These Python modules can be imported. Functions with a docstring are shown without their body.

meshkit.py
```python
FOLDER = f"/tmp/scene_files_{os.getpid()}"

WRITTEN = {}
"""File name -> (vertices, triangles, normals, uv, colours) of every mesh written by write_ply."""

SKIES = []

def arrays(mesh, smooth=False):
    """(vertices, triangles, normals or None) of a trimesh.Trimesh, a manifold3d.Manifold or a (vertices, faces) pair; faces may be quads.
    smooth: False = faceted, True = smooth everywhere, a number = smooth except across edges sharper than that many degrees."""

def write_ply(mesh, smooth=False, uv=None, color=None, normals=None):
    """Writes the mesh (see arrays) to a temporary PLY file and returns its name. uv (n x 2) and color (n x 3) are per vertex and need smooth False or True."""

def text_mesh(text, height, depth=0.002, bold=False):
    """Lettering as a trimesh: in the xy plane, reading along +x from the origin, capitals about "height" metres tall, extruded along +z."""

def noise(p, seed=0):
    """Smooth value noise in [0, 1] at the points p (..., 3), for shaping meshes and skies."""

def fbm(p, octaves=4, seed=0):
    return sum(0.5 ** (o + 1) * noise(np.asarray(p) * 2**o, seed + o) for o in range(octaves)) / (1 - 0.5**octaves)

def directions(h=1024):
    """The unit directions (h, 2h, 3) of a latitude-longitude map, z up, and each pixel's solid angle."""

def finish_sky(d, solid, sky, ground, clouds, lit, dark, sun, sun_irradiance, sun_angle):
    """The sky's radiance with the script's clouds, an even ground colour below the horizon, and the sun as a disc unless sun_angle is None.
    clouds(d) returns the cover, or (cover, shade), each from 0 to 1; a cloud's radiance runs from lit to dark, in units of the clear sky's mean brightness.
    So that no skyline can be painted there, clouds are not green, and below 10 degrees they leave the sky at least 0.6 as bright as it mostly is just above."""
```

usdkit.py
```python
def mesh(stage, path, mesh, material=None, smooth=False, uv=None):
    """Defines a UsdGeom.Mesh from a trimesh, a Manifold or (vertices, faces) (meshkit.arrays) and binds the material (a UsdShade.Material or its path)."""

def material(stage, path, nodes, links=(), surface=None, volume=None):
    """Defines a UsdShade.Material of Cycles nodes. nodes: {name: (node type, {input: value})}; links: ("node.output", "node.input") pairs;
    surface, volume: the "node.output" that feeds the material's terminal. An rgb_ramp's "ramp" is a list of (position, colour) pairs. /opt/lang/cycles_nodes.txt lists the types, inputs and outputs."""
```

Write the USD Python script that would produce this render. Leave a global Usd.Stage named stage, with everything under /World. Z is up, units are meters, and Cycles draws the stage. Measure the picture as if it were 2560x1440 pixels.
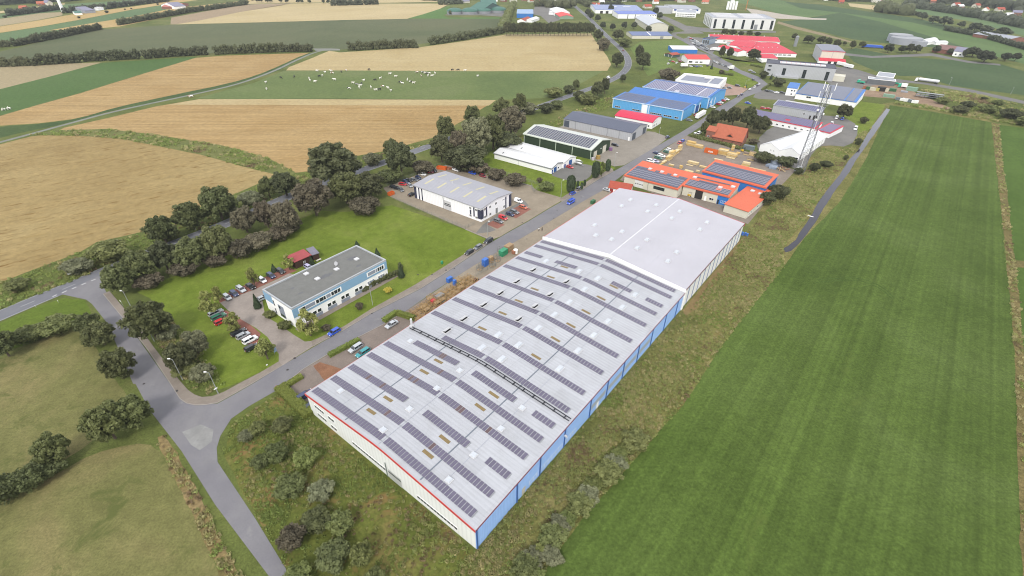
import math, random
import numpy as np, trimesh, manifold3d, mapbox_earcut, usdkit, meshkit
from pxr import Usd, UsdGeom, UsdLux, UsdShade, Gf, Sdf, Vt
from shapely.geometry import Polygon, Point

# ---------------------------------------------------------------- camera, sky, light, exposure
stage = Usd.Stage.CreateInMemory()
UsdGeom.SetStageUpAxis(stage, 'Z'); UsdGeom.SetStageMetersPerUnit(stage, 1.0)
stage.SetDefaultPrim(UsdGeom.Xform.Define(stage, '/World').GetPrim())
UsdGeom.Scope.Define(stage, '/World/Looks')
F, PITCH, ROLL, HC = 1246.2, 0.6012, 0.0098, 100.0       # photo pixels (of 2560), radians, metres above ground
_f = np.array([0, math.cos(PITCH), -math.sin(PITCH)]); _r = np.array([1., 0, 0]); _u = np.cross(_r, _f)
_r, _u = math.cos(ROLL)*_r+math.sin(ROLL)*_u, -math.sin(ROLL)*_r+math.cos(ROLL)*_u
cam = UsdGeom.Camera.Define(stage, '/World/camera')
cam.CreateHorizontalApertureAttr(36.0); cam.CreateVerticalApertureAttr(20.25)
cam.CreateFocalLengthAttr(36.0*F/2560); cam.CreateClippingRangeAttr(Gf.Vec2f(0.5, 30000))
cam.AddTransformOp().Set(Gf.Matrix4d(*_r, 0, *_u, 0, *(-_f), 0, 0, 0, HC, 1))
cam.CreateExposureAttr(0.80)
SUN_EL, SUN_AZ = math.radians(44), math.radians(190)       # azimuth clockwise from +y
sd = np.array([math.sin(SUN_AZ)*math.cos(SUN_EL), math.cos(SUN_AZ)*math.cos(SUN_EL), math.sin(SUN_EL)])
dome = UsdLux.DomeLight.Define(stage, '/World/sky')
sky = usdkit.material(stage, '/World/Looks/overcast_sky', {
    's': ('sky_texture', {'sky_type': 'single_scattering', 'sun_disc': False, 'sun_elevation': SUN_EL, 'sun_rotation': SUN_AZ, 'aerosol_density': 3.0, 'air_density': 1.0}),
    't': ('texture_coordinate', {}),
    'n': ('noise_texture', {'scale': 2.2, 'detail': 5.0, 'roughness': 0.55}),
    'c': ('rgb_ramp', {'ramp': [(0.25, (5.2, 5.35, 5.7)), (0.75, (8.6, 8.7, 8.9))]}),
    'm': ('mix_color', {'fac': 0.86, 'use_clamp': False}),
    'b': ('background_shader', {'strength': 0.12})},
    [('t.generated', 'n.vector'), ('n.fac', 'c.fac'), ('s.color', 'm.a'), ('c.color', 'm.b'), ('m.result', 'b.color')], surface='b.background')
UsdShade.MaterialBindingAPI.Apply(dome.GetPrim()).Bind(sky)
dome.GetPrim().SetCustomDataByKey('kind', 'structure')
sun = UsdLux.DistantLight.Define(stage, '/World/sun')
sun.CreateIntensityAttr(0.4); sun.CreateNormalizeAttr(True); sun.CreateAngleAttr(12.0); sun.CreateColorAttr(Gf.Vec3f(1.0, 0.96, 0.9))
_z = sd; _x = np.cross([0, 0, 1], _z); _x /= np.linalg.norm(_x); _y = np.cross(_z, _x)
sun.AddTransformOp().Set(Gf.Matrix4d(*_x, 0, *_y, 0, *_z, 0, 0, 0, 500, 1))

# ---------------------------------------------------------------- photo survey: a pixel of the photograph -> the point of the ground (or of height z) it shows
def G(px, py, z=0.0):
    d = _f+(px-1280)/F*_r-(py-720)/F*_u
    t = (z-HC)/d[2]
    return np.array([t*d[0], t*d[1]])
def HZ(base, ty):
    """height above the ground point base whose image lies on row ty"""
    d0 = np.array([base[0], base[1], -HC]); k = np.array([0, 0, 1.])
    a = 720-ty
    return (a*(d0@_f)-F*(d0@_u))/(F*(k@_u)-a*(k@_f))
def dist(p, z=0): return float(np.linalg.norm([p[0], p[1], z-HC]))

# ---------------------------------------------------------------- names, labels
_used = {}
def numbered(path, name):
    k = (path, name); n = _used.get(k, 0); _used[k] = n+1
    return f'{path}/{name}' if n == 0 else f'{path}/{name}_{n:03d}'
def tag(o, label=None, cat=None, group=None, kind=None):
    p = o.GetPrim() if hasattr(o, 'GetPrim') else o
    for k, v in (('label', label), ('category', cat), ('group', group), ('kind', kind)):
        if v: p.SetCustomDataByKey(k, v)
    return p
def thing(name, label, cat, loc=(0, 0, 0), rz=0.0, group=None, kind=None, scale=None):
    path = numbered('/World', name)
    x = UsdGeom.Xform.Define(stage, path)
    x.AddTranslateOp().Set(Gf.Vec3d(*[float(v) for v in (loc if len(loc) == 3 else (*loc, 0))]))
    x.AddRotateZOp().Set(math.degrees(rz))
    if scale is not None: x.AddScaleOp().Set(Gf.Vec3f(*[float(v) for v in scale]))
    tag(x, label, cat, group, kind)
    return path
UsdGeom.Scope.Define(stage, '/World/Forms'); stage.GetPrimAtPath('/World/Forms').SetSpecifier(Sdf.SpecifierClass)
def form(name):
    path = numbered('/World/Forms', name); UsdGeom.Xform.Define(stage, path); return path
def copy_of(formpath, name, label, cat, loc, rz=0.0, scale=None, group=None):
    p = thing(name, label, cat, loc, rz, group, scale=scale)
    pr = stage.GetPrimAtPath(p); pr.GetReferences().AddInternalReference(formpath); pr.SetInstanceable(True)
    return p

# ---------------------------------------------------------------- mesh building
class MB:
    def __init__(s): s.v, s.f, s.n = [], [], 0
    def add(s, v, f):
        s.v.append(np.asarray(v, float)); s.f.append(np.asarray(f, int)+s.n); s.n += len(v); return s
    def box(s, x0, y0, z0, x1, y1, z1):
        v = [(x0,y0,z0),(x1,y0,z0),(x1,y1,z0),(x0,y1,z0),(x0,y0,z1),(x1,y0,z1),(x1,y1,z1),(x0,y1,z1)]
        f = [(0,2,1),(0,3,2),(4,5,6),(4,6,7),(0,1,5),(0,5,4),(1,2,6),(1,6,5),(2,3,7),(2,7,6),(3,0,4),(3,4,7)]
        return s.add(v, f)
    def prism(s, poly, axis, a, b):
        """poly: 2d outline; axis 'x': (y,z) outline swept along x; 'y': (x,z); 'z': (x,y)"""
        p = np.asarray(poly, float)
        if np.sum(p[:,0]*np.roll(p[:,1],-1)-p[:,1]*np.roll(p[:,0],-1)) < 0: p = p[::-1]
        n = len(p)
        t = mapbox_earcut.triangulate_float64(p, np.array([n], np.uint32)).reshape(-1, 3).astype(int)
        def put(c):
            o = np.full((n, 1), c)
            return {'x': np.hstack([o, p]), 'y': np.hstack([p[:, :1], o, p[:, 1:]]), 'z': np.hstack([p, o])}[axis]
        e = np.arange(n); e2 = (e+1) % n
        side = np.vstack([np.stack([e, e2, e2+n], 1), np.stack([e, e2+n, e+n], 1)])
        f = np.vstack([t[:, ::-1], t+n, side])
        if axis == 'y': f = f[:, ::-1]
        return s.add(np.vstack([put(a), put(b)]), f)
    def tube(s, p, q, r, n=6, r2=None):
        p, q = np.asarray(p, float), np.asarray(q, float); r2 = r if r2 is None else r2
        d = q-p; d = d/np.linalg.norm(d)
        a = np.cross(d, [0, 0, 1.] if abs(d[2]) < .9 else [1., 0, 0]); a /= np.linalg.norm(a); b = np.cross(d, a)
        t = np.arange(n)/n*2*math.pi; c = np.cos(t)[:, None]*a+np.sin(t)[:, None]*b
        v = np.vstack([p+r*c, q+r2*c, [p], [q]]); i = np.arange(n); j = (i+1) % n
        f = np.vstack([np.stack([i, i+n, j], 1), np.stack([j, i+n, j+n], 1), np.stack([i, j, np.full(n, 2*n)], 1), np.stack([i+n, np.full(n, 2*n+1), j+n], 1)])
        return s.add(v, f)
    def hull(s, pts):
        m = manifold3d.Manifold.hull_points([tuple(map(float, p)) for p in pts]).to_mesh()
        return s.add(m.vert_properties[:, :3], m.tri_verts)
    def mesh(s): return np.vstack(s.v), np.vstack(s.f)
    def build(s, parent, name, mat, label=None, kind=None, smooth=False):
        path = numbered(parent, name)
        m = usdkit.mesh(stage, path, s.mesh(), mat, smooth=smooth)
        m.CreateDoubleSidedAttr(True)
        if label or kind: tag(m, label, kind=kind)
        return path
def B(*a): return MB().box(*a)

# ---------------------------------------------------------------- materials
def S(r, g, b, k=0.55):
    """albedo from a colour read off the photograph (8 bit), k = what the light adds"""
    c = np.array([r, g, b])/255.0; c = np.where(c < .04045, c/12.92, ((c+.055)/1.055)**2.4)
    return tuple(np.clip(c*k, .003, .85))
_mats = {}
def paint(name, col, rough=.55, var=.10, scale=.6, metal=0., rib=None, fine=.06, spec=.4, rnd=0.):
    """painted or bare surface: broad and fine variation of tone, optional ribs ('x' or 'y' object axis, metres)"""
    if name in _mats: return _mats[name]
    c = np.array(col)
    n = {'t': ('texture_coordinate', {}), 'n': ('noise_texture', {'scale': scale, 'detail': 4., 'roughness': .6}),
         'r': ('rgb_ramp', {'ramp': [(.3, c*(1-var)), (.7, np.minimum(c*(1+var), .9))]}),
         'n2': ('noise_texture', {'scale': 7., 'detail': 3.}),
         'r2': ('rgb_ramp', {'ramp': [(.3, (1-fine,)*3), (.7, (1+fine*.6,)*3)]}),
         'm': ('mix_color', {'blend_type': 'multiply', 'fac': 1.0}),
         'p': ('principled_bsdf', {'roughness': rough, 'metallic': metal, 'specular_ior_level': spec})}
    l = [('t.object', 'n.vector'), ('t.object', 'n2.vector'), ('n.fac', 'r.fac'), ('n2.fac', 'r2.fac'), ('r.color', 'm.a'), ('r2.color', 'm.b')]
    last = 'm.result'
    if rnd:
        n['o'] = ('object_info', {}); n['mr'] = ('map_range', {'from_min': 0., 'from_max': 1., 'to_min': 1-rnd, 'to_max': 1+rnd})
        n['hv'] = ('hsv', {'hue': .5, 'saturation': 1.}); l += [('o.random', 'mr.value'), ('mr.result', 'hv.value'), (last, 'hv.color')]; last = 'hv.color'
    if rib:
        ax, pitch, depth = rib
        n['w'] = ('wave_texture', {'wave_type': 'bands', 'bands_direction': ax, 'scale': 2*math.pi/(20*pitch)})
        n['b'] = ('bump', {'strength': .6, 'distance': depth}); l += [('t.object', 'w.vector'), ('w.fac', 'b.height'), ('b.normal', 'p.normal')]
        n['r3'] = ('rgb_ramp', {'ramp': [(.0, (.90,)*3), (.5, (1.0,)*3)]}); n['m3'] = ('mix_color', {'blend_type': 'multiply', 'fac': 1.0})
        l += [('w.fac', 'r3.fac'), (last, 'm3.a'), ('r3.color', 'm3.b')]; last = 'm3.result'
    l.append((last, 'p.base_color'))
    _mats[name] = usdkit.material(stage, '/World/Looks/'+name, n, l, surface='p.BSDF')
    return _mats[name]
def land(name, cols, scale=.03, fine=2.5, fvar=.25, stripe=None, mid=.35, mvar=.15, bump=.3, spots=None):
    """ground cover in world metres. cols: dark..light ramp over broad noise. stripe=(direction radians, width m, strength, wander): rows along that direction. spots=(scale, threshold, colour, stretch direction)"""
    if name in _mats: return _mats[name]
    n = {'g': ('geometry', {}),
         'n': ('noise_texture', {'scale': scale, 'detail': 5., 'roughness': .6, 'distortion': .6}),
         'r': ('rgb_ramp', {'ramp': [(.32+.36*i/(len(cols)-1), c) for i, c in enumerate(cols)]}),
         'n2': ('noise_texture', {'scale': mid, 'detail': 4., 'roughness': .65}),
         'r2': ('rgb_ramp', {'ramp': [(.3, (1-mvar,)*3), (.7, (1+mvar,)*3)]}),
         'n3': ('noise_texture', {'scale': fine, 'detail': 3., 'roughness': .7}),
         'r3': ('rgb_ramp', {'ramp': [(.3, (1-fvar,)*3), (.7, (1+fvar,)*3)]}),
         'm2': ('mix_color', {'blend_type': 'multiply', 'fac': 1., 'use_clamp': False}), 'm3': ('mix_color', {'blend_type': 'multiply', 'fac': 1., 'use_clamp': False}),
         'b': ('bump', {'strength': bump, 'distance': .25}),
         'p': ('principled_bsdf', {'roughness': .95, 'specular_ior_level': .1})}
    l = [('g.position', 'n.vector'), ('g.position', 'n2.vector'), ('g.position', 'n3.vector'), ('n.fac', 'r.fac'), ('n2.fac', 'r2.fac'), ('n3.fac', 'r3.fac'),
         ('r.color', 'm2.a'), ('r2.color', 'm2.b'), ('m2.result', 'm3.a'), ('r3.color', 'm3.b'), ('n3.fac', 'b.height'), ('b.normal', 'p.normal')]
    last = 'm3.result'
    def rot(k, ang, sx, sy):
        n['a'+k] = ('mapping', {'mapping_type': 'point', 'rotation': (0, 0, -ang)}); n['c'+k] = ('mapping', {'mapping_type': 'point', 'scale': (sx, sy, 1.)})
        l.extend([('g.position', f'a{k}.vector'), (f'a{k}.vector', f'c{k}.vector')]); return f'c{k}.vector'
    for i, st in enumerate(stripe or []):
        ang, width, strength, wander = st; k = f's{i}'
        v = rot(k, ang, wander/width, 1/width)
        n[k] = ('noise_texture', {'scale': 1., 'detail': 2.5, 'roughness': .55}); l.append((v, k+'.vector'))
        n['r'+k] = ('rgb_ramp', {'ramp': [(.32, (1-strength,)*3), (.68, (1+strength,)*3)]}); n['m'+k] = ('mix_color', {'blend_type': 'multiply', 'fac': 1., 'use_clamp': False})
        l += [(k+'.fac', f'r{k}.fac'), (last, f'm{k}.a'), (f'r{k}.color', f'm{k}.b')]; last = f'm{k}.result'
    for i, sp in enumerate(spots or []):
        ang, sx, sy, th, col = sp; k = f'q{i}'
        v = rot(k, ang, sx, sy)
        n[k] = ('noise_texture', {'scale': 1., 'detail': 6., 'roughness': .7, 'distortion': .4}); l.append((v, k+'.vector'))
        n['r'+k] = ('rgb_ramp', {'ramp': [(th, (0, 0, 0)), (th+.09, (1, 1, 1))]}); n['m'+k] = ('mix_color', {'b': col, 'use_clamp': False})
        l += [(k+'.fac', f'r{k}.fac'), (f'r{k}.color', f'm{k}.fac'), (last, f'm{k}.a')]; last = f'm{k}.result'
    l.append((last, 'p.base_color'))
    _mats[name] = usdkit.material(stage, '/World/Looks/'+name, n, l, surface='p.BSDF')
    return _mats[name]
def leafy(name, dark, light, trans=.25, hue=.012, val=.2):
    if name in _mats: return _mats[name]
    n = {'g': ('geometry', {}), 'o': ('object_info', {}), 't': ('texture_coordinate', {}),
         'n': ('noise_texture', {'scale': 2.2, 'detail': 2.}),
         'a': ('math', {'math_type': 'multiply_add', 'value2': .55}), 'r': ('rgb_ramp', {'ramp': [(.2, dark), (.85, light)]}),
         'mv': ('map_range', {'to_min': 1-val, 'to_max': 1+val}), 'mh': ('map_range', {'to_min': .5-hue, 'to_max': .5+hue}),
         'wn': ('white_noise_texture', {'dimensions': '1D'}), 'h': ('hsv', {'saturation': 1.0}),
         'p': ('principled_bsdf', {'roughness': .6, 'specular_ior_level': .25}), 'tr': ('translucent_bsdf', {}), 'mix': ('mix_closure', {'fac': trans})}
    l = [('t.object', 'n.vector'), ('g.random_per_island', 'a.value1'), ('n.fac', 'a.value3'), ('a.value', 'r.fac'), ('o.random', 'mv.value'), ('o.random', 'wn.w'), ('wn.value', 'mh.value'),
         ('r.color', 'h.color'), ('mv.result', 'h.value'), ('mh.result', 'h.hue'), ('h.color', 'p.base_color'), ('h.color', 'tr.color'), ('p.BSDF', 'mix.closure1'), ('tr.BSDF', 'mix.closure2')]
    n['a'][1]['value3'] = .2
    _mats[name] = usdkit.material(stage, '/World/Looks/'+name, n, l, surface='mix.closure')
    return _mats[name]

WHITE = paint('white_cladding', S(232, 232, 230, .72), .5, .03, .3, fine=.02)
WHITER = paint('white_render', S(246, 246, 244, .82), .7, .03, .3, fine=.02)
CREAM = paint('cream_cladding', S(226, 222, 205, .68), .6, .04, .3, fine=.02)
GLASS = paint('dark_window_glass', (.02, .025, .03), .12, .3, .5, spec=.6)
GREYMETAL = paint('grey_metal', S(165, 168, 172), .45, .08, .5)
DARKMETAL = paint('dark_metal', S(70, 74, 80), .5, .1, .5)
BLACK = paint('black_rubber', (.02, .02, .02), .8, .2)
PV = paint('solar_cells', S(116, 110, 132), .3, .10, .35, fine=.05, spec=.5)
PVDARK = paint('dark_solar_cells', S(88, 90, 112), .3, .12, .35, fine=.05, spec=.5)
PVBLUE = paint('blue_solar_cells', S(92, 92, 136), .3, .12, .35, fine=.05, spec=.5)
BARK = paint('bark', (.09, .07, .05), .9, .2, 3.)
def SG(r, g, b, k=.49): return S(r, g, b, k)
# ================================================================ the ground and what lies flat on it
def chaikin(p, n=2):
    p = np.asarray(p, float)
    for _ in range(n):
        q = np.roll(p, -1, 0); p = np.stack([.75*p+.25*q, .25*p+.75*q], 1).reshape(-1, 2)
    return p
def outline(px, smooth=0, ragged=0.0, step=2.0, seed=1):
    w = np.array([G(*p) for p in px])
    if smooth: w = chaikin(w, smooth)
    if ragged:
        out = []
        for a, b in zip(w, np.roll(w, -1, 0)):
            L = np.linalg.norm(b-a); near = min(dist(a), dist(b)); st = step*max(1., near/150)
            k = int(min(max(1, L/st), 400)); out += [a+(b-a)*i/k for i in range(k)]
        w = np.array(out)
        q = np.hstack([w, np.full((len(w), 1), seed*7.7)])
        w = w+ragged*2*np.stack([meshkit.fbm(q/3.1, 3, seed)-.5, meshkit.fbm(q/3.1, 3, seed+9)-.5], 1)
    return w
def sheet(name, px, mat, lev, smooth=0, ragged=0., kind='structure', label=None, seed=1, world=False, thick=0.):
    w = np.asarray(px, float) if world else outline(px, smooth, ragged, seed=seed)
    z = .004*lev
    path = numbered('/World', name)
    if thick:
        m = MB().prism(w, 'z', -.2, z+thick)
        v, f = m.mesh()
    else:
        p = w if np.sum(w[:,0]*np.roll(w[:,1],-1)-w[:,1]*np.roll(w[:,0],-1)) > 0 else w[::-1]
        f = mapbox_earcut.triangulate_float64(np.ascontiguousarray(p), np.array([len(p)], np.uint32)).reshape(-1, 3).astype(int)
        v = np.hstack([p, np.full((len(p), 1), z)])
    o = usdkit.mesh(stage, path, (v, f), mat); o.CreateDoubleSidedAttr(True)
    tag(o, label, kind=kind)
    return w
def ang(p, q):
    a, b = G(*p), G(*q); return math.atan2(b[1]-a[1], b[0]-a[0])
def band(line, width, smooth=0, world=False):
    """closed outline of a strip of even width (metres) along a line of photo pixels"""
    w = np.array(line, float) if world else np.array([G(*p) for p in line])
    for _ in range(smooth):
        q = np.stack([.75*w[:-1]+.25*w[1:], .25*w[:-1]+.75*w[1:]], 1).reshape(-1, 2); w = np.vstack([w[:1], q, w[-1:]])
    d = np.gradient(w, axis=0); d /= np.linalg.norm(d, axis=1, keepdims=True); nrm = np.stack([-d[:, 1], d[:, 0]], 1)*width/2
    return np.vstack([w+nrm, (w-nrm)[::-1]]), w

HALL_DIR = -.6622                                             # the street grid
ALONG = HALL_DIR+math.pi/2
# materials of the land
grass = land('verge_grass', [SG(100, 112, 58), SG(118, 128, 68), SG(138, 140, 84)], .03, 2.2, .3)
lawn = land('lawn', [SG(116, 136, 48), SG(130, 148, 58), SG(144, 156, 74)], .04, 2.2, .20, [(ALONG, 1.1, .05, .04)])
pasture = land('pasture_grass', [SG(112, 130, 78), SG(124, 140, 84), SG(136, 146, 96)], .012, 1.2, .12)
meadow = land('dry_meadow', [SG(126, 126, 76), SG(140, 138, 86), SG(156, 146, 98)], .045, 2.0, .22, spots=[(0, .10, .10, .56, SG(112, 118, 66))])
wheat = land('ripe_wheat', [SG(172, 148, 98), SG(186, 162, 110), SG(196, 174, 122)], .012, 1.6, .10, [(ang((0, 640), (600, 500)), 6., .07, .02)],
             spots=[(ang((0, 640), (600, 500)), .10, .55, .56, SG(142, 110, 60)), (ang((0, 640), (600, 500)), .03, .2, .62, SG(176, 148, 90))])
stubble = land('wheat_striped', [SG(190, 158, 106), SG(204, 174, 122)], .02, 1.4, .10, [(ang((850, 330), (1050, 330)), 2.6, .13, .02), (ang((850, 330), (1050, 330)), 9., .06, .02)],
               spots=[(ang((850, 330), (1050, 330)), .03, .3, .58, SG(172, 138, 84))])
pale = land('pale_stubble', [SG(206, 184, 134), SG(216, 196, 148)], .02, 1.0, .06, [(ang((850, 150), (1250, 145)), 7., .05, .02)])
pale2 = land('far_stubble', [SG(212, 192, 142), SG(224, 204, 158)], .008, .6, .05, [(ang((500, 60), (1000, 20)), 20., .04, .02)])
bare = land('bare_brown_field', [SG(180, 160, 130), SG(190, 168, 138)], .01, .6, .05)
gold = land('golden_crop', [SG(206, 176, 116), SG(218, 190, 134)], .006, .5, .06)
tan = land('tan_crop', [SG(184, 168, 132), SG(196, 180, 142)], .006, .5, .06)
maize = land('maize_left', [SG(104, 114, 80), SG(116, 122, 88), SG(124, 126, 92)], .006, .9, .16, [(ang((0, 200), (700, 90)), 3., .05, .02)])
maize2 = land('maize_right', [SG(80, 104, 70), SG(90, 112, 74), SG(98, 118, 80)], .008, .9, .16, [(ang((2150, 180), (2560, 260)), 3., .06, .02)])
green_crop = land('green_strip_crop', [SG(92, 122, 66), SG(106, 132, 76)], .01, 1.0, .10)
far_green = land('far_meadow', [SG(110, 136, 92), SG(122, 146, 98)], .006, .6, .08)
mown = land('mown_meadow', [SG(89, 110, 48), SG(98, 119, 55), SG(107, 127, 65)], .022, 1.4, .20, [(ang((1700, 1300), (2200, 400)), 5.5, .11, .010), (ang((1700, 1300), (2200, 400)), 1.3, .13, .005), (ang((1700, 1300), (2200, 400)), 14., .06, .01)],
            spots=[(ang((1500, 1400), (2100, 520)), .02, .05, .64, SG(108, 126, 60))])
mown2 = land('mown_meadow_far', [SG(88, 114, 48), SG(100, 126, 58)], .02, 1.2, .18, [(ang((1700, 1300), (2200, 400)), 5., .06, .03)])
rough = land('rough_ground', [SG(112, 116, 62), SG(136, 134, 78), SG(160, 150, 98)], .09, 1.4, .35, spots=[(0, .08, .08, .57, SG(150, 132, 82))], bump=.6)
ditchside = land('ditch_bank', [SG(124, 116, 72), SG(150, 134, 88)], .1, 1.4, .3, bump=.6)
dirt = land('red_brown_yard', [SG(168, 142, 120), SG(188, 162, 136)], .05, 1.2, .12)
asphalt = land('street_asphalt', [SG(148, 146, 152), SG(160, 158, 160)], .08, 3., .06, mid=.25, mvar=.05, bump=.05, spots=[(0, .12, .12, .62, SG(170, 168, 168)), (0, .05, .05, .63, SG(134, 132, 138))])
asphalt2 = land('road_asphalt', [SG(138, 138, 146), SG(150, 152, 156)], .08, 3., .05, mid=.25, mvar=.05, bump=.05)
lane = land('lane_asphalt', [SG(138, 136, 134), SG(150, 148, 144)], .08, 3., .06, mid=.25, mvar=.06, bump=.05)
yardgrey = land('yard_asphalt', [SG(140, 138, 134), SG(156, 153, 148)], .06, 2., .07, mid=.3, mvar=.07, bump=.05)
def pavers(name, c1, c2, mortar, a, w=.6):
    if name in _mats: return _mats[name]
    n = {'g': ('geometry', {}), 'm': ('mapping', {'mapping_type': 'point', 'rotation': (0, 0, -a)}), 'b': ('brick_texture', {'color1': c1, 'color2': c2, 'mortar': mortar, 'scale': 1., 'mortar_size': .02, 'brick_width': w, 'row_height': w/2}),
         'n': ('noise_texture', {'scale': .15, 'detail': 5., 'roughness': .65}), 'r': ('rgb_ramp', {'ramp': [(.3, (.84,)*3), (.7, (1.12,)*3)]}),
         'x': ('mix_color', {'blend_type': 'multiply', 'fac': 1.}), 'p': ('principled_bsdf', {'roughness': .85, 'specular_ior_level': .2})}
    _mats[name] = usdkit.material(stage, '/World/Looks/'+name, n, [('g.position', 'm.vector'), ('m.vector', 'b.vector'), ('g.position', 'n.vector'), ('n.fac', 'r.fac'), ('b.color', 'x.a'), ('r.color', 'x.b'), ('x.result', 'p.base_color')], surface='p.BSDF')
    return _mats[name]
sandpave = pavers('sand_pavers', SG(178, 164, 144), SG(188, 174, 152), SG(160, 148, 130), ALONG)
greypave = pavers('grey_pavers', SG(182, 170, 160), SG(192, 180, 170), SG(166, 156, 148), ALONG)
redpave = pavers('red_pavers', SG(170, 112, 98), SG(182, 124, 108), SG(150, 108, 98), ALONG)
brownpave = pavers('brown_pavers', SG(156, 143, 134), SG(166, 151, 140), SG(142, 130, 122), ALONG)
footway = pavers('footway_slabs', SG(166, 154, 142), SG(178, 166, 152), SG(150, 140, 130), ALONG, .8)
paintw = paint('road_paint', SG(225, 225, 225), .7, .08, 1.)
kerbm = paint('kerb_stone', SG(186, 178, 170), .8, .08, 1.)

R_ = 7000.
sheet('ground', [(-R_, -R_), (R_, -R_), (R_, R_), (-R_, R_)], grass, 0, world=True)
# fields left of the country road
sheet('wheat_field', [(-420, 470), (-120, 395), (0, 361), (77, 341), (114, 337), (208, 339), (302, 346), (403, 366), (504, 386), (588, 410), (690, 437), (640, 462), (591, 483), (437, 540), (363, 578), (242, 605), (201, 630), (0, 706), (-300, 815)], wheat, 1, ragged=.5)
sheet('wheat_field', [(150, 325), (161, 319), (270, 295), (390, 266), (497, 248), (850, 247), (1240, 250), (1160, 300), (1080, 345), (960, 378), (890, 390), (800, 425), (739, 432), (672, 396), (554, 363), (403, 339), (270, 323)], stubble, 1, ragged=.4)
sheet('wheat_headland', [(420, 262), (497, 248), (850, 247), (1240, 250), (1222, 264), (850, 263), (600, 262)], pale, 2, ragged=.3)
sheet('cow_pasture', [(490, 246), (537, 233), (638, 206), (709, 177), (850, 176), (1200, 178), (1508, 178), (1440, 215), (1360, 245), (1240, 250), (850, 248), (560, 247)], pasture, 2, ragged=.4)
sheet('stubble_field', [(715, 176), (722, 168), (775, 147), (823, 127), (850, 131), (1051, 118), (1150, 104), (1266, 86), (1478, 84), (1488, 101), (1518, 141), (1528, 161), (1518, 177), (1200, 178), (850, 176)], pale, 1, ragged=.4)
sheet('maize_field', [(-200, 170), (0, 129), (100, 106), (180, 88), (252, 74), (430, 62), (640, 56), (860, 50), (1018, 47), (1130, 46), (1262, 44), (1256, 70), (1150, 95), (1068, 108), (850, 124), (783, 123), (521, 133), (240, 145), (0, 158), (-200, 168)], maize, 1, ragged=.6)
sheet('stubble_field', [(-150, 182), (0, 166), (130, 160), (255, 156), (130, 190), (0, 223), (-150, 260)], tan, 2, ragged=.4)
sheet('green_crop_field', [(-150, 262), (0, 223), (130, 190), (255, 157), (370, 150), (493, 141), (487, 145), (350, 186), (201, 232), (100, 260), (0, 289), (-150, 326)], green_crop, 2, ragged=.4)
sheet('wheat_field', [(-150, 327), (0, 290), (100, 261), (201, 233), (350, 187), (487, 145), (560, 139), (773, 132), (700, 166), (571, 214), (400, 250), (235, 291), (101, 308), (0, 314), (-150, 340)], stubble, 1, ragged=.4)
sheet('ditch_bank', [(-150, 342), (0, 316), (101, 310), (190, 298), (290, 268), (420, 240), (571, 209), (640, 189), (700, 164), (760, 136), (790, 130), (742, 152), (697, 177), (610, 207), (505, 231), (392, 255), (290, 275), (170, 308), (60, 330), (0, 345), (-150, 372)], land('ditch_green', [SG(78, 100, 58), SG(96, 116, 68)], .06, 1.4, .3), 3, smooth=1, ragged=.7)
tr, _ = band([(-120, 386), (0, 356), (161, 312), (289, 277), (504, 232), (605, 208), (692, 175), (739, 151), (790, 129), (826, 124)], 3.4, 2)
sheet('field_track', tr, paint('track_concrete', SG(150, 152, 140), .9, .12, .1), 5, world=True)
sheet('field_track', [(783, 121.5), (826, 121), (850, 122.5), (850, 126), (820, 126.5), (790, 128)], paint('track_concrete', 0), 6)
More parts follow.
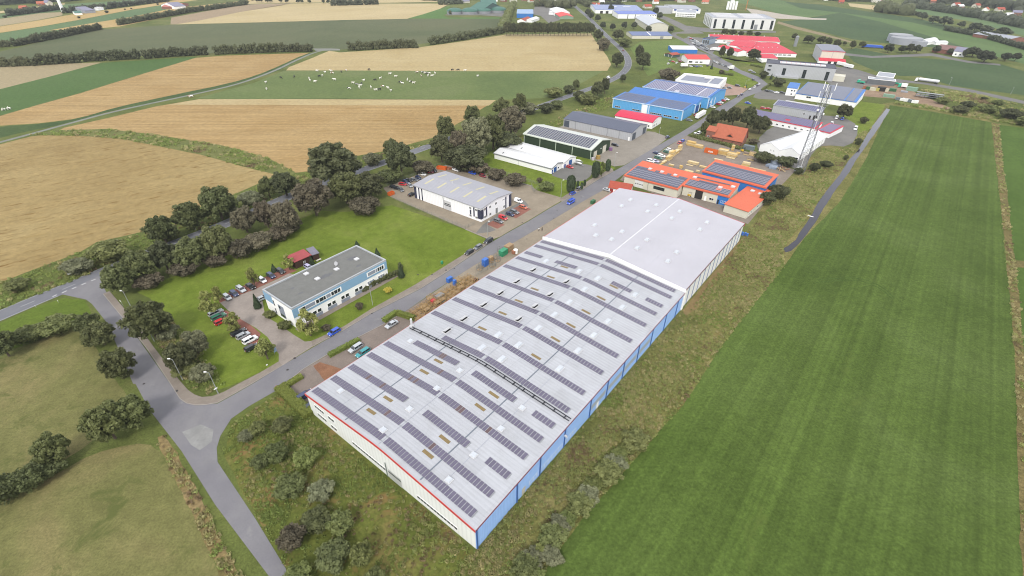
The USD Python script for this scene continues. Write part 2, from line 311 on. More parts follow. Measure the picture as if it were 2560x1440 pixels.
sheet('ditch_bank', [(60, 338), (148, 326), (270, 322), (403, 339), (554, 363), (672, 396), (739, 430), (730, 440), (690, 437), (588, 411), (504, 387), (403, 367), (302, 347), (208, 340), (114, 338)], land('reed_strip', [SG(116, 124, 70), SG(140, 142, 86)], .09, 1.3, .3), 3, ragged=.8)
# far land on the left
sheet('far_field', [(-300, 190), (0, 116), (110, 96), (250, 68), (290, 68), (130, 76), (124, 75), (240, 56), (330, 42), (425, 22), (400, 14), (330, 25), (200, 50), (110, 66), (0, 83), (-300, 140)], far_green, 2)
sheet('far_field', [(122, 76), (240, 56), (330, 42), (430, 21), (610, 2), (640, -12), (700, -14), (612, 6), (500, 26), (400, 46), (300, 66), (255, 70)], gold, 3)
sheet('far_field', [(-300, 138), (0, 82), (110, 65), (200, 49), (330, 24), (440, 7), (560, -8), (520, -12), (350, 14), (180, 36), (90, 52), (0, 66), (-300, 110)], gold, 4)
sheet('far_field', [(-300, 108), (0, 65), (90, 51), (156, 38), (156, 30), (100, 33), (0, 47), (-300, 80)], tan, 3)
sheet('far_field', [(-300, 66), (0, 36), (50, 28), (120, 19), (160, 11), (260, 4), (400, -4), (380, 6), (290, 14), (200, 24), (100, 33), (0, 46), (-300, 78)], far_green, 2)
sheet('far_field', [(-300, 60), (0, 33), (80, 22), (162, 11), (162, 8), (80, 18), (0, 28), (-300, 52)], pale2, 5)
sheet('far_field', [(300, 9), (380, 0), (560, -14), (700, -22), (560, -22), (380, -8)], far_green, 3)
sheet('bare_field', [(426, 61), (428, 44), (520, 27), (618, 11), (735, 8), (700, 14), (600, 30), (500, 51), (438, 61)], bare, 2)
sheet('far_field', [(436, 61), (500, 51), (600, 30), (700, 13), (735, 8.5), (840, 7), (960, 9), (1124, 9), (1100, 22), (1060, 35), (1018, 47), (860, 50), (640, 56)], pale2, 2)
sheet('far_field', [(615, 10), (640, -6), (760, -22), (1000, -28), (1150, -24), (1180, -8), (1130, 4), (960, 7), (840, 6), (735, 7)], pale2, 3)
sheet('far_field', [(1020, 46), (1060, 35), (1100, 22), (1128, 14), (1118, 24), (1130, 30), (1108, 38), (1120, 44), (1255, 43), (1256, 47), (1130, 47)], land('barn_grass', [SG(100, 136, 72), SG(112, 146, 80)], .02, 1., .1), 4)
# fields on the right
sheet('mown_field', [(2225, 263), (2300, 274), (2480, 306), (2486, 360), (2503, 500), (2514, 600), (2520, 660), (2531, 760), (2540, 900), (2546, 1150), (2558, 1440), (2590, 1800), (1000, 2300), (1250, 1620), (1354, 1440), (1460, 1290), (1589, 1145), (1710, 1010), (1801, 870), (1875, 772), (1959, 668), (2009, 598), (2103, 500), (2166, 395)], mown, 2, ragged=.5)
sheet('mown_field', [(2496, 312), (2600, 326), (3200, 420), (3400, 900), (2700, 680), (2575, 655), (2536, 650), (2528, 600), (2516, 500), (2502, 400)], mown2, 2, ragged=.5)
sheet('mown_field', [(2536, 668), (2580, 668), (2700, 700), (3500, 1000), (3600, 2200), (2640, 1900), (2580, 1440), (2566, 1150), (2556, 900), (2546, 760)], mown2, 2, ragged=.5)
sheet('ditch_strip', [(2478, 305), (2498, 311), (2506, 400), (2520, 500), (2530, 600), (2538, 650), (2600, 655), (2800, 690), (2800, 705), (2600, 672), (2540, 668), (2550, 760), (2559, 900), (2569, 1150), (2585, 1440), (2640, 1900), (2590, 1800), (2556, 1440), (2544, 1150), (2537, 900), (2528, 760), (2516, 660), (2511, 600), (2500, 500), (2484, 360)], ditchside, 4, ragged=.6)
sheet('rough_ground', [(1189, 1375), (1255, 1297), (1371, 1166), (1701, 778), (1850, 597), (1890, 548), (1905, 490), (1950, 465), (1975, 440), (2020, 400), (2060, 362), (2126, 368), (2147, 330), (2160, 290), (2210, 258), (2240, 255), (2480, 300), (2478, 306), (2225, 263), (2166, 395), (2103, 500), (2009, 598), (1959, 668), (1875, 772), (1801, 870), (1710, 1010), (1589, 1145), (1460, 1290), (1354, 1440), (1250, 1620), (1000, 2300), (820, 1800), (1000, 1500)], rough, 1, ragged=.6)
sheet('dirt_strip', [(1708, 776), (1850, 601), (1862, 590), (1872, 596), (1800, 690), (1745, 770), (1712, 790)], land('bare_path', [SG(150, 128, 88), SG(168, 146, 102)], .1, 1.5, .2), 3, ragged=.5)
wtr = usdkit.material(stage, '/World/Looks/ditch_water', {'g': ('geometry', {}), 'n': ('noise_texture', {'scale': 1.6, 'detail': 4.}), 'b': ('bump', {'strength': .06, 'distance': .1}),
    'p': ('principled_bsdf', {'base_color': (.016, .015, .022), 'roughness': .1, 'ior': 1.33, 'specular_ior_level': .35})}, [('g.position', 'n.vector'), ('n.fac', 'b.height'), ('b.normal', 'p.normal')], surface='p.BSDF')
sheet('ditch_water', [(2216, 271), (2225, 274), (2195, 322), (2166, 364), (2152, 384), (2140, 400), (2124, 429), (2086, 479), (2071, 503), (2053, 530), (2039, 557), (2023, 577), (2008, 598), (1990, 616), (1978, 628), (1964, 631), (1957, 621), (1970, 615), (1989, 600), (2002, 577), (2016, 558), (2031, 533), (2049, 500), (2065, 479), (2099, 437), (2120, 403), (2146, 374), (2151, 366), (2178, 319)], wtr, 6, ragged=.45)
sheet('maize_field', [(2110, 128), (2140, 120), (2240, 140), (2340, 148), (2420, 152), (2500, 160), (2600, 190), (2900, 290), (2900, 360), (2560, 238), (2480, 228), (2380, 214), (2300, 190), (2250, 190), (2190, 178), (2135, 155)], maize2, 2, ragged=.6)
sheet('maize_field', [(1945, 55), (1990, 50), (2100, 32), (2200, 54), (2330, 92), (2420, 120), (2440, 126), (2380, 122), (2250, 112), (2130, 98), (2040, 76)], maize2, 2, ragged=.6)
sheet('far_field', [(1800, -22), (1900, -8), (2050, 18), (2300, 52), (2560, 105), (2900, 180), (2900, 240), (2560, 160), (2440, 128), (2330, 92), (2200, 54), (2100, 32), (1990, 48), (1880, 14), (1780, -6)], land('far_meadow_right', [SG(104, 132, 80), SG(118, 142, 88)], .006, .8, .08, [(ang((2100, 40), (2500, 120)), 18., .06, .01)]), 1)
sheet('far_field', [(2270, 16), (2350, 22), (2560, 66), (2900, 130), (2900, 160), (2560, 90), (2420, 52), (2300, 34)], far_green, 3)
sheet('maize_field', [(1960, 4), (2050, 12), (2150, 26), (2280, 44), (2410, 72), (2560, 104), (2560, 112), (2400, 84), (2280, 56), (2120, 34), (2000, 20)], maize2, 3)
sheet('far_field', [(2340, -12), (2480, -2), (2600, 10), (2900, 40), (2900, 52), (2560, 18), (2480, 6), (2380, -4)], pale2, 2)
sheet('far_field', [(2120, 8), (2200, 14), (2195, 26), (2125, 16)], pale2, 4)
for r_ in (0, 1.9): sheet('tyre_track', band([(2040+r_*1.5, 706-r_*3), (2080+r_, 702-r_*3), (2150+r_, 699-r_*3), (2204+r_*2.5, 722-r_*2), (2229+r_*3.5, 747-r_)], .42, 2)[0], land('track_grass', [SG(82, 106, 48), SG(90, 114, 54)], .1), 4, world=True)
sheet('gravel_track', [(1865, 21), (1890, 24), (1960, 36), (2030, 45), (2066, 46), (2066, 50), (2020, 49), (1950, 47), (1915, 44), (1880, 34)], land('pale_gravel', [SG(206, 196, 180), SG(218, 208, 194)], .03, .8, .08), 4)
sheet('gravel_track', [(1945, 53), (1990, 66), (2060, 84), (2130, 104), (2133, 108), (2060, 90), (1985, 72), (1943, 58)], land('brown_path', [SG(160, 146, 112), SG(176, 160, 126)], .03, .8, .08), 4)
# meadows in the lower left corner
sheet('dry_meadow', [(-160, 960), (0, 902), (100, 848), (190, 812), (225, 850), (250, 885), (290, 955), (330, 1000), (300, 1050), (170, 1150), (60, 1190), (0, 1225), (-160, 1310)], meadow, 2, smooth=1, ragged=.6)
sheet('dry_meadow', [(-260, 1400), (0, 1258), (150, 1180), (230, 1135), (330, 1108), (392, 1112), (430, 1180), (490, 1290), (530, 1390), (570, 1500), (640, 1700), (-600, 2000)], meadow, 2, smooth=1, ragged=.6)
sheet('dry_verge', [(388, 1095), (412, 1085), (450, 1150), (520, 1280), (590, 1420), (680, 1640), (640, 1660), (550, 1440), (500, 1330), (440, 1200)], land('dry_verge_grass', [SG(132, 122, 76), SG(160, 140, 96), SG(172, 150, 110)], .12, 1.4, .3), 4, smooth=1, ragged=.8)
sheet('rough_ground', [(575, 1060), (690, 985), (770, 1020), (1188, 1380), (1100, 1600), (800, 1700), (700, 1400), (640, 1290), (560, 1140)], land('hallside_ground', [SG(100, 112, 52), SG(118, 126, 60), SG(150, 136, 84)], .07, 1.5, .35, spots=[(0, .1, .1, .55, SG(160, 132, 86))]), 2, ragged=.5)
# lawns
sheet('lawn', [(340, 730), (500, 664), (640, 604), (735, 555), (800, 527), (870, 530), (980, 513), (1165, 574), (1222, 600), (1203, 609), (1159, 636), (1112, 666), (1038, 712), (931, 771), (860, 816), (780, 853), (699, 903), (658, 927), (600, 955), (545, 975), (500, 900), (430, 800), (375, 745)], lawn, 2, ragged=.4)
sheet('lawn', [(0, 808), (90, 768), (160, 745), (214, 750), (230, 790), (190, 812), (100, 848), (0, 885), (-100, 930), (-100, 850)], land('verge_lawn', [SG(104, 126, 48), SG(124, 142, 58)], .05, 1.6, .25), 3, ragged=.4)
sheet('lawn', [(1120, 404), (1236, 376), (1260, 395), (1370, 432), (1420, 452), (1464, 453), (1460, 472), (1404, 495), (1340, 474), (1130, 414)], lawn, 3, ragged=.4)
sheet('lawn', [(1290, 345), (1310, 338), (1480, 395), (1500, 402), (1540, 420), (1500, 445), (1478, 440), (1486, 419), (1452, 410), (1420, 400)], lawn, 3, ragged=.3)
sheet('lawn', [(1600, 105), (1700, 98), (1722, 115), (1740, 125), (1720, 145), (1660, 175), (1620, 190), (1600, 160), (1575, 120)], land('yard_lawn', [SG(118, 140, 72), SG(132, 150, 80)], .03, 1.2, .15), 3, ragged=.5)
sheet('lawn', [(2125, 250), (2215, 262), (2180, 316), (2150, 345), (2110, 290)], lawn, 3, ragged=.4)
sheet('lawn', [(1780, 150), (1830, 160), (1880, 190), (1895, 205), (1877, 218), (1830, 228), (1815, 200), (1740, 185), (1690, 180)], lawn, 3, ragged=.4)
sheet('lawn', [(1690, 140), (1785, 140), (1860, 158), (1905, 168), (1900, 158), (1800, 142)], lawn, 4)
# paved yards
sheet('sand_yard', [(976, 492), (958, 470), (1091, 418), (1112, 413), (1330, 466), (1342, 476), (1404, 494), (1428, 488), (1374, 519), (1320, 552), (1280, 574), (1250, 592), (1226, 600), (1163, 573)], sandpave, 6)
sheet('sand_yard', [(1082, 733), (1132, 698), (1186, 663), (1280, 609), (1354, 566), (1455, 505), (1488, 485), (1520, 462), (1560, 455), (1600, 500), (1300, 680), (1160, 770)], sandpave, 5)
sheet('grey_yard', [(1188, 585), (1206, 563), (1240, 538), (1310, 500), (1322, 514), (1290, 530), (1216, 561), (1240, 575), (1226, 580)], yardgrey, 9)
sheet('red_parking', [(1216, 561), (1244, 572), (1262, 562), (1234, 551)], redpave, 10)
sheet('red_parking', [(1262, 533), (1290, 546), (1328, 523), (1302, 512)], redpave, 10)
sheet('office_drive', [(549, 756), (600, 737), (640, 722), (700, 695), (722, 683), (748, 690), (690, 716), (655, 745), (663, 790), (693, 808), (736, 838), (762, 854), (783, 852), (800, 855), (706, 914), (697, 905), (697, 885), (669, 843), (640, 820), (605, 800), (570, 776)], greypave, 6)
sheet('red_parking', [(549, 757), (545, 744), (600, 718), (640, 702), (722, 668), (742, 677), (722, 684), (640, 722)], redpave, 9)
sheet('red_parking', [(545, 778), (566, 776), (628, 814), (652, 834), (640, 868), (618, 862), (590, 838)], redpave, 9)
sheet('hall_parking', [(694, 968), (756, 925), (823, 885), (860, 863), (957, 811), (1011, 780), (1082, 733), (1180, 760), (1000, 900), (790, 1020), (770, 1005)], brownpave, 6)
sheet('orange_paving', [(783, 915), (800, 905), (860, 925), (850, 950), (815, 955)], land('orange_soil', [SG(160, 116, 92), SG(172, 128, 100)], .2, 2., .1), 8, ragged=.5)
sheet('grey_yard', [(1374, 437), (1400, 446), (1440, 456), (1472, 448), (1487, 420), (1478, 413), (1452, 409), (1430, 404), (1400, 408)], yardgrey, 7, smooth=1)
sheet('concrete_yard', [(1393, 320), (1412, 312), (1560, 348), (1620, 328), (1636, 330), (1672, 343), (1642, 366), (1601, 390), (1560, 413), (1536, 416), (1500, 404), (1478, 398), (1500, 370), (1440, 340)], land('concrete_yard_paving', [SG(170, 162, 150), SG(184, 176, 164)], .05, 1.5, .08, mid=.3, mvar=.08), 6)
sheet('timber_yard', [(1550, 450), (1563, 433), (1615, 404), (1662, 372), (1716, 338), (1745, 348), (1850, 372), (1905, 395), (1990, 425), (1962, 455), (1940, 475), (1870, 560), (1700, 510)], land('timber_yard_paving', [SG(158, 146, 134), SG(176, 164, 152)], .06, 1.5, .1, mid=.3, mvar=.1), 6)
sheet('grey_yard', [(1890, 352), (1925, 318), (2000, 290), (2082, 288), (2134, 303), (2148, 328), (2126, 368), (2060, 362), (2035, 376), (2008, 425), (1990, 425), (1960, 405), (1900, 390)], yardgrey, 5, smooth=1)
sheet('grey_yard', [(1890, 232), (1908, 224), (1966, 231), (1990, 246), (1985, 252), (1895, 247), (1883, 243)], yardgrey, 7)
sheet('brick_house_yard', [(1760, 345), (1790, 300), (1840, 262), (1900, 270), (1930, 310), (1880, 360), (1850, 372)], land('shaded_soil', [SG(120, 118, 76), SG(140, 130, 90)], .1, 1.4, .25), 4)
sheet('grey_yard', [(1740, 125), (1785, 140), (1832, 160), (1820, 178), (1760, 160), (1700, 152), (1690, 145)], yardgrey, 5)
sheet('grey_yard', [(1805, 205), (1836, 214), (1870, 222), (1850, 237), (1800, 240)], pavers('pink_pavers', SG(196, 164, 146), SG(206, 176, 158), SG(180, 150, 136), ALONG), 6)
sheet('grey_yard', [(1700, 100), (1722, 92), (1775, 96), (1800, 110), (1780, 135), (1745, 120)], yardgrey, 5)
sheet('grey_yard', [(1745, 68), (1790, 72), (1775, 76), (1940, 78), (1940, 82), (1760, 80), (1700, 62)], yardgrey, 5)
sheet('grey_yard', [(2010, 168), (2090, 166), (2140, 176), (2220, 196), (2260, 206), (2240, 218), (2140, 230), (2090, 220)], yardgrey, 5)
sheet('dirt_yard', [(2130, 226), (2180, 214), (2250, 208), (2290, 232), (2320, 245), (2376, 270), (2368, 273), (2312, 262), (2236, 247), (2140, 239)], dirt, 7, ragged=.5)
sheet('grey_yard', [(1340, 8), (1395, 18), (1400, 50), (1372, 58), (1352, 40), (1330, 35)], yardgrey, 5)
sheet('grey_yard', [(1200, 38), (1110, 38), (1128, 34), (1145, 24), (1270, 30), (1266, 42)], yardgrey, 6)
# streets
sheet('street', [(215, 749), (230, 760), (269, 809), (333, 960), (339, 960), (373, 1024), (454, 1128), (538, 1262), (672, 1440), (760, 1580), (810, 1580), (716, 1424), (638, 1296), (544, 1155), (542, 1120), (551, 1090), (578, 1047), (622, 1016), (702, 970), (756, 925), (823, 883), (860, 860), (957, 811), (1011, 780), (1082, 731), (1132, 698), (1186, 663), (1280, 609), (1354, 566), (1455, 505), (1505, 477), (1563, 433), (1615, 404), (1662, 370), (1732, 330), (1779, 298), (1815, 280), (1862, 244), (1904, 228), (1921, 216), (1921, 211), (1897, 192), (1852, 175), (1827, 160), (1796, 141), (1752, 119), (1727, 107), (1710, 98), (1702, 100), (1720, 111), (1744, 121), (1784, 140), (1809, 160), (1832, 176), (1877, 196), (1895, 206), (1895, 211), (1877, 219), (1844, 242), (1795, 268), (1750, 301), (1712, 325), (1633, 371), (1601, 390), (1559, 415), (1500, 447), (1463, 470), (1423, 494), (1374, 521), (1320, 554), (1280, 576), (1223, 609), (1132, 671), (1052, 722), (929, 784), (860, 826), (806, 855), (706, 914), (638, 956), (588, 985), (544, 1009), (487, 1014), (450, 998), (427, 962), (319, 809), (268, 735), (246, 690), (150, 735)], asphalt, 10)
sheet('worn_patch', [(455, 1080), (500, 1062), (535, 1075), (528, 1105), (500, 1128), (478, 1112)], land('worn_asphalt', [SG(166, 166, 164), SG(176, 175, 172)], .2, 2., .06), 12, ragged=.6)
sheet('lane', [(1702, 101), (1712, 98), (1690, 88), (1692, 84), (1760, 84), (1755, 80), (1720, 66), (1690, 52), (1672, 44), (1640, 34), (1630, 38), (1662, 50), (1690, 66), (1712, 78), (1680, 82), (1678, 90)], yardgrey, 8)
rd_line = [(-260, 903), (-100, 832), (0, 789), (100, 746.5), (190, 710), (250, 683), (330, 650), (400, 623), (480, 594), (571, 557), (660, 518), (730, 488), (830, 450), (934, 416), (1051, 373), (1150, 338), (1240, 305), (1327, 274), (1400, 248), (1468, 224), (1510, 209), (1545, 192), (1566, 175), (1572, 158), (1568, 141), (1553, 122), (1525, 98), (1497, 70), (1472, 44), (1452, 28), (1440, 18), (1425, 2), (1400, -14)]
road_poly, rdw = band(rd_line, 7.2, 2)
sheet('country_road', road_poly, asphalt2, 8, world=True)
for off in (3.3, -3.3):
    d = np.gradient(rdw, axis=0); d /= np.linalg.norm(d, axis=1, keepdims=True)
    e = rdw+np.stack([-d[:, 1], d[:, 0]], 1)*off
    if off > 0:
        sheet('edge_line', band(e, .16, world=True)[0], paintw, 11, world=True)
    else:
        j0, j1 = G(165, 735), G(250, 690)
        keep = [np.linalg.norm(e-j0, axis=1).argmin(), np.linalg.norm(e-j1, axis=1).argmin()]
        for part in (e[:keep[0]], e[keep[1]:]): sheet('edge_line', band(part, .16, world=True)[0], paintw, 11, world=True)
cum = np.concatenate([[0], np.cumsum(np.linalg.norm(np.diff(rdw, axis=0), axis=1))])
dash = MB()
def strip_between(line, cum, s0, s1, w, z):
    k = np.linspace(s0, s1, max(2, int((s1-s0)/3)+1)); p = np.stack([np.interp(k, cum, line[:, i]) for i in (0, 1)], 1)
    o, _ = band(p, w, world=True); dash.prism(o, 'z', z-.02, z)
s_ = 6.
while s_ < cum[-1]-8:
    strip_between(rdw, cum, s_, s_+4, .14, .044); s_ += 12
tag(stage.GetPrimAtPath(dash.build('/World', 'centre_line', paintw)), kind='structure')
for a, b in (((131, 742), (142, 737)), ((155, 732.5), (167, 727)), ((180, 722.5), (191, 717.5)), ((204, 712.5), (215, 707.5)), ((228, 702.5), (239, 698))):
    sheet('give_way_line', band([a, b], .5)[0], paintw, 12, world=True)
sheet('side_road', [(2110, 166), (2150, 176), (2200, 192), (2260, 200), (2310, 206), (2420, 222), (2560, 252), (2800, 310), (2800, 322), (2560, 260), (2420, 230), (2310, 211), (2250, 205), (2190, 200), (2130, 184), (2090, 172)], lane, 8)
sheet('lane', [(1335, 22), (1350, 8), (1366, -8), (1378, -8), (1362, 10), (1345, 26)], yardgrey, 4)
sheet('lane', [(2100, 131), (2180, 140), (2330, 133), (2420, 152), (2500, 160), (2502, 164), (2420, 157), (2330, 140), (2180, 145), (2090, 136)], lane, 4)
# footways, raised a hand's breadth, with their kerb stones
def footpath(inner, outer):
    w = np.array([G(*p) for p in inner+outer[::-1]])
    sheet('footway', w, footway, 2, world=True, thick=.10)
    k = np.array([G(*p) for p in inner]); c = k.mean(0)
    o, _ = band(k, .18, world=True)
    sheet('kerb', o, kerbm, 2, world=True, thick=.125)
footpath([(258, 735), (319, 809), (370, 875), (427, 960), (450, 997), (466, 1008), (487, 1013), (515, 1012), (544, 1007), (588, 983), (632, 958), (706, 914)], [(274, 728), (340, 806), (390, 875), (448, 950), (470, 975), (487, 987), (505, 993), (530, 991), (560, 980), (600, 958), (650, 932), (697, 904)])
footpath([(783, 866), (806, 853), (860, 825), (929, 783), (1052, 721), (1132, 670), (1223, 607)], [(778, 853), (795, 846), (860, 816), (931, 771), (1038, 712), (1112, 666), (1200, 611)])
footpath([(1404, 505), (1463, 469), (1500, 446), (1534, 428)], [(1400, 497), (1455, 462), (1480, 446), (1530, 420)])
k_, _ = band([(702, 968), (756, 924), (823, 883.5), (860, 861), (957, 811.5), (1011, 780)], .2); sheet('kerb', k_, kerbm, 4, world=True, thick=.08)
k_, _ = band([(1112.5, 413.5), (1200, 432), (1330, 466)], .5); sheet('kerb', k_, kerbm, 8, world=True, thick=.3)
k_, _ = band([(1163, 573.5), (1219, 597)], .3); sheet('kerb', k_, kerbm, 8, world=True, thick=.15)
# gully and manhole lids in the street
lidm = paint('iron_lid', SG(80, 74, 74), .7, .1)
for (x, y, r) in ((929, 784, .35), (899, 905, .4), (1045, 687, .35), (1115, 676, .4), (1136, 672, .3), (1195, 699, .45), (1393, 526, .3), (1306, 557, .35), (1317, 598, .3), (1384, 546, .3), (1453, 493, .3), (442, 978, .4), (1080, 687, .35), (360, 960, .3), (719, 925, .35), (737, 896, .4), (708, 960, .3)):
    g = G(x, y); sheet('drain_lid', [(g[0]+r*math.cos(t), g[1]+r*math.sin(t)) for t in np.linspace(0, 2*math.pi, 13)[:-1]], lidm, 31, world=True)
# ================================================================ buildings
class Bld:
    """a building with a rectangular plan; p0, p1 = left and right end of the wall nearer the camera, p2 = a far corner, read off the photo at height h (or on the ground)"""
    def __init__(s, name, label, p0, p1, p2, h, at='eave', cat='building', group=None, L=None, D=None, rz=None, o=None):
        z = h if at == 'eave' else 0
        a, b = (G(*p0, z), G(*p1, z)) if o is None else (np.asarray(o, float), None)
        s.rz = math.atan2(b[1]-a[1], b[0]-a[0]) if rz is None else rz
        s.ex = np.array([math.cos(s.rz), math.sin(s.rz)]); s.ey = np.array([-s.ex[1], s.ex[0]])
        s.o, s.L = a, (float((b-a)@s.ex) if L is None else L)
        s.D = D if D is not None else float((G(*p2, z)-a)@s.ey)
        s.h = h; s.path = thing(name, label, cat, (*s.o, 0), s.rz, group)
    def world(s, x, y): return s.o+s.ex*x+s.ey*y
    def local(s, px, py, z):
        d = G(px, py, z)-s.o; return float(d@s.ex), float(d@s.ey)
    def hit(s, wall, px, py):
        """pixel -> (u along the wall seen from outside, height)"""
        d = _f+(px-1280)/F*_r-(py-720)/F*_u
        n, off = {'front': (-s.ey, 0), 'back': (s.ey, s.D), 'left': (-s.ex, 0), 'right': (s.ex, s.L)}[wall]
        p0 = s.o if wall in ('front', 'left') else s.world(s.L, s.D)
        t = ((p0-np.zeros(2))@n)/(d[:2]@n)
        P = d[:2]*t-s.o; z = HC+t*d[2]; x, y = P@s.ex, P@s.ey
        return ({'front': x, 'right': y, 'back': s.L-x, 'left': s.D-y}[wall], z)
    def place(s, wall, u0, u1, z0, z1, d0, d1):
        """box against a wall: along u0..u1, heights z0..z1, standing d0..d1 out of it"""
        if wall == 'front': return B(u0, -d1, z0, u1, -d0, z1)
        if wall == 'back': return B(s.L-u1, s.D+d0, z0, s.L-u0, s.D+d1, z1)
        if wall == 'right': return B(s.L+d0, u0, z0, s.L+d1, u1, z1)
        return B(-d1, s.D-u1, z0, -d0, s.D-u0, z1)
    def win(s, wall, u0, u1, z0, z1, name='window', frame=None, pane=None, n=1, fr=.09, label=None):
        frame = frame or WHITER; m = MB()
        for (a, b, c, d) in ((u0, u1, z0, z0+fr), (u0, u1, z1-fr, z1)):
            v, f = s.place(wall, a, b, c, d, 0, .07).mesh(); m.add(v, f)
        for k in range(n+1):
            x = u0+(u1-u0-fr)*k/n
            v, f = s.place(wall, x, x+fr, z0+fr, z1-fr, 0, .07).mesh(); m.add(v, f)
        w = m.build(s.path, name, frame, label)
        for k in range(n):
            x0 = u0+(u1-u0-fr)*k/n+fr; x1 = u0+(u1-u0-fr)*(k+1)/n
            s.place(wall, x0, x1, z0+fr, z1-fr, .003, .025).build(w, 'pane', pane or GLASS)
        return w
    def panel(s, wall, u0, u1, z0, z1, mat, name, d=.04, label=None, d0=0.):
        return s.place(wall, u0, u1, z0, z1, d0, d).build(s.path, name, mat, label)
    def door(s, wall, u0, u1, z1, mat, name='door', handle=True, z0=0.0):
        p = s.panel(wall, u0, u1, z0, z1, mat, name, .06)
        return p
    def px(s, wall, q0, q1):
        """two pixels (upper left, lower right) -> u0, u1, z0, z1"""
        a, b = s.hit(wall, *q0), s.hit(wall, *q1)
        return min(a[0], b[0]), max(a[0], b[0]), min(a[1], b[1]), max(a[1], b[1])
    def gable(s, axis, rise, wallm, roofm, over=.35, th=.22, pos=.5, gable_mat=None, arc=0, roof_name='roof'):
        """walls up to the eaves h with a ridge rise higher; axis = direction of the ridge ('x' along the front)"""
        s.axis, s.rise, s.pos = axis, rise, pos
        A = s.D if axis == 'x' else s.L; Ln = s.L if axis == 'x' else s.D
        def prof(o):
            if arc:
                t = np.linspace(0, 1, arc); return [(-o+(A+2*o)*q, s.h+rise*(1-abs(2*q-1)**1.9)-(.06 if o else 0)) for q in t]
            k1 = rise/(A*pos) if pos > 0 else 0; k2 = rise/(A*(1-pos)) if pos < 1 else 0
            return [(-o, s.h-o*k1)]+([(A*pos, s.h+rise)] if 0 < pos < 1 else [])+[(A+o, s.h-o*k2)]
        lo = prof(over)
        if pos in (0, 1) and not arc:
            lo = [(-over, s.h+(rise if pos == 0 else 0)), (A+over, s.h+(rise if pos == 1 else 0))]
            wl = [(0, -.5), (A, -.5), (A, s.h+(rise if pos == 1 else 0)), (0, s.h+(rise if pos == 0 else 0))]
        else: wl = [(0, -.5), (A, -.5)]+prof(0)[::-1]
        wl = [(a, b-.02 if b > 0 else b) for a, b in wl]
        MB().prism(wl, axis, 0, Ln).build(s.path, 'wall', wallm)
        up = [(a, b+th) for a, b in lo]
        return MB().prism(lo+up[::-1], axis, -over, Ln+over).build(s.path, roof_name, roofm)
    def flat(s, wallm, roofm, coping, par=.35, cw=.35):
        s.axis = None; s.rise = 0
        B(0, 0, -.5, s.L, s.D, s.h).build(s.path, 'wall', wallm)
        B(cw, cw, s.h+.004, s.L-cw, s.D-cw, s.h+.06).build(s.path, 'roof', roofm)
        m = MB()
        m.box(-.06, -.06, s.h+.003, s.L+.06, cw, s.h+par).box(-.06, s.D-cw, s.h+.003, s.L+.06, s.D+.06, s.h+par)
        m.box(-.06, cw, s.h+.003, cw, s.D-cw, s.h+par).box(s.L-cw, cw, s.h+.003, s.L+.06, s.D-cw, s.h+par)
        m.build(s.path, 'parapet', coping)
    def rz_at(s, x, y, th=.22):
        """height of the roof's upper face"""
        if s.axis is None: return s.h+.06
        t, A = (y, s.D) if s.axis == 'x' else (x, s.L)
        if s.pos == 1: return s.h+s.rise*t/A+th
        if s.pos == 0: return s.h+s.rise*(1-t/A)+th
        q = t/A
        return s.h+s.rise*(q/s.pos if q < s.pos else (1-q)/(1-s.pos))+th
    def on_roof(s, x0, y0, x1, y1, t, mat, name, lift=.05, label=None, kind=None, build=True, mb=None):
        """a slab lying on the roof slope"""
        m = mb or MB()
        c = [(x0, y0), (x1, y0), (x1, y1), (x0, y1)]
        v = [(x, y, s.rz_at(x, y)+lift) for x, y in c]+[(x, y, s.rz_at(x, y)+lift+t) for x, y in c]
        m.add(v, [(0,2,1),(0,3,2),(4,5,6),(4,6,7),(0,1,5),(0,5,4),(1,2,6),(1,6,5),(2,3,7),(2,7,6),(3,0,4),(3,4,7)])
        return m.build(s.path, name, mat, label, kind) if build else m
    def roof_px(s, px, py):
        z = s.h
        for _ in range(12):
            x, y = s.local(px, py, z); z = s.rz_at(min(max(x, 0), s.L), min(max(y, 0), s.D))
        return x, y
    def array(s, x0, y0, x1, y1, nx, ny, mat, gx=.06, gy=.06, name='solar_panel', single=False, skip=None):
        """nx by ny solar panels on the roof between two corners"""
        m = MB(); dx, dy = (x1-x0)/nx, (y1-y0)/ny
        for j in range(ny):
            for i in range(nx):
                if skip and skip(i, j): continue
                if single: m = MB()
                s.on_roof(x0+dx*i+gx/2, y0+dy*j+gy/2, x0+dx*(i+1)-gx/2, y0+dy*(j+1)-gy/2, .05, None, None, lift=.08, build=False, mb=m)
                if single: m.build(s.path, name, mat)
        if not single: m.build(s.path, name, mat, kind='stuff')

